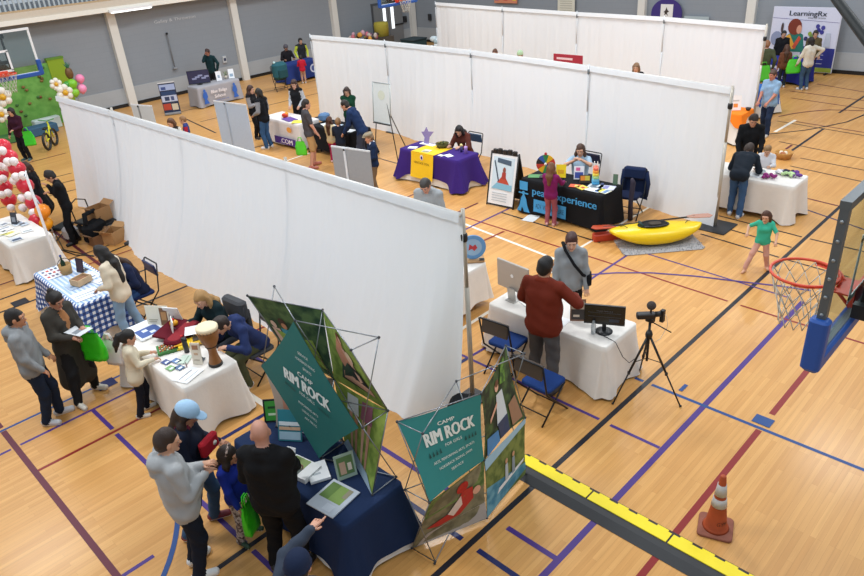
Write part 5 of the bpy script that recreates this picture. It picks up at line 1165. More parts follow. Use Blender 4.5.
m = MB(); m.add([Vector((0, .004, 0))+fnb(u, v) for u, v in ((-.04, -.03), (1.04, -.03), (1.04, 1.03), (-.04, 1.03))], [(0, 1, 2, 3)], BLACK)
bk = lambda u, v: Vector((-.31+.62*u, .27-.245*v, .02+1.05*v))
m.add([bk(-.03, 0), bk(1.03, 0), bk(1.03, 1), bk(-.03, 1)], [(0, 1, 2, 3)], BLACK)
for q in (-.33, .33):
    m.tube([(q, -.27, .0), (q, -.01, 1.12)], .016, BLACK, 6); m.tube([(q, .29, .0), (q, .01, 1.12)], .016, BLACK, 6); m.tube([(q, -.17, .4), (q, .18, .4)], .01, BLACK, 6)
m.build('frame', t)
m = MB()
for k in range(5): m.rbox((-.24+.12*k, 0, 1.12+(.02 if k % 2 else 0)), (.10, .06, .10), BLACK, .02)
m.build('handle', t)
# kayak on its rug
t = thing('kayak', 'short yellow whitewater kayak lying on a shaggy grey rug', 'kayak', (10.98, 5.50, .03), math.radians(-43)); t.scale = (.85, .95, .86)
YEL = mat('#f0cb0a', .32, noise=.04); m = MB(); NL, NR = 30, 24; v = []; Lk = 1.98
for i in range(NL+1):
    u = i/NL*2-1; wd = .31*(1-abs(u)**2.4)**.62+.012; up_ = .17*abs(u)**2.3; hh = .115+.10*(1-abs(u)**2)*(1)+.0
    for k in range(NR):
        a = 2*math.pi*k/NR; ca, sa = math.cos(a), math.sin(a)
        y = wd*math.copysign(abs(ca)**.8, ca); z = hh*(1-abs(u)**3*.72)*math.copysign(abs(sa)**(.9 if sa > 0 else .6), sa)*(.95 if sa > 0 else .8)
        v.append((u*Lk/2, y, .17+up_*.8+z))
m.add(v, [(i*NR+k, (i+1)*NR+k, (i+1)*NR+(k+1) % NR, i*NR+(k+1) % NR) for i in range(NL) for k in range(NR)]+[tuple(reversed(range(NR))), tuple(range(NL*NR, (NL+1)*NR))], YEL, True)
m.build('hull', t)
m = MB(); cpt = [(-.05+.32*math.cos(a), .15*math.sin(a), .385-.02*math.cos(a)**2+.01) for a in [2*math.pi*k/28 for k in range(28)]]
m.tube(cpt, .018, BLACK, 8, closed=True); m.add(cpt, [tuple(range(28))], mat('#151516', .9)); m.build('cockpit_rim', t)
m = MB(); m.rbox((-.02, 0, .40), (.26, .16, .03), mat('#3a2f22', .7), .07); m.tube([(-.3, -.1, .40), (-.36, 0, .46), (-.3, .1, .40)], .03, mat('#1f3a3a', .6), 8); m.build('seat', t)
m = MB(); m.tube([(.62, -.05, .375), (.68, 0, .40), (.74, .05, .365)], .008, BLACK); m.tube([(-.62, -.05, .375), (-.68, 0, .40), (-.74, .05, .365)], .008, BLACK); m.build('grab_loop', t)
m = MB()
for k in range(900):
    a, b = random.uniform(-.76, .72), random.uniform(-.40, .34); h_ = random.uniform(.02, .045); c_ = random.uniform(-.03, .03); d_ = random.uniform(-.03, .03)
    m.add([(a-.008, b, 0), (a+.008, b, 0), (a+c_, b+d_, h_)], [(0, 1, 2)], mat('#b9b7b6', .95), False); m.add([(a, b-.008, 0), (a, b+.008, 0), (a+c_, b+d_, h_)], [(0, 1, 2)], mat('#96959a', .95), False)
m.rbox((-.02, -.02, .006), (1.46, .76, .012), mat('#a3a1a2', .95, noise=.3, nscale=40), .1)
o = m.build('rug', None, (10.97, 5.40, .003), math.radians(-43)); tag(o, 'shaggy pale grey rug spread under the yellow kayak', 'rug')
t = thing('paddle', 'kayak paddle with pink-brown blade laid along the far side of the kayak', 'paddle', (11.12, 5.66, .27), math.radians(-46)); t.scale = (.92, 1, 1)
m = MB(); m.tube([(-.95, 0, 0), (.85, 0, .10)], .016, mat('#2a2a2c')); m.build('shaft', t)
for e, c in ((1, '#b98a78'), (-1, '#b4431f')):
    m = MB(); pts = [(e*.70, -.03), (e*.82, -.09), (e*1.12, -.10), (e*1.2, -.02), (e*1.14, .08), (e*.84, .07), (e*.70, .02)]
    if e < 0: pts = pts[::-1]
    m.prism([(a, b, (.10 if e > 0 else 0)) for a, b in pts], (0, 0, .012), mat(c, .5)); m.build('blade', t)
m = MB(); m.rbox((0, 0, .07), (.62, .16, .14), mat('#b23a1e', .5), .03); o = m.build('dry_box', None, (10.62, 6.22, .0), math.radians(-40)); tag(o, 'red-brown low box between the black table and the kayak', 'box')
m = MB(); m.tube([(0, 0, .02), (-.03, 0, .4), (.02, .0, .78), (.0, .02, .86)], [.05, .045, .05, .03], mat('#2c2638', .8), 10); o = m.build('paddle_bag', None, (11.62, 6.36, 0)); tag(o, 'dark slim upright bag leaning at the right end of the black table', 'bag')
# purple table goods
sheet(11.1, 11.86, .16, .22, 25, 'white leaflet at the left end of the purple table', '#eceef2', [(.2, .3, .8, .4, '#b0b4c4')]); sheet(11.0, 10.84, .1, .14, 0, 'small white card at the right of the yellow runner', '#f4f4f4'); sheet(11.08, 10.68, .16, .22, -20, 'white leaflet on the right part of the purple table', '#eef0f6', [(.2, .3, .8, .6, '#ccc6dc')])
sheet(11.06, 11.36, .2, .2, 10, 'coloured leaflet lying on the yellow runner', '#d8d2c0', [(.1, .1, .5, .9, '#8a8f6a')], z=TH+.022)
t = thing('leaf_standee', 'clear and lilac cut-out stand at the far left of the purple table', 'stand', (11.47, 11.72, TH+.014)); m = MB(); m.prism([(0, .14, .02), (0, -.02, .0), (0, -.06, .18), (0, -.22, .34), (0, -.04, .32), (0, .02, .42), (0, .1, .30), (0, .2, .28), (0, .1, .16)], (.012, 0, 0), mat('#8f84bc', .4)); m.build('cutout', t); m = MB(); m.box((0, 0, .006), (.14, .44, .012), mat('#f2f2f6')); m.build('base', t)
t = thing('dark_basket', 'olive wicker basket in the middle of the purple table', 'basket', (11.48, 11.25, TH+.018)); m = MB(); BK = mat('#4d4a22', .9, noise=.4, nscale=60, bump=.6, bscale=90)
m.lathe([(.12, 0), (.16, .1), (.15, .1), (.11, .015), (0, .015)], (0, 0, 0), BK, 18); m.build('basket_body', t); m = MB()
for k in range(16): m.ball((random.uniform(-.08, .08), random.uniform(-.08, .08), .08+random.uniform(0, .03)), .025, mat(['#6a6a2c', '#8a7a3a', '#3d4a22'][k % 3]), 6, 5)
m.build('sweets', t)['kind'] = 'stuff'
m = MB(); m.lathe([(.032, 0), (.042, .13), (.044, .15), (.02, .17), (0, .17)], (0, 0, 0), mat('#b48fd2', .4), 14); m.tube([(0, 0, .16), (.01, 0, .24)], .005, WHITE); o = m.build('tumbler', None, (11.42, 10.46, TH+.012)); tag(o, 'lilac drinks tumbler with a straw on the purple table', 'cup')
m = MB(); m.lathe([(.03, 0), (.03, .12), (.0, .13)], (0, 0, 0), mat('#3f3a6a', .4), 12); m.ball((0, 0, .16), .035, mat('#e0cf8a')); o = m.build('figurine', None, (11.45, 10.62, TH+.012)); tag(o, 'small bottle with pale top beside the lilac tumbler', 'bottle')
# easel flip chart
t = thing('easel', 'tall easel whiteboard in front of the middle partition', 'easel', (12.25, 13.75, 0))
m = MB(); fe = lambda u, v: Vector((-.40+.10*v, .33-.66*u, .92+1.0*v)); m.add([fe(0, 0), fe(1, 0), fe(1, 1), fe(0, 1)], [(0, 1, 2, 3)], mat('#dfe6e6', .3)); m.add([fe(0, 0)+Vector((.015, 0, 0)), fe(1, 0)+Vector((.015, 0, 0)), fe(1, 1)+Vector((.015, 0, 0)), fe(0, 1)+Vector((.015, 0, 0))], [(3, 2, 1, 0)], mat('#dfe6e6', .3)); blob(m, lambda u, v: fe(u, v)+Vector((-.005, 0, 0)), .5, .7, .2, .12, mat('#d6dccb')); m.build('whiteboard', t)
m = MB()
for a, b in (((0, 0), (1, 0)), ((1, 0), (1, 1)), ((1, 1), (0, 1)), ((0, 1), (0, 0))): m.tube([fe(*a), fe(*b)], .012, mat('#a9b2b2', .4, .4), 6)
m.build('board_frame', t)
for (x, y) in ((-.55, -.65), (.35, -.05), (-.1, .75)):
    m = MB(); m.tube([(-.32+.0, y*.25, 1.55), (x, y, .01)], .013, DKMETAL, 6); m.build('leg', t)
m = MB(); m.tube([(-.42, .33, .9), (-.42, -.33, .9)], .016, BLACK, 6); m.build('tray', t)
# banner backs and tri-fold boards behind the nearest partition
def rollup(x, y, heading, w, h, label, c='#b9c4d2', strip=True, z0=0, seam='#dfe4ea'):
    t = thing('banner_stand', label, 'banner', (x, y, z0), math.radians(heading+90)); m = MB(); m.box((0, 0, h/2), (w, .012, h), mat(c, .6)); m.box((0, 0, h), (w, .02, .03), mat('#d9dcdf', .4)); m.build('banner', t)
    if strip:
        m = MB(); m.box((-.12*w/.8, -.014, h/2), (.045, .012, h), mat(seam, .5)); m.ball((-.12*w/.8, -.02, h-.03), .022, BLACK, 8, 6); m.build('support_pole', t)
    m = MB(); m.rbox((0, 0, .05), (w, .18, .08), mat('#8b8f94', .4, .3), .03); m.build('base', t); return t
rollup(8.46, 15.25, 188, 1.19, 2.0, 'pale blue back of a wide roll-up banner behind the nearest partition', '#b7c6d8', seam='#a3b0c0')
rollup(7.54, 9.69, 190, .9, 2.0, 'grey roll-up banner seen from behind with a white central strip', '#9a9da1')
rollup(7.18, 17.2, 195, .75, 2.0, 'white board standing beyond the nearest partition by the seated heads', '#c3c6c6', seam='#85888b')
rollup(3.36, 13.72, 161, .40, 2.0, 'white slim upright banner seen edge-on beside the left-edge table', '#e9e9ea', seam='#3c3c40')
rollup(11.2, 24.3, 240, .56, 1.12, 'tall poster of a dark blue collage leaning by the left wall', '#1f2c4a', strip=False)
t = [q for q in bpy.data.objects if q.get('label', '').startswith('tall poster of')][0]
m = MB(); ff = lambda u, v: Vector((-.26+.52*u, -.012, .08+1.0*v))
for (u0, v0, u1, v1, c) in ((.0, .78, 1, .98, '#9fb0d6'), (.05, .60, .95, .74, '#25406a'), (.0, .38, 1, .60, '#b9c2da'), (.0, .10, .5, .32, '#b2432e'), (.55, .08, .95, .3, '#c9bfa8'), (.1, .80, .4, .9, '#3a4f8a'), (.2, .42, .5, .56, '#2c3a5c'), (.6, .42, .8, .56, '#40507a')): shape(m, ff, [(u0, v0), (u1, v0), (u1, v1), (u0, v1)], mat(c))
m.build('printed_art', t)
# wall-side table goods
monitor(12.62, 24.6, TH+.01, .78, .48, 240, 'black framed screen with a blue picture on the table by the left wall', lambda m, w, h, s_: [m.box((-w*.2+.11*k, -.019, s_+h*(.4+.1*(k % 3))), (.16, .003, .06), mat('#8f96b8', .3)) for k in range(5)], '#2b3050', .03)
standee(13.35, 24.45, .2, .34, 250, 'white card stand left of the pot plants on the grey table', '#e8eaee', [(.3, .3, .7, .6, '#9ab')] and [(.3, .3, .7, .6, '#99aabb')]); standee(14.05-.2, 24.4, .2, .34, 245, 'white card stand at the right end of the grey table', '#e6ebf0', [(.2, .2, .8, .5, '#8fa8bf')])
def plant(x, y, z, label, c1='#7f9a6a'):
    t = thing('potted_plant', label, 'plant', (x, y, z)); m = MB(); m.lathe([(.05, 0), (.07, .12), (.06, .12), (0, .1)], (0, 0, 0), mat('#c9c2b4'), 12); m.build('pot', t); m = MB()
    for k in range(26):
        a = random.uniform(0, 6.28); r_ = random.uniform(.04, .15); h_ = random.uniform(.16, .34); m.add([(0, 0, .11), (r_*math.cos(a-.25)*.6, r_*math.sin(a-.25)*.6, h_*.8), (r_*math.cos(a), r_*math.sin(a), h_), (r_*math.cos(a+.25)*.6, r_*math.sin(a+.25)*.6, h_*.75)], [(0, 1, 2, 3)], mat(c1))
    m.build('leaves', t)
plant(13.5, 24.65, TH+.01, 'pale green potted plant on the grey table nearer the screen'); plant(13.72, 24.6, TH+.01, 'potted plant on the grey table nearer the wall pilaster', '#9aa88c')
# craft and campaign tables beyond the partition
for (x, y, w_, h_, rz, lab, base) in ((11.2, 17.0, .5, .3, 80, 'purple folded cloth on the printed white table', '#5a3a94'), (11.15, 16.55, .3, .3, 40, 'bright yellow sheet on the printed white table', '#e8dc4a'), (11.45, 16.5, .2, .3, 0, 'white sheet at the back of the printed white table', '#ececf0')): sheet(x, y, w_, h_, rz, lab, base, [], z=TH+.012, thick=.01)
m = MB(); 
for k in range(9): m.ball((.07*math.cos(k*2.4)*(k/9+.3), .07*math.sin(k*2.4)*(k/9+.3), .05+.02*(k % 3)), .045, mat(['#e8661e', '#d93a22', '#f09a2a'][k % 3]), 8, 6)
m.lathe([(.07, 0), (.1, .05), (0, .05)], (0, 0, 0), mat('#c9502a'), 12); o = m.build('sweet_bowl', None, (11.3, 17.35, TH+.012)); tag(o, 'bowl of orange and red wrapped sweets on the printed white table', 'bowl')
m = MB(); m.lathe([(.04, 0), (.045, .12), (0, .12)], (0, 0, 0), WHITE, 12); o = m.build('cup', None, (11.5, 16.55, TH+.012)); tag(o, 'white cup at the back of the printed white table', 'cup')
for (x, y, w_, h_, rz, lab, base) in ((11.4, 15.5, .4, .3, 70, 'white craft sheet at the far end of the black craft table', '#e6e8ea'), (11.35, 14.9, .4, .3, 90, 'white craft sheet in the middle of the black craft table', '#dfe4ea'), (11.3, 14.45, .3, .24, 100, 'white craft sheet at the near end of the black craft table', '#eceef0'), (11.5, 15.15, .2, .2, 20, 'pale blue paper at the back of the black craft table', '#b9cde0')): sheet(x, y, w_, h_, rz, lab, base, [], z=TH+.012, thick=.006)
m = MB(); m.rbox((0, 0, .1), (.3, .25, .2), cloth('#5f7fa6'), .08); o = m.build('blue_bag', None, (11.65, 15.95, TH+.012)); tag(o, 'crumpled pale blue bag at the far end of the black craft table', 'bag')
# small table behind pole
t = thing('prize_disc', 'round blue sign with a red mark on a wooden base behind the near drape pole', 'sign', (7.28, 6.62, TH+.012), math.radians(-45)); m = MB(); m.lathe([(.0, -.012), (.20, -.012), (.205, 0), (.20, .012), (0, .012)], (0, 0, .24), mat('#5f93c4', .5), 28, axis=(0, -1, 0), smooth=False); m.lathe([(.14, .0122), (.14, .014), (0, .014)], (0, 0, .24), mat('#8fb0cc', .5), 24, axis=(0, -1, 0), smooth=False); m.build('disc', t)
m = MB(); shape(m, lambda u, v: Vector((u, -.018, .24+v)), [(-.07, -.05), (-.02, -.02), (.02, -.06), (.07, -.01), (.04, .05), (.0, .02), (-.05, .06)], mat('#b2343a')); m.build('emblem', t)
m = MB(); m.rbox((0, .02, .018), (.34, .2, .035), mat('#b08a60', .6, noise=.2), .01); m.box((.13, -.04, .04), (.08, .08, .008), BLACK); m.build('base', t)
# right white table: soft toys and strips
random.seed(3)
for k, (x, y, c, lab, r_) in enumerate(((13.28, 4.45, '#8a2a70', 'magenta plush heap on the right white table', .10), (13.52, 4.22, '#b8d49a', 'pale green felt heap on the right white table', .11), (13.62, 4.42, '#b9bcc4', 'grey felt heap on the right white table', .08), (13.62, 4.08, '#6a3f8a', 'purple ribbon heap at the corner of the right white table', .09), (13.5, 4.7, '#c4cfd0', 'pale grey toy on the right white table', .08), (13.66, 4.25, '#2c2a3c', 'dark ribbon heap on the right white table', .07))):
    m = MB()
    for q in range(9): m.ball((random.uniform(-r_, r_), random.uniform(-r_, r_), .03+random.uniform(0, .035)), (random.uniform(.03, .06), random.uniform(.025, .05), .03), mat(c if q % 3 else '#e4e0e2' if k in (2, 4) else c, .9, noise=.2), 8, 6, rz=random.uniform(0, 3))
    o = m.build('craft_heap', None, (x, y, TH+.008)); tag(o, lab, 'craft material')
for (x, y, rz, lab, c) in ((13.4, 5.0, 10, 'white drawing under the bent woman\'s hands', '#eceef0'), (13.3, 4.72, -15, 'white paper strip at the left of the right white table', '#e4e8ea')): sheet(x, y, .2, .28, rz, lab, c, [], z=TH+.008)
m = MB(); m.lathe([(.03, 0), (.032, .1), (.015, .15), (0, .16)], (0, 0, 0), mat('#e9ecee', .3), 12); o = m.build('bottle', None, (13.2, 4.95, TH+.008)); tag(o, 'small white bottle beside the bending woman', 'bottle')
t = thing('craft_basket', 'round tan basket on the floor beyond the man in black', 'basket', (16.86, 5.41, 0)); m = MB(); m.lathe([(.16, 0), (.2, .14), (.195, .155), (.18, .14), (.14, .03), (0, .03)], (0, 0, 0), mat('#c08e4e', .9, noise=.3, nscale=50, bump=.5), 20); m.build('basket_body', t); m = MB()
for k in range(8): m.ball((random.uniform(-.09, .09), random.uniform(-.09, .09), .11), .05, mat(['#d9c9a8', '#a8643a', '#e2d6c4'][k % 3]), 8, 6)
m.build('contents', t)['kind'] = 'stuff'
standee(17.65, 6.98, .26, .36, 215, 'white card with an orange logo on the orange topped table', '#f2f0ee', [(.3, .2, .7, .45, '#e8913a'), (.2, .6, .8, .7, '#c9c4c0')]); 
m = MB(); m.lathe([(.05, 0), (.07, .06), (0, .06)], (0, 0, 0), mat('#2a2420'), 12); o = m.build('bowl', None, (17.8, 6.72, TH+.02)); tag(o, 'small dark bowl on the orange topped table', 'bowl')
# printed backdrop on the right wall
t = thing('printed_backdrop', 'large white and blue printed backdrop with a red-haired child against the right wall', 'backdrop', (26.1, 8.40, 0)); m = MB()
fb = lambda u, v: Vector((-.0, 1.05-2.1*u, .08+2.0*v)); g2 = lambda u, v: fb(u, v)+Vector((-.012, 0, 0)); g3 = lambda u, v: fb(u, v)+Vector((-.02, 0, 0))
m.box((.02, 0, 1.08), (.03, 2.14, 2.04), mat('#dfe1ee', .6)); m.build('panel', t); m = MB()
g1 = lambda u, v: fb(u, v)+Vector((-.006, 0, 0)); shape(m, g1, [(0, 0), (1, 0), (1, 1), (0, 1)], mat('#d3d6ea', .6)); shape(m, g2, [(.5, .07), (1, .07), (1, .38), (.5, .4)], mat('#262f86')); shape(m, g2, [(.3, .0), (1, .0), (1, .07), (.3, .07)], mat('#8fa33c')); shape(m, g2, [(0, .83), (1, .78), (1, .785), (0, .836)], mat('#4a3f8a'))
shape(m, g2, [(.20, .30), (.55, .30), (.50, .58), (.38, .64), (.25, .56)], mat('#23766a')); shape(m, g3, [(.24, .54), (.30, .58), (.42, .36), (.36, .34)], mat('#e0a43a')); shape(m, g3, [(.44, .56), (.48, .52), (.40, .34), (.36, .38)], mat('#c9503a')); blob(m, g3, .36, .70, .105, .13, mat('#7a2f1c')); blob(m, lambda u, v: fb(u, v)+Vector((-.026, 0, 0)), .43, .66, .04, .07, mat('#d69a80'))
for (u, v, c) in ((.72, .66, '#2f2f86'), (.78, .70, '#3f3f96'), (.70, .72, '#3a3a90'), (.77, .63, '#33338c'), (.60, .60, '#8fa33c'), (.63, .56, '#6f8f4a'), (.70, .56, '#4a80b4'), (.55, .52, '#35356a')): blob(m, g3, u, v, .03, .035, mat(c))
shape(m, g3, [(.82, .40), (.92, .40), (.90, .62), (.84, .62)], mat('#b9c2d4')); blob(m, g2, .1, .5, .09, .12, mat('#8a94b4')); blob(m, g3, .17, .68, .02, .08, mat('#4a3a3a'))
for k in range(4): shape(m, g3, [(.70, .34-.07*k), (.85, .34-.07*k), (.85, .35-.07*k), (.70, .35-.07*k)], mat('#b9bcd8'))
text(m, 'LearningRx', g3, .52, .875, .08, mat('#3a4150'), w=.56, bold=.003); text(m, 'smarter brains', g3, .66, .835, .03, mat('#5a5f6c'), w=.26); m.build('printed_art', t)
m = MB()
for q in (-.9, .9): m.tube([(.03, q, .0), (.03, q, 2.1)], .02, DKMETAL, 6); m.box((.03, q, .02), (.3, .06, .03), DKMETAL)
m.build('support_frame', t)
# wall signs beyond the furthest partition
t = thing('arched_board', 'purple arched sign with a white square picture on the right wall', 'sign', (26.35, 13.5, 1.0)); m = MB(); m.prism([(0, .62, 0)]+[(0, .62*math.cos(a), .75+.5*math.sin(a)) for a in [math.pi*k/16 for k in range(17)]]+[(0, -.62, 0)], (.04, 0, 0), mat('#3a2a78')); m.build('board', t); m = MB(); m.box((-.012, -.02, .8), (.01, .5, .52), mat('#e9e8e6')); shape(m, lambda u, v: Vector((-.02, -u, v+.8)), [(-.1, -.02), (-.03, .05), (0, .16), (.06, .05), (.12, 0), (.04, -.04), (.09, -.16), (0, -.08), (-.07, -.15), (-.05, -.04)], mat('#3a2f28')); m.build('picture', t)
t = thing('wall_poster', 'pale poster with a dark shape and a red base right of the purple arched sign', 'poster', (26.38, 12.3, 1.15)); m = MB(); m.box((0, 0, .2), (.02, .95, .62), mat('#a9b8be')); m.build('panel', t); m = MB(); blob(m, lambda u, v: Vector((-.015, -u, v+.2)), -.1, .05, .1, .1, mat('#2a2a2e')); shape(m, lambda u, v: Vector((-.015, -u, v+.2)), [(-.4, -.26), (.42, -.26), (.3, -.1), (.1, -.14), (-.3, -.06)], mat('#c9434e')); m.build('printed_art', t)
t = thing('wall_poster', 'cream poster with faint grey print above the middle of the furthest partition', 'poster', (26.38, 18.05, 1.75)); m = MB(); m.box((0, 0, .2), (.02, .85, .8), mat('#d6d3c4')); 
for k in range(5): m.box((-.013, 0, -.02+.09*k), (.004, .6, .02), mat('#a8a596'))
m.build('panel', t)
t = thing('wall_mural', 'small multicoloured picture above the furthest partition near its left pole', 'poster', (26.38, 21.3, 2.0)); m = MB(); m.box((0, 0, .2), (.02, 1.3, .5), mat('#d98a6a')); 
for k, c in enumerate(('#e8c34a', '#4a7ab4', '#c9504a', '#6aa05a', '#8a5a9a')): m.box((-.013, -.5+.25*k, .2+.06*(k % 2)), (.004, .2, .28), mat(c))
m.build('panel', t)
wallbox('wall_box', 'pale electrical box on the right wall beside the second pilaster from the right', 'control box', (26.42, 10.05, .62), (.12, .24, .3), mat('#6b4038'), mat('#c9a')) if False else None
for i, (x, y, c, lab) in enumerate(((25.2, 23.2, '#1f3c40', 'dark green bin beside the far double door'),)):
    t = thing('waste_bin', lab, 'bin', (22.4, 23.3, 0)); m = MB(); m.rbox((0, 0, .45), (.85, .85, .9), mat(c), .08); m.build('bin_body', t); m = MB(); m.rbox((0, 0, .92), (.9, .9, .06), mat('#16282c'), .08); m.build('lid', t)
m = MB(); 
for k in range(12): m.ball((random.uniform(-.6, .6), random.uniform(-.2, .2), .8+random.uniform(0, .25)), (.2, .16, .12), mat(['#c9d6da', '#9fb4bc', '#e4eaec'][k % 3]), 8, 6)
m.box((0, 0, .37), (1.5, .6, .74), mat('#a8b4b8')); o = m.build('covered_trolley', None, (22.3, 21.3, 0), -1.2); tag(o, 'trolley heaped with pale plastic bags at the left end of the furthest partition', 'trolley')

# ------------------------------------------------------------ climbing wall corner
CLM = two_tone('#5f9a42', '#74ad52', 3.5, .8)
t = thing('climbing_wall', 'green climbing wall with scattered holds at the left', 'climbing wall', (4.4, 27.2, 0)); m = MB(); m.box((0, 0, 1.03), (8.2, .12, 2.06), CLM); m.build('panel', t); 
random.seed(11)
for k in range(44):
    m = MB(); m.ball((random.uniform(-1.2, 3.9), -.09, random.uniform(.2, 1.95)), (.06, .05, .045), mat(['#6b5a2c', '#7c4a2a', '#3f6a34', '#8a6a3a'][k % 4]), 8, 6); m.build('hold', t)
m = MB(); m.box((4.35, -.02, 1.06), (.55, .16, 2.16), mat('#88a31c', .7)); m.build('side_panel', t); m = MB(); m.box((4.35, -.02, 2.17), (.58, .2, .06), mat('#5f8a2a')); m.build('cap_rail', t)
for (x, y, w_, d_, h_, c, lab) in ((7.3, 26.1, 1.0, .5, .30, '#41627c', 'blue-grey crash mat at the foot of the green wall'), (7.7, 26.6, .9, .3, .4, '#c9d6d2', 'pale bolster standing against the green wall'), (6.2, 26.0, 1.0, .5, .24, '#4c7a45', 'green crash mat at the foot of the green wall')):
    m = MB(); m.rbox((0, 0, h_/2), (w_, d_, h_), cloth(c), .06); o = m.build('crash_mat', None, (x, y, 0), .1); tag(o, lab, 'mat')
t = thing('toy_bicycle', 'yellow-green child bicycle with a thick black wheel by the nearest partition\'s far end', 'bicycle', (6.85, 23.85, 0), math.radians(50)); 
for x in (.28, -.28):
    m = MB(); m.tube([(x+.24*math.cos(a), 0, .27+.24*math.sin(a)) for a in [2*math.pi*k/24 for k in range(24)]], .04, BLACK, 8, closed=True); 
    for k in range(8): a = math.pi*k/4; m.tube([(x, 0, .27), (x+.23*math.cos(a), 0, .27+.23*math.sin(a))], .006, STEEL, 4)
    m.build('wheel', t)
m = MB(); YG = mat('#d6d62a'); m.tube([(.28, 0, .27), (.16, 0, .78)], .025, YG); m.tube([(-.28, 0, .27), (-.02, 0, .32), (.18, 0, .68)], .025, YG); m.tube([(-.02, 0, .32), (-.12, 0, .62)], .022, YG); m.tube([(-.28, 0, .27), (-.12, 0, .6)], .018, YG); m.build('frame', t)
m = MB(); m.rbox((-.12, 0, .64), (.24, .13, .05), BLACK, .05); m.build('saddle', t); m = MB(); m.tube([(.12, -.24, .86), (.16, 0, .80), (.12, .24, .86)], .015, mat('#4a9a4a')); m.build('handlebar', t)
# balloons
def balloon(x, y, z, r, c, label, group, name='balloon'):
    m = MB(); m.lathe([(0, -1.12*r), (.06*r, -1.15*r), (.1*r, -1.06*r), (.45*r, -.86*r), (.82*r, -.5*r), (r, .05*r), (.9*r, .5*r), (.55*r, .88*r), (.2*r, 1.02*r), (0, 1.03*r)], (0, 0, 0), mat(c, .28, noise=.05), 18); o = m.build(name, None, (x, y, z)); return tag(o, label, 'balloon', group)
random.seed(5)
R_ = [(3.75, 16.06, 1.81), (3.75, 15.79, 1.61), (3.75, 16.68, 1.66), (3.75, 17.23, 1.25), (3.75, 17.31, 0.93), (3.75, 15.64, 1.28), (3.75, 17.38, 0.61), (3.75, 16.27, 2.0), (3.75, 15.46, 0.95), (3.62, 15.14, 0.67), (3.8, 17.6, 1.5), (3.8, 17.3, 1.95)]
W_ = [(3.67, 15.81, 2.03), (3.67, 16.13, 1.94), (3.67, 15.7, 1.82), (3.67, 15.27, 1.9), (3.67, 15.95, 1.67), (3.67, 16.38, 1.6), (3.67, 15.51, 1.54), (3.67, 14.99, 1.66), (3.67, 15.77, 1.41), (3.67, 16.58, 1.3), (3.67, 16.97, 1.18), (3.67, 17.16, 0.82), (3.67, 16.59, 0.98), (3.67, 17.49, 0.78), (3.67, 15.07, 1.23), (3.67, 15.63, 1.07), (3.67, 15.2, 0.84), (3.67, 16.81, 0.59), (3.67, 15.83, 0.81)]
for (x, y, z) in R_: balloon(x, y, z, .165, '#d62a3c', 'large red balloon in the balloon column beside the left-edge table', 'red balloons of the column')
for (x, y, z) in W_: balloon(x-.06, y, z, .085, '#efe3e0', 'small white balloon in the red balloon column', 'white balloons of the column')
balloon(3.7, 14.85, .92, .15, '#ee8a1e', 'orange balloon low on the balloon column, upper of the two', None); balloon(3.72, 15.0, .62, .14, '#f2a01e', 'orange balloon low on the balloon column, lower of the two', None)
t = thing('balloon_arch_stand', 'thin stand holding the red and white balloon column', 'stand', (3.78, 15.9, 0)); m = MB(); m.tube([(0, -.95, .4), (0, -.8, .9), (0, -.2, 1.35), (0, .2, 1.85), (0, 1.3, 1.9)], .015, STEEL, 6); m.tube([(0, 1.3, 1.9), (0, 1.45, 1.2), (0, 1.5, .5), (0, 1.3, .02)], .015, STEEL, 6); m.tube([(0, -.95, .4), (0, -.9, .02)], .015, STEEL, 6); m.build('hoop', t)
# daisies and fruit-coloured balloons on poles in front of the green wall
def stand_pole(x, y, z, label):
    t = thing('balloon_pole', label, 'pole', (x, y, 0)); m = MB(); m.tube([(0, 0, .02), (0, 0, z)], .012, STEEL, 6); m.build('pole', t); m = MB(); m.lathe([(.15, 0), (.15, .02), (0, .03)], (0, 0, 0), DKMETAL, 14); m.build('base', t)
stand_pole(6.3, 25.9, 1.3, 'thin pole carrying the left balloon daisies'); stand_pole(8.25, 25.9, 1.4, 'thin pole carrying the right balloon daisies'); stand_pole(8.72, 25.9, 1.7, 'thin pole carrying the pink and green balloons')
for (x, y, z, r, lab) in ((6.42, 25.8, 1.46, .24, 'large balloon daisy at the left edge, the upper one'), (6.22, 25.8, .95, .20, 'balloon daisy at the left edge, the lower one'), (8.12, 25.8, 1.53, .16, 'small balloon daisy, upper one of the pair beside the pink balloons'), (8.3, 25.75, 1.22, .22, 'balloon daisy, lower and larger one of the pair beside the pink balloons')):
    t = thing('balloon_daisy', lab, 'balloon', (x, y, z))
    for k in range(6):
        m = MB(); a = math.pi*k/3+.3; m.ball((r*math.cos(a)*.8, 0, r*math.sin(a)*.8), (r*.52, r*.45, r*.52), mat('#ece8dc', .35, noise=.02)); m.build('petal', t)
    m = MB(); m.ball((0, -r*.25, 0), r*.42, mat('#e0a920', .35)); m.build('centre', t)
for (x, z, r, c, lab) in ((8.63, 1.43, .17, '#7cc42e', 'lime green balloon, largest of the cluster by the right daisies'), (8.46, 1.45, .11, '#3f9a34', 'dark green balloon between the daisies and the lime balloons'), (8.64, 1.15, .15, '#8acb3a', 'lime green balloon under the largest one'), (8.93, 1.55, .15, '#f08ab4', 'upper pink balloon by the right daisies'), (8.9, 1.22, .16, '#f294bc', 'lower pink balloon by the right daisies')): balloon(x, 25.8, z, r, c, lab, None)
t = thing('pineapple_balloon', 'brown and green pineapple balloon above the lime balloons', 'balloon', (8.66, 25.85, 1.78)); m = MB(); m.ball((0, 0, 0), (.13, .1, .2), mat('#6a4a22', .5, noise=.5, nscale=16), 14, 10); m.build('fruit', t); m = MB()
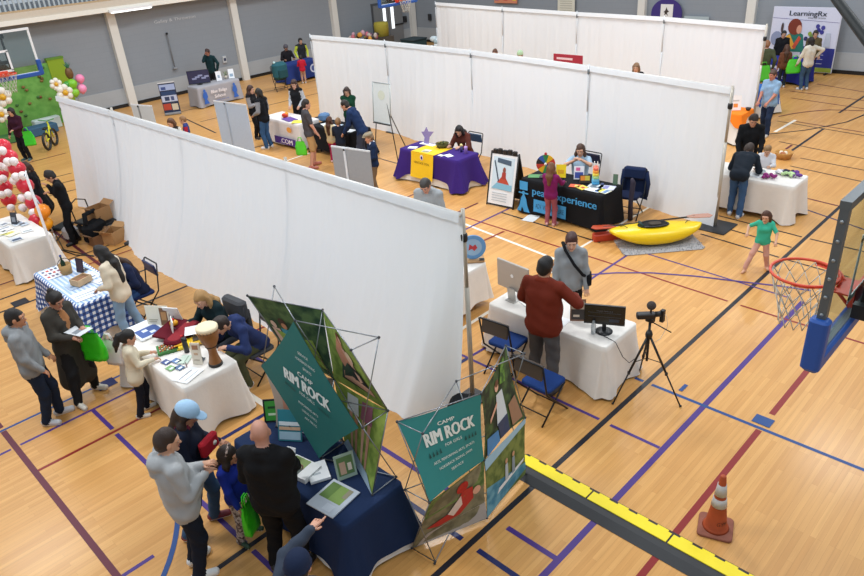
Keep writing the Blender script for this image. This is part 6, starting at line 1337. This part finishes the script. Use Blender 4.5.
for k in range(6): m.add([(-.03, 0, .16), (.03, 0, .16), (.13*math.sin(k-2.5), .05*math.cos(k), .40-.03*abs(k-2.5))], [(0, 1, 2)], mat('#2f6a4a'))
m.tube([(0, 0, .15), (0, 0, .38)], [.05, .01], mat('#2f6a4a')); m.build('leaves', t)

# ------------------------------------------------------------ floor goods
t = thing('cable_ramp', 'long black and yellow cable ramp laid across the court', 'cable cover', (4.77, 2.2, 0))
YR = mat('#f2da12', .5, noise=.04); DR = mat('#2b2c2e', .6)
y0, y1 = 1.62, -2.0; n = 0
m = MB(); a0, a1 = 3.8-2.2, -1.5-2.2
m.prism([(-.20, a0, .004), (-.10, a0, .045), (-.02, a0, .052), (.06, a0, .052), (.13, a0, .045), (.19, a0, .004)], (0, a1-a0, 0), DR); m.build('ramp_body', t)
for k in range(6):
    m = MB(); b0 = a0-.02-k*.9; b1 = b0-.88; pts = []
    m.box((.045, (b0+b1)/2, .056), (.13, b0-b1, .012), YR)
    for q in range(4): m.box((.118, b0-.12-.22*q, .055), (.03, .12, .013), YR)
    m.build('lid', t)
t = thing('traffic_cone', 'worn orange traffic cone with two white bands standing on the court', 'traffic cone', (5.27, 1.74, 0), .35); t.scale = (.90, .90, .96)
ORC = mat('#a8461c', .65, noise=.3, nscale=9); 
m = MB(); m.rbox((0, 0, .015), (.36, .36, .03), mat('#8a5240', .8, noise=.35, nscale=10), .05); m.build('base', t)
m = MB(); m.lathe([(.14, .03), (.125, .05), (.115, .06), (.075, .34), (.045, .56), (.03, .70), (.022, .71), (0, .71)], (0, 0, 0), ORC, 24); m.build('cone_body', t)
fR = lambda z: .115+(.03-.115)*(z-.06)/(.70-.06)+.003
for z0, z1 in ((.33, .43), (.47, .60)):
    m = MB(); m.lathe([(fR(z0), z0), (fR(z1), z1)], (0, 0, 0), mat('#bdb9b4', .7, noise=.3), 24); m.build('reflective_band', t)
m = MB(); text(m, 'GYM', lambda u, v: Vector((-.105*math.cos(u*8+.6)*1.0, -.105*math.sin(u*8+.6), .12+v)), 0, 0, .05, mat('#3a2418')); m.build('stencil', t)
for (x, y, s_, rz, lab, c) in ((4.72, 14.42, .34, .4, 'brown cardboard box with open flaps nearest the camera by the nearest partition', '#b58a5a'), (4.80, 15.1, .36, .2, 'brown cardboard box stacked on the hand cart', '#a67c50'), (4.45, 14.6, .28, .1, 'low brown cardboard box in front of the black bag', '#7d5a3c')):
    z0 = .32 if 'cart' in lab else 0; h_ = s_*(1.1 if z0 == 0 and s_ > .4 else .8)
    t = thing('cardboard_box', lab, 'box', (x, y, z0), rz); CB = mat(c, .8, noise=.08); m = MB()
    for (cx, cy, dx, dy) in ((-s_/2, 0, .01, s_), (s_/2, 0, .01, s_), (0, -s_/2, s_, .01), (0, s_/2, s_, .01)): m.box((cx, cy, h_/2), (dx, dy, h_), CB)
    m.box((0, 0, .008), (s_, s_, .012), CB); m.build('carton', t)
    for q in (-1, 1): m = MB(); m.box((q*(s_/2+.06), 0, h_+.03), (.15, s_*.95, .008), CB, ry=-q*.5); m.build('flap', t)
t = thing('hand_cart', 'dark platform cart with a tall loop handle beside the nearest partition', 'cart', (4.78, 15.25, 0), .3); m = MB(); m.rbox((0, 0, .26), (.55, .9, .05), DKMETAL, .04); m.build('platform', t)
m = MB(); m.tube([(-.2, .45, .28), (-.2, .5, .62), (0, .52, .70), (.2, .5, .62), (.2, .45, .28)], .014, BLACK); m.build('handle', t)
for a in (-.22, .22):
    for b in (-.36, .36): m = MB(); m.lathe([(.1, -.02), (.1, .02)], (a, b, .11), BLACK, 14, axis=(1, 0, 0)); m.box((a, b, .18), (.03, .03, .12), DKMETAL); m.build('wheel', t)
m = MB(); m.rbox((0, 0, .22), (.55, .34, .42), cloth('#16171a'), .14); m.tube([(-.2, 0, .42), (-.1, .05, .62), (.2, .05, .60), (.25, 0, .42)], .05, cloth('#16171a'), 8); o = m.build('duffel_bag', None, (4.52, 14.80, .0), .6); tag(o, 'black duffel bag slumped against the cardboard boxes', 'bag')
m = MB(); m.rbox((0, 0, .14), (.3, .3, .26), cloth('#c9cacc'), .1); o = m.build('white_bag', None, (4.22, 15.4, 0)); tag(o, 'small pale bag on the floor left of the hand cart', 'bag')
for (x, y, lab) in ((5.0, 14.0, 'flat black case on the floor at the hem of the nearest drapes'), (4.35, 16.3, 'flat dark case on the floor behind the man in black')):
    m = MB(); m.rbox((0, 0, .03), (.42, .3, .06), mat('#2b3034', .6), .03); o = m.build('flat_case', None, (x, y, 0), .5); tag(o, lab, 'case')
m = MB(); m.tube([(4.9, 14.0, .01), (4.2, 13.9, .01), (3.9, 14.4, .01), (3.75, 15.3, .01), (4.2, 15.9, .01)], .012, BLACK, 6); m.tube([(4.1, 14.0, .012), (3.85, 14.9, .012), (4.1, 16.1, .012)], .010, BLACK, 6); o = m.build('cable'); tag(o, 'black cable looping on the floor around the man in black', 'cable')
t = thing('backpack', 'teal backpack on the chair near the far wall', 'backpack', (15.6, 23.8, .47)); m = MB(); m.rbox((0, 0, .3), (.62, .42, .62), cloth('#2b5a64'), .2); m.rbox((0, -.2, .2), (.42, .16, .34), cloth('#23484f'), .1); m.build('bag_body', t); m = MB(); m.ball((-.2, 0, .62), .05, mat('#b9d6d6')); m.tube([(-.12, .2, .6), (-.14, .26, .3), (-.12, .2, .06)], .025, BLACK); m.build('strap', t)
m = MB(); m.rbox((0, 0, .3), (.03, 1.0, .5), mat('#a52238', .6), .01); shape(m, lambda u, v: Vector((-.018, .38-u, .40+v)), [(0, 0), (.55, .0), (.55, .06), (0, .06)], mat('#e9c9ce')); o = m.build('red_sign', None, (17.6, 11.95, 1.24)); tag(o, 'red rectangular sign with pale lettering peeping over the middle partition', 'sign')
t = thing('sign_post', 'stand carrying the red sign behind the middle partition', 'stand', (17.63, 11.95, 0)); m = MB()
for q in (-.5, .5): m.tube([(0, q, 0), (0, q, 1.5)], .015, STEEL, 6)
m.build('poles', t)
m = MB()
for k in range(26): m.ball((random.uniform(-.8, .8), random.uniform(-.25, .25), .82+random.uniform(0, .28)), (random.uniform(.06, .16), .09, random.uniform(.06, .14)), mat(['#d99a3a', '#c9707f', '#8f7a3a', '#6a3f5a', '#e0c24a', '#4a3a30', '#c9b9b0', '#d8a8b4'][k % 8], .7), 8, 6)
m.box((0, 0, .38), (1.8, .6, .76), mat('#6a6a70')); o = m.build('toy_heap', None, (21.9, 26.0, 0), 1.57); tag(o, 'table heaped with brightly coloured toys beyond the left end of the middle partition', 'toys'); o['kind'] = 'stuff'
m = MB(); m.lathe([(.0, -.01), (.34, 0), (.36, .5), (.33, .62), (0, .64)], (0, 0, 0), mat('#b0a03a', .8, noise=.2), 14); o = m.build('yellow_sack', None, (23.4, 26.5, .75)); tag(o, 'dull yellow barrel shape in front of the far double door', 'container')
m = MB(); m.box((0, 0, .37), (.8, .8, .74), mat('#5a5148')); o = m.build('crate_stand', None, (23.4, 26.5, 0)); tag(o, 'dark block under the dull yellow barrel before the far door', 'stand')

def bag(x, y, z, w, d, h, rz, c, label, straps=True, rough=.35):
    t = thing('carrier_bag', label, 'bag', (x, y, z), math.radians(rz)); m = MB(); v = []; N = 20; K = 8; rnd = random.Random(int(x*100+y*7))
    for j in range(K+1):
        k = j/K; s1 = (1-.25*k**3)*(1+.10*math.sin(k*3.1)); th = (1-k*.75)
        for i in range(N):
            a = 2*math.pi*i/N; ca, sa = math.cos(a), math.sin(a); px_ = w/2*math.copysign(abs(ca)**.5, ca)*s1; py_ = d/2*math.copysign(abs(sa)**.6, sa)*th
            v.append((px_+rnd.uniform(-.008, .008), py_+rnd.uniform(-.01, .01), k*h))
    m.add(v, [(j*N+i, j*N+(i+1) % N, (j+1)*N+(i+1) % N, (j+1)*N+i) for j in range(K) for i in range(N)]+[tuple(reversed(range(N)))], mat(c, rough, noise=.1, nscale=6, bump=.4, bscale=14), True); m.build('bag_body', t)
    if straps:
        m = MB()
        for q in (-.012, .012): m.tube([(-w*.22, q, h), (-w*.12, q, h+.10), (w*.12, q, h+.10), (w*.22, q, h)], .008, mat(c, rough), 6)
        m.build('handle', t)
    return t
GRN = '#35c81e'
bag(2.27, 8.98, .60, .34, .14, .40, -60, GRN, 'bright green carrier bag held by the woman in the long dark coat'); bag(2.47, 8.95, .42, .26, .08, .38, -60, '#d9d4d4', 'white carrier bag behind the green one of the woman in the long coat')
bag(2.03, 4.86, .46, .20, .09, .34, 30, GRN, 'glossy green carrier bag between the girl in blue and the bald man'); bag(5.98, 22.85, .45, .36, .14, .42, -40, '#3fcb2a', 'green carrier bag held by the person in maroon at the left')
bag(10.05, 14.95, .35, .28, .1, .36, -60, '#57d22e', 'green carrier bag hanging behind the man in khaki shorts'); bag(23.62, 7.72, .5, .42, .16, .42, -44, '#4fd02e', 'green carrier bag held by the woman in the cream top'); bag(22.2, 8.10, .5, .42, .14, .45, -44, '#54c832', 'green carrier bag held by the person in olive at the end of the furthest partition')
m = MB(); m.rbox((0, -.02, 0), (.25, .08, .17), cloth('#a81f2c'), .04, tilt=Matrix.Rotation(0, 3, 'X')); m.lathe([(.025, -.004), (.025, .004), (0, .004)], (.04, -.065, .0), mat('#e4dccf'), 12, axis=(0, 1, 0)); o = m.build('sling_bag', None, (2.07, 5.50, 1.14), math.radians(25)); tag(o, 'red sling bag with a white badge on the woman in the pale blue cap', 'bag')

# ------------------------------------------------------------ people
def P(x, y, face, h, label, **k): return person((x, y, 0), face, h, label, **k)
BLUEJ = '#3f5f88'
P(1.52, 9.02, -30, 1.70, 'man in a grey hooded sweatshirt facing the woman in the long dark coat', top='#85888a', bottom='#1c2638', hair='#15100e', skin='#b98262', hood=True, vox=.014, fat=1.16, hands=[(-.17, .16, .90), (.18, .15, .88)], feet=[(-.10, .08), (.10, -.04)], head=(0, 5, 0), shoe='#c9c9cc')
P(2.05, 9.22, -68, 1.68, 'woman in a long dark open coat holding a leaflet and a green carrier bag', top='#3b3833', bottom='#1a1a1c', hair='#17110f', skin='#b5826a', female=True, style='bun', vox=.014, hands=[(-.08, .26, 1.10), (.12, .28, 1.06)], skirt=(.24, .165, '#37342f'), undershirt='#a8754c', feet=[(-.16, .02), (.24, .12)], head=(0, 28, 0), shoe='#d9d3c6', fat=1.2)
sheet(2.16, 8.96, .22, .30, 20, 'leaflet held open by the woman in the long dark coat', '#cfd3d6', [(.1, .3, .9, .6, '#7f868e')], z=1.10)
P(2.44, 8.17, -18, 1.24, 'small girl with a black ponytail in a cream jacket at the drum table', top='#d8cdb4', bottom='#171a26', hair='#120e0e', skin='#c58f72', style='pony', female=True, vox=.013, hands=[(-.06, .22, .82), (.12, .24, .80)], skirt=(.48, .10, '#cfc3ab'), head=(0, 20, 0), shoe='#d8d4cc', feet=[(-.06, .0), (.10, -.10)])
P(3.17, 10.12, 130, 1.66, 'woman in a beige sweatshirt and light blue jeans standing at the gingham table', top='#d9cbb4', bottom='#7f9cba', hair='#140f0e', skin='#c4967c', style='long', hairlen=.32, female=True, vox=.014, lean=5, fat=1.08, hands=[(-.12, .22, .98), (.12, .22, .96)], head=(0, 22, 0), feet=[(-.14, -.02), (.12, -.16)], shoe='#d6cfc2')
P(3.62, 10.72, 185, 1.66, 'seated person with long brown hair in a navy jacket behind the gingham table', top='#1b2440', bottom='#2c4a78', hair='#3a241a', skin='#c4967c', style='long', female=True, vox=.015, hip=(0, -.05, .55), lean=22, hands=[(-.15, .30, .76), (.15, .30, .76)], feet=[(-.14, .20), (.14, .16)], head=(0, 25, 0), shoe='#b9a28c')
bpy.data.objects['folding_chair.002'].location = (3.66, 10.74, 0)
P(4.22, 15.08, 165, 1.64, 'man all in black with a hand at his chin, left of the nearest partition', top='#141519', bottom='#141519', hair='#191412', skin='#c08a6c', vox=.016, hands=[(-.02, .20, 1.30), (.05, .20, 1.15)], head=(0, 32, 0), shoe='#17181a', sole='#17181a', feet=[(-.10, .08), (.10, .0)], lean=5)
P(5.86, 23.05, 215, 1.58, 'person in a maroon top holding a green bag before the green climbing wall', top='#3c1a2c', bottom='#15161c', hair='#1f1612', vox=.02, female=True, style='bob', hands=[(-.05, .24, .98), (.30, .08, .74)], shoe='#3c5a5c')
P(4.10, 16.35, 150, 1.60, 'person in a long black coat mostly hidden behind the red balloons', top='#15161a', bottom='#15161a', hair='#3a261a', vox=.018, female=True, style='bob', skirt=(.45, .2, '#15161a'), head=(0, 25, 0), shoe='#17181a')
P(3.78, 8.36, 190, 1.66, 'seated woman with long blonde hair in a dark green top at the drum table', top='#14262a', bottom='#1d2430', hair='#a9824f', skin='#d0a084', style='long', hairlen=.24, female=True, vox=.014, hip=(0, -.05, .55), lean=15, hands=[(-.16, .32, .82), (.14, .36, .82)], feet=[(-.12, .42), (.12, .4)], head=(10, 28, 0))
P(3.90, 7.70, 185, 1.70, 'seated person in a navy jacket bending low towards the hand drum', top='#27345e', bottom='#4d5038', hair='#2a1f1a', skin='#c4967c', style='short', vox=.014, hip=(0, -.05, .56), lean=40, hands=[(-.20, .50, .79), (.22, .50, .79)], feet=[(-.14, .30), (.14, .26)], head=(0, 35, 0), hood=True)
P(1.96, 5.66, -42, 1.64, 'woman in a pale blue baseball cap, navy jacket and jeans with a red sling bag', top='#171d2e', bottom='#3c5878', hair='#2c1d16', skin='#b98468', style='long', hairlen=.12, female=True, vox=.013, hands=[(-.16, .22, 1.0), (.18, .22, .97)], head=(0, 30, 0), fat=1.1, cap=('ball', '#a3c4e0'), shoe='#7c2f38', feet=[(-.12, .0), (.16, -.22)], collar='#6a1f34')
P(1.60, 5.26, -8, 1.74, 'young man in a light grey hooded sweatshirt seen from behind in the foreground', top='#a9abac', bottom='#171d2a', hair='#33231b', skin='#cf9c7e', vox=.012, hood=True, fat=1.28, hands=[(.03, .26, 1.20), (.10, .24, 1.14)], head=(-8, 12, 0), shoe='#e2e2e0', feet=[(-.12, -.02), (.12, -.06)])
P(2.12, 5.26, -66, 1.20, 'girl in a bright blue sweater with a patterned headband', top='#1a2c88', bottom='#c4b3aa', hair='#23160f', skin='#c08a6c', style='long', hairlen=.18, female=True, vox=.012, hands=[(-.12, .16, .66), (.18, .16, .62)], head=(20, 12, 0), cap=('band', '#d9c0b4'), shoe='#2c4a34', feet=[(-.10, .0), (.10, .0)], pattern=two_tone('#cdbdb4', '#54423f', 34))
P(2.19, 4.58, 35, 1.80, 'bald man in a black jacket seen from behind at the navy table', top='#141416', bottom='#101114', hair='#5a4a42', skin='#c08a74', style='bald', vox=.012, fat=1.3, hands=[(-.18, .22, 1.0), (.10, .36, .98)], head=(35, 20, 0), shoe='#17181a', collar='#1b1b1d', feet=[(-.15, .0), (.15, .0)])
P(1.60, 3.26, 50, 1.66, 'person in a navy beanie and grey quilted jacket pointing, cut off by the bottom edge', top='#3a4250', bottom='#1c2028', hair='#2a201a', skin='#d09a80', vox=.012, hands=[(.06, .38, 1.50), (.24, .1, .8)], head=(-10, 5, 0), cap=('beanie', '#1c2740'), elbow=(1, .1, -.1), fat=1.15, point=0)
P(6.12, 4.44, 12, 1.90, 'heavy-set man in a rust-red shirt seen from behind at the monitor table', top='#6f2a1c', bottom='#4f4d4e', hair='#0f0e10', skin='#b07e60', vox=.013, fat=1.27, hands=[(-.20, .24, 1.06), (.28, .32, 1.26)], head=(-15, 8, 0), shoe='#3d3b39', sole='#2a2826', collar='#7c3020', feet=[(-.17, .02), (.17, -.10)], elbow=(.9, -.2, -.6))
P(7.42, 4.92, 215, 1.64, 'woman in a light grey sweatshirt facing the man in the rust-red shirt', top='#8f9396', bottom='#15161a', hair='#3c1a16', skin='#d3a58c', style='short', female=True, vox=.013, hood=True, fat=1.03, hands=[(-.22, .1, .80), (.22, .12, .80)], head=(0, 15, 0), shoe='#c9c9cc')
b_ = [o for o in bpy.data.objects if o.get('label', '').startswith('woman in a light grey sweatshirt')][0]
m = MB(); m.tube([(.12, .02, 1.47), (.08, .13, 1.40), (-.04, .205, 1.22), (-.16, .17, 1.05), (-.2, .06, .98)], .022, cloth('#15161a'), 6); m.tube([(.12, .02, 1.47), (.06, -.13, 1.38), (-.08, -.16, 1.2), (-.2, .0, .98)], .022, cloth('#15161a'), 6); m.rbox((-.25, .03, .93), (.07, .2, .16), cloth('#15161a'), .03); o = m.build('crossbody_bag', None, b_.location, b_.rotation_euler.z); tag(o, 'black crossbody strap bag worn over the light grey sweatshirt', 'bag')
P(10.55, 7.50, 15, 1.26, 'girl in a purple jacket and dusty pink trousers seen from behind at the black table', top='#7a1f5c', bottom='#9a5560', hair='#6a4428', skin='#d3a58c', style='long', hairlen=.2, female=True, vox=.015, hands=[(-.12, .30, .82), (.16, .30, .82)], head=(0, 10, 0), shoe='#d9a8a4', feet=[(-.07, .0), (.08, .0)])
P(11.88, 7.72, 205, 1.66, 'woman in a pale blue top with hands raised behind the black table', top='#9fb8cc', bottom='#2c3a54', hair='#4a2f20', skin='#d0a084', style='long', hairlen=.08, female=True, vox=.016, sleeve='short', hip=(0, -.05, .50), hands=[(-.03, .22, 1.02), (.06, .22, 1.0)], feet=[(-.12, .35), (.12, .35)], head=(0, 12, 0), elbow=(.9, .0, -.5))
P(12.02, 11.02, 190, 1.66, 'seated woman with long dark hair in a rust-brown top at the purple table', top='#5c2f26', bottom='#23252c', hair='#120e10', skin='#cfa088', style='long', hairlen=.25, female=True, vox=.016, hip=(0, -.05, .56), lean=22, hands=[(-.15, .46, .80), (.15, .44, .80)], feet=[(-.12, .38), (.12, .38)], head=(15, 30, 0))
P(7.92, 8.12, 205, 1.78, 'grey-haired man in a pale grey jacket looking down just beyond the nearest partition', top='#9ea3a6', bottom='#2c2e33', hair='#3c3a38', skin='#c4907a', vox=.016, lean=14, hands=[(-.14, .34, 1.05), (.14, .34, 1.05)], head=(0, 38, 0), collar='#8f9498')
sheet(7.56, 7.95, .3, .24, 20, 'white papers in the hands of the grey-haired man', '#e9ebee', [], z=1.10)
P(9.80, 11.80, 155, 1.46, 'boy in a flat tweed cap and navy sweater beside the grey banner back', top='#172846', bottom='#6e5c48', hair='#7a6248', skin='#cf9c84', vox=.016, cap=('flat', '#8f8470'), hands=[(-.10, .22, .86), (.10, .22, .86)], head=(0, 15, 0), collar='#d6dce4')
P(12.25, 15.55, 215, 1.62, 'woman in a dark green sweatshirt with folded arms against the middle partition', top='#14402c', bottom='#1c2430', hair='#3a2a24', skin='#c4967c', female=True, style='bob', vox=.018, hands=[(.06, .20, 1.12), (-.06, .22, 1.10)], head=(10, 20, 0), fat=1.1)
P(11.12, 13.72, 122, 1.80, 'man in a navy sweater bending over the craft table', top='#1b2f54', bottom='#363c4c', hair='#201814', skin='#cf9c84', vox=.017, lean=26, hands=[(-.15, .42, .90), (.15, .44, .88)], head=(0, 25, 0), shoe='#22242a', sole='#22242a')
P(10.78, 14.22, 40, 1.22, 'fair-haired boy in a dark navy jacket at the craft table', top='#1c2434', bottom='#2c3038', hair='#8a6844', skin='#d3a58c', vox=.017, hands=[(-.1, .24, .8), (.1, .24, .8)], shoe='#3a3c44')
P(10.80, 14.62, 20, 1.20, 'small girl with brown hair in a cream top and pink trousers at the craft table', top='#d9c9a4', bottom='#a82850', hair='#4a2a1a', skin='#d3a58c', vox=.017, female=True, style='long', hands=[(-.1, .24, .8), (.1, .24, .8)], shoe='#e8c9c9')
P(10.24, 14.78, -28, 1.78, 'man in a dark grey T-shirt and khaki shorts with a green bag', top='#4a484c', bottom='#b08c5e', hair='#241a15', skin='#c4907a', vox=.017, sleeve='short', legs='shorts', hands=[(-.22, .12, .92), (.24, .20, .86)], shoe='#b06a5c', sole='#3a2a26', feet=[(-.14, .06), (.16, -.08)])
P(11.98, 17.62, 205, 1.70, 'woman with long brown hair in a black vest behind the printed white table', top='#b4b6ba', vest='#16171b', bottom='#1b1c22', hair='#3a2118', skin='#cfa088', female=True, style='long', hairlen=.25, vox=.019, hands=[(-.16, .18, .95), (.16, .18, .95)], head=(10, 22, 0))
P(11.05, 18.6, -70, 1.60, 'woman in a black vest and black leggings facing the man in jeans', top='#8f8d90', vest='#15161a', bottom='#17181c', hair='#3a1f16', skin='#cfa088', female=True, style='long', hairlen=.12, vox=.019, hands=[(-.05, .22, 1.02), (.05, .22, 1.05)], shoe='#2a2220')
P(10.62, 17.38, 112, 1.72, 'person in a black vest, grey sleeves and blue jeans seen from behind', top='#86878c', vest='#14161c', bottom='#34567e', hair='#17120f', skin='#c4967c', vox=.018, style='bob', hands=[(-.16, .2, 1.0), (.12, .22, 1.02)], shoe='#d8d8da')
P(14.0, 26.1, 215, 1.72, 'person in a dark teal shirt touching the face, standing by the left wall', top='#173236', bottom='#15161a', hair='#3a201a', skin='#a8705c', vox=.022, hands=[(-.26, .05, .9), (.04, .20, 1.50)], elbow=(.5, .1, -1))
P(7.98, 17.45, 190, 1.50, 'brown-haired person seen over the nearest partition beside the white board', top='#2c2624', bottom='#2a2c33', hair='#5a3a24', female=True, style='bob', vox=.022, head=(0, 25, 0))
P(8.72, 18.35, 150, 1.24, 'fair-haired child in red and blue seen over the nearest partition', top='#b0283c', vest='#33407c', bottom='#2a2c33', hair='#8f6a44', vox=.022, head=(0, 10, 0))
P(17.35, 25.75, 250, 1.62, 'person in a dark cap seated behind the navy table by the far wall', top='#1d1a1f', bottom='#22252c', hair='#2a201a', skin='#8f624c', vox=.024, hip=(0, 0, .6), cap=('beanie', '#55535a'), hands=[(-.2, .3, .8), (.2, .3, .8)], feet=[(-.12, .3), (.12, .3)])
P(18.05, 25.65, 250, 1.66, 'person in yellow-green and black behind the right end of the far navy table', top='#c9d44a', vest='#26282c', bottom='#22252c', hair='#17120f', vox=.024, hip=(0, 0, .75), feet=[(-.1, .1), (.1, .1)])
P(16.9, 24.15, 60, 1.08, 'small child in a red jacket and tan trousers in front of the far navy table', top='#b51f34', bottom='#b08a74', hair='#1a1412', vox=.022, hands=[(-.1, .2, .7), (.1, .2, .7)])
P(18.3, 15.25, 200, 1.66, 'brown-haired head showing over the middle partition near its second pole from the left', top='#2c2a30', bottom='#22252c', hair='#5a3826', skin='#c4907a', vox=.024)
P(18.1, 15.85, 220, 1.52, 'dark-haired head just showing over the middle partition left of the brown-haired one', top='#2c2a30', bottom='#22252c', hair='#17120f', vox=.024)
P(18.15, 14.1, 200, 1.70, 'person with a pale green beanie just showing over the middle partition', top='#2f3a30', bottom='#22252c', hair='#17120f', vox=.024, cap=('beanie', '#a9c4a0'))
P(17.95, 9.95, 220, 1.66, 'light-brown-haired person in black showing over the middle partition near its right end', top='#1b1b1f', bottom='#22252c', hair='#7a5a3c', skin='#d0a084', vox=.022, female=True, style='bob', head=(-20, 10, 0))
P(18.42, 6.46, 168, 1.66, 'big-bellied man in a pale blue polo shirt and jeans beyond the middle partition', top='#86a6c4', bottom='#22304a', hair='#4a3326', skin='#b97a64', vox=.02, sleeve='short', fat=1.2, hands=[(-.14, .28, .92), (.12, .28, .90)], head=(0, 5, 0), feet=[(-.12, .08), (.12, -.10)], shoe='#c9c2b8', undershirt=None)
P(14.4, 5.32, 205, 1.68, 'man in a black sweater looking down behind the right white table', top='#121316', bottom='#17181c', hair='#231a16', skin='#b98468', vox=.019, lean=8, hands=[(-.2, .26, .88), (.2, .26, .88)], head=(5, 30, 0))
P(12.90, 4.86, 10, 1.66, 'person in a dark sweater and blue jeans bending over the right white table', top='#1e2630', bottom='#3c5a80', hair='#33241c', vox=.018, lean=62, hands=[(-.16, .62, .80), (.18, .60, .80)], head=(0, 30, 0), shoe='#d0d2d6', feet=[(-.10, .06), (.10, -.06)])
P(14.05, 4.82, 195, 1.14, 'small fair-haired child in a white top behind the right white table', top='#d6d6da', bottom='#2c3038', hair='#8a6a44', vox=.018, hands=[(-.1, .24, .78), (.1, .24, .78)], head=(0, 30, 0))
P(10.98, 3.62, 195, 1.04, 'barefoot little girl in a teal shirt and pink leggings running across the court', top='#3fb596', bottom='#cf9c8c', hair='#4a2c1e', skin='#d0a084', vox=.012, female=True, style='bob', shoe=None, sleeve='short', hands=[(-.20, .18, .60), (.24, .10, .66)], feet=[(-.12, -.06, 0), (.20, .20, 0)], head=(-10, 15, 0), elbow=(.8, -.6, -.3), hip=(0, 0, .54))
P(23.7, 7.35, 55, 1.58, 'woman in a cream top and jeans with a green bag at the deep blue table', top='#d6cfc0', bottom='#3a5470', hair='#1c1513', vox=.024, female=True, style='bob', hands=[(-.24, .16, .8), (.28, .02, 1.0)], elbow=(1, -.3, -.2), shoe='#d9d9dc')
P(23.75, 8.05, 30, 1.30, 'child with brown hair in a brown patterned top at the deep blue table', top='#6e4430', bottom='#27303a', hair='#4a2c1c', vox=.024, female=True, style='long', shoe='#d9d9dc')
P(25.3, 8.75, 205, 1.48, 'person in a black printed top behind the deep blue table at its left', top='#17171b', bottom='#22252c', hair='#17120f', vox=.024)
P(25.2, 7.75, 205, 1.55, 'person in an olive top behind the deep blue table at its right', top='#5c5238', bottom='#22252c', hair='#1f1612', vox=.024)
P(22.35, 8.15, 30, 1.66, 'person in an olive jacket at the right end of the furthest partition', top='#4a4f38', bottom='#22252c', hair='#8a5c3c', skin='#c4907a', vox=.024, hands=[(-.2, .2, .9), (.25, .0, .86)])

# ------------------------------------------------------------ pieces of pieces hang from their part (sub-parts)
for parent_, kids in (('bag_body', ('handle', 'strap')), ('bezel', ('screen',)), ('hull', ('cockpit_rim', 'grab_loop')), ('shell', ('lining', 'drumhead', 'ropes', 'base_ring', 'inserts')), ('whiteboard', ('board_frame',)), ('backboard', ('target_square',)), ('rim', ('net',)),
                      ('banner', ('support_pole',)), ('cone_body', ('reflective_band', 'stencil')), ('logo_panel', ('lettering',)), ('poster', ()), ('crate_box', ('contents',)), ('pail', ('handle',)), ('carton', ('flap',)), ('housing', ('tube', 'face')), ('fruit', ('leaves',)), ('tray', ('beads',)), ('basket_body', ('sweets', 'contents')), ('board', ('picture',)), ('disc', ('emblem',)), ('rod', ('end_fittings',))):
    for o in [q for q in bpy.data.objects if q.name.split('.')[0] == parent_ and q.parent]:
        for c in list(o.parent.children):
            if c is not o and c.name.split('.')[0] in kids and not any(abs(v) > 1e-6 for v in o.location): c.parent = o

# ------------------------------------------------------------ repeats share a group; balloons are told apart by height
ORD = ['topmost', 'second highest', 'third highest', 'fourth highest', 'fifth highest', 'sixth highest', 'seventh highest', 'eighth highest', 'ninth highest', 'tenth highest', 'eleventh highest', 'twelfth highest', 'thirteenth highest', 'fourteenth highest',
       'fifteenth highest', 'sixteenth highest', 'seventeenth highest', 'eighteenth highest', 'nineteenth highest', 'twentieth highest']
for g_, word in (('red balloons of the column', 'large red balloon, {} of the red ones beside the left-edge table'), ('white balloons of the column', 'small white balloon, {} of the white ones in the red balloon column')):
    bs = sorted([o for o in bpy.data.objects if o.get('group') == g_], key=lambda o: -o.location.z)
    for i, o in enumerate(bs): o['label'] = word.format(ORD[i])
GR = {'leaflet': 'leaflets and papers', 'table_sign': 'small stands', 'picture_card': 'picture cards', 'folding_table': 'folding tables', 'carrier_bag': 'plastic carrier bags', 'cardboard_box': 'cardboard boxes by the nearest partition', 'crash_mat': 'mats at the green wall', 'balloon_daisy': 'balloon daisies', 'balloon_pole': 'balloon poles', 'craft_heap': 'craft heaps on the right white table', 'banner_stand': 'roll-up banners', 'potted_plant': 'pot plants on the grey table', 'shaker': 'yellow shakers', 'flat_case': 'flat dark cases'}
for o in bpy.data.objects:
    k = o.name.split('.')[0]
    if o.parent is None and k in GR and not o.get('group'):
        lab = o.get('label', ''); g_ = GR[k]
        if k in ('leaflet', 'table_sign'):
            for t_ in ('left-edge', 'gingham', 'drum', 'navy', 'monitor', 'black', 'purple', 'grey', 'craft', 'printed white', 'right white'):
                if t_ in lab: g_ += ' on the '+t_+' table'; break
        o['group'] = g_
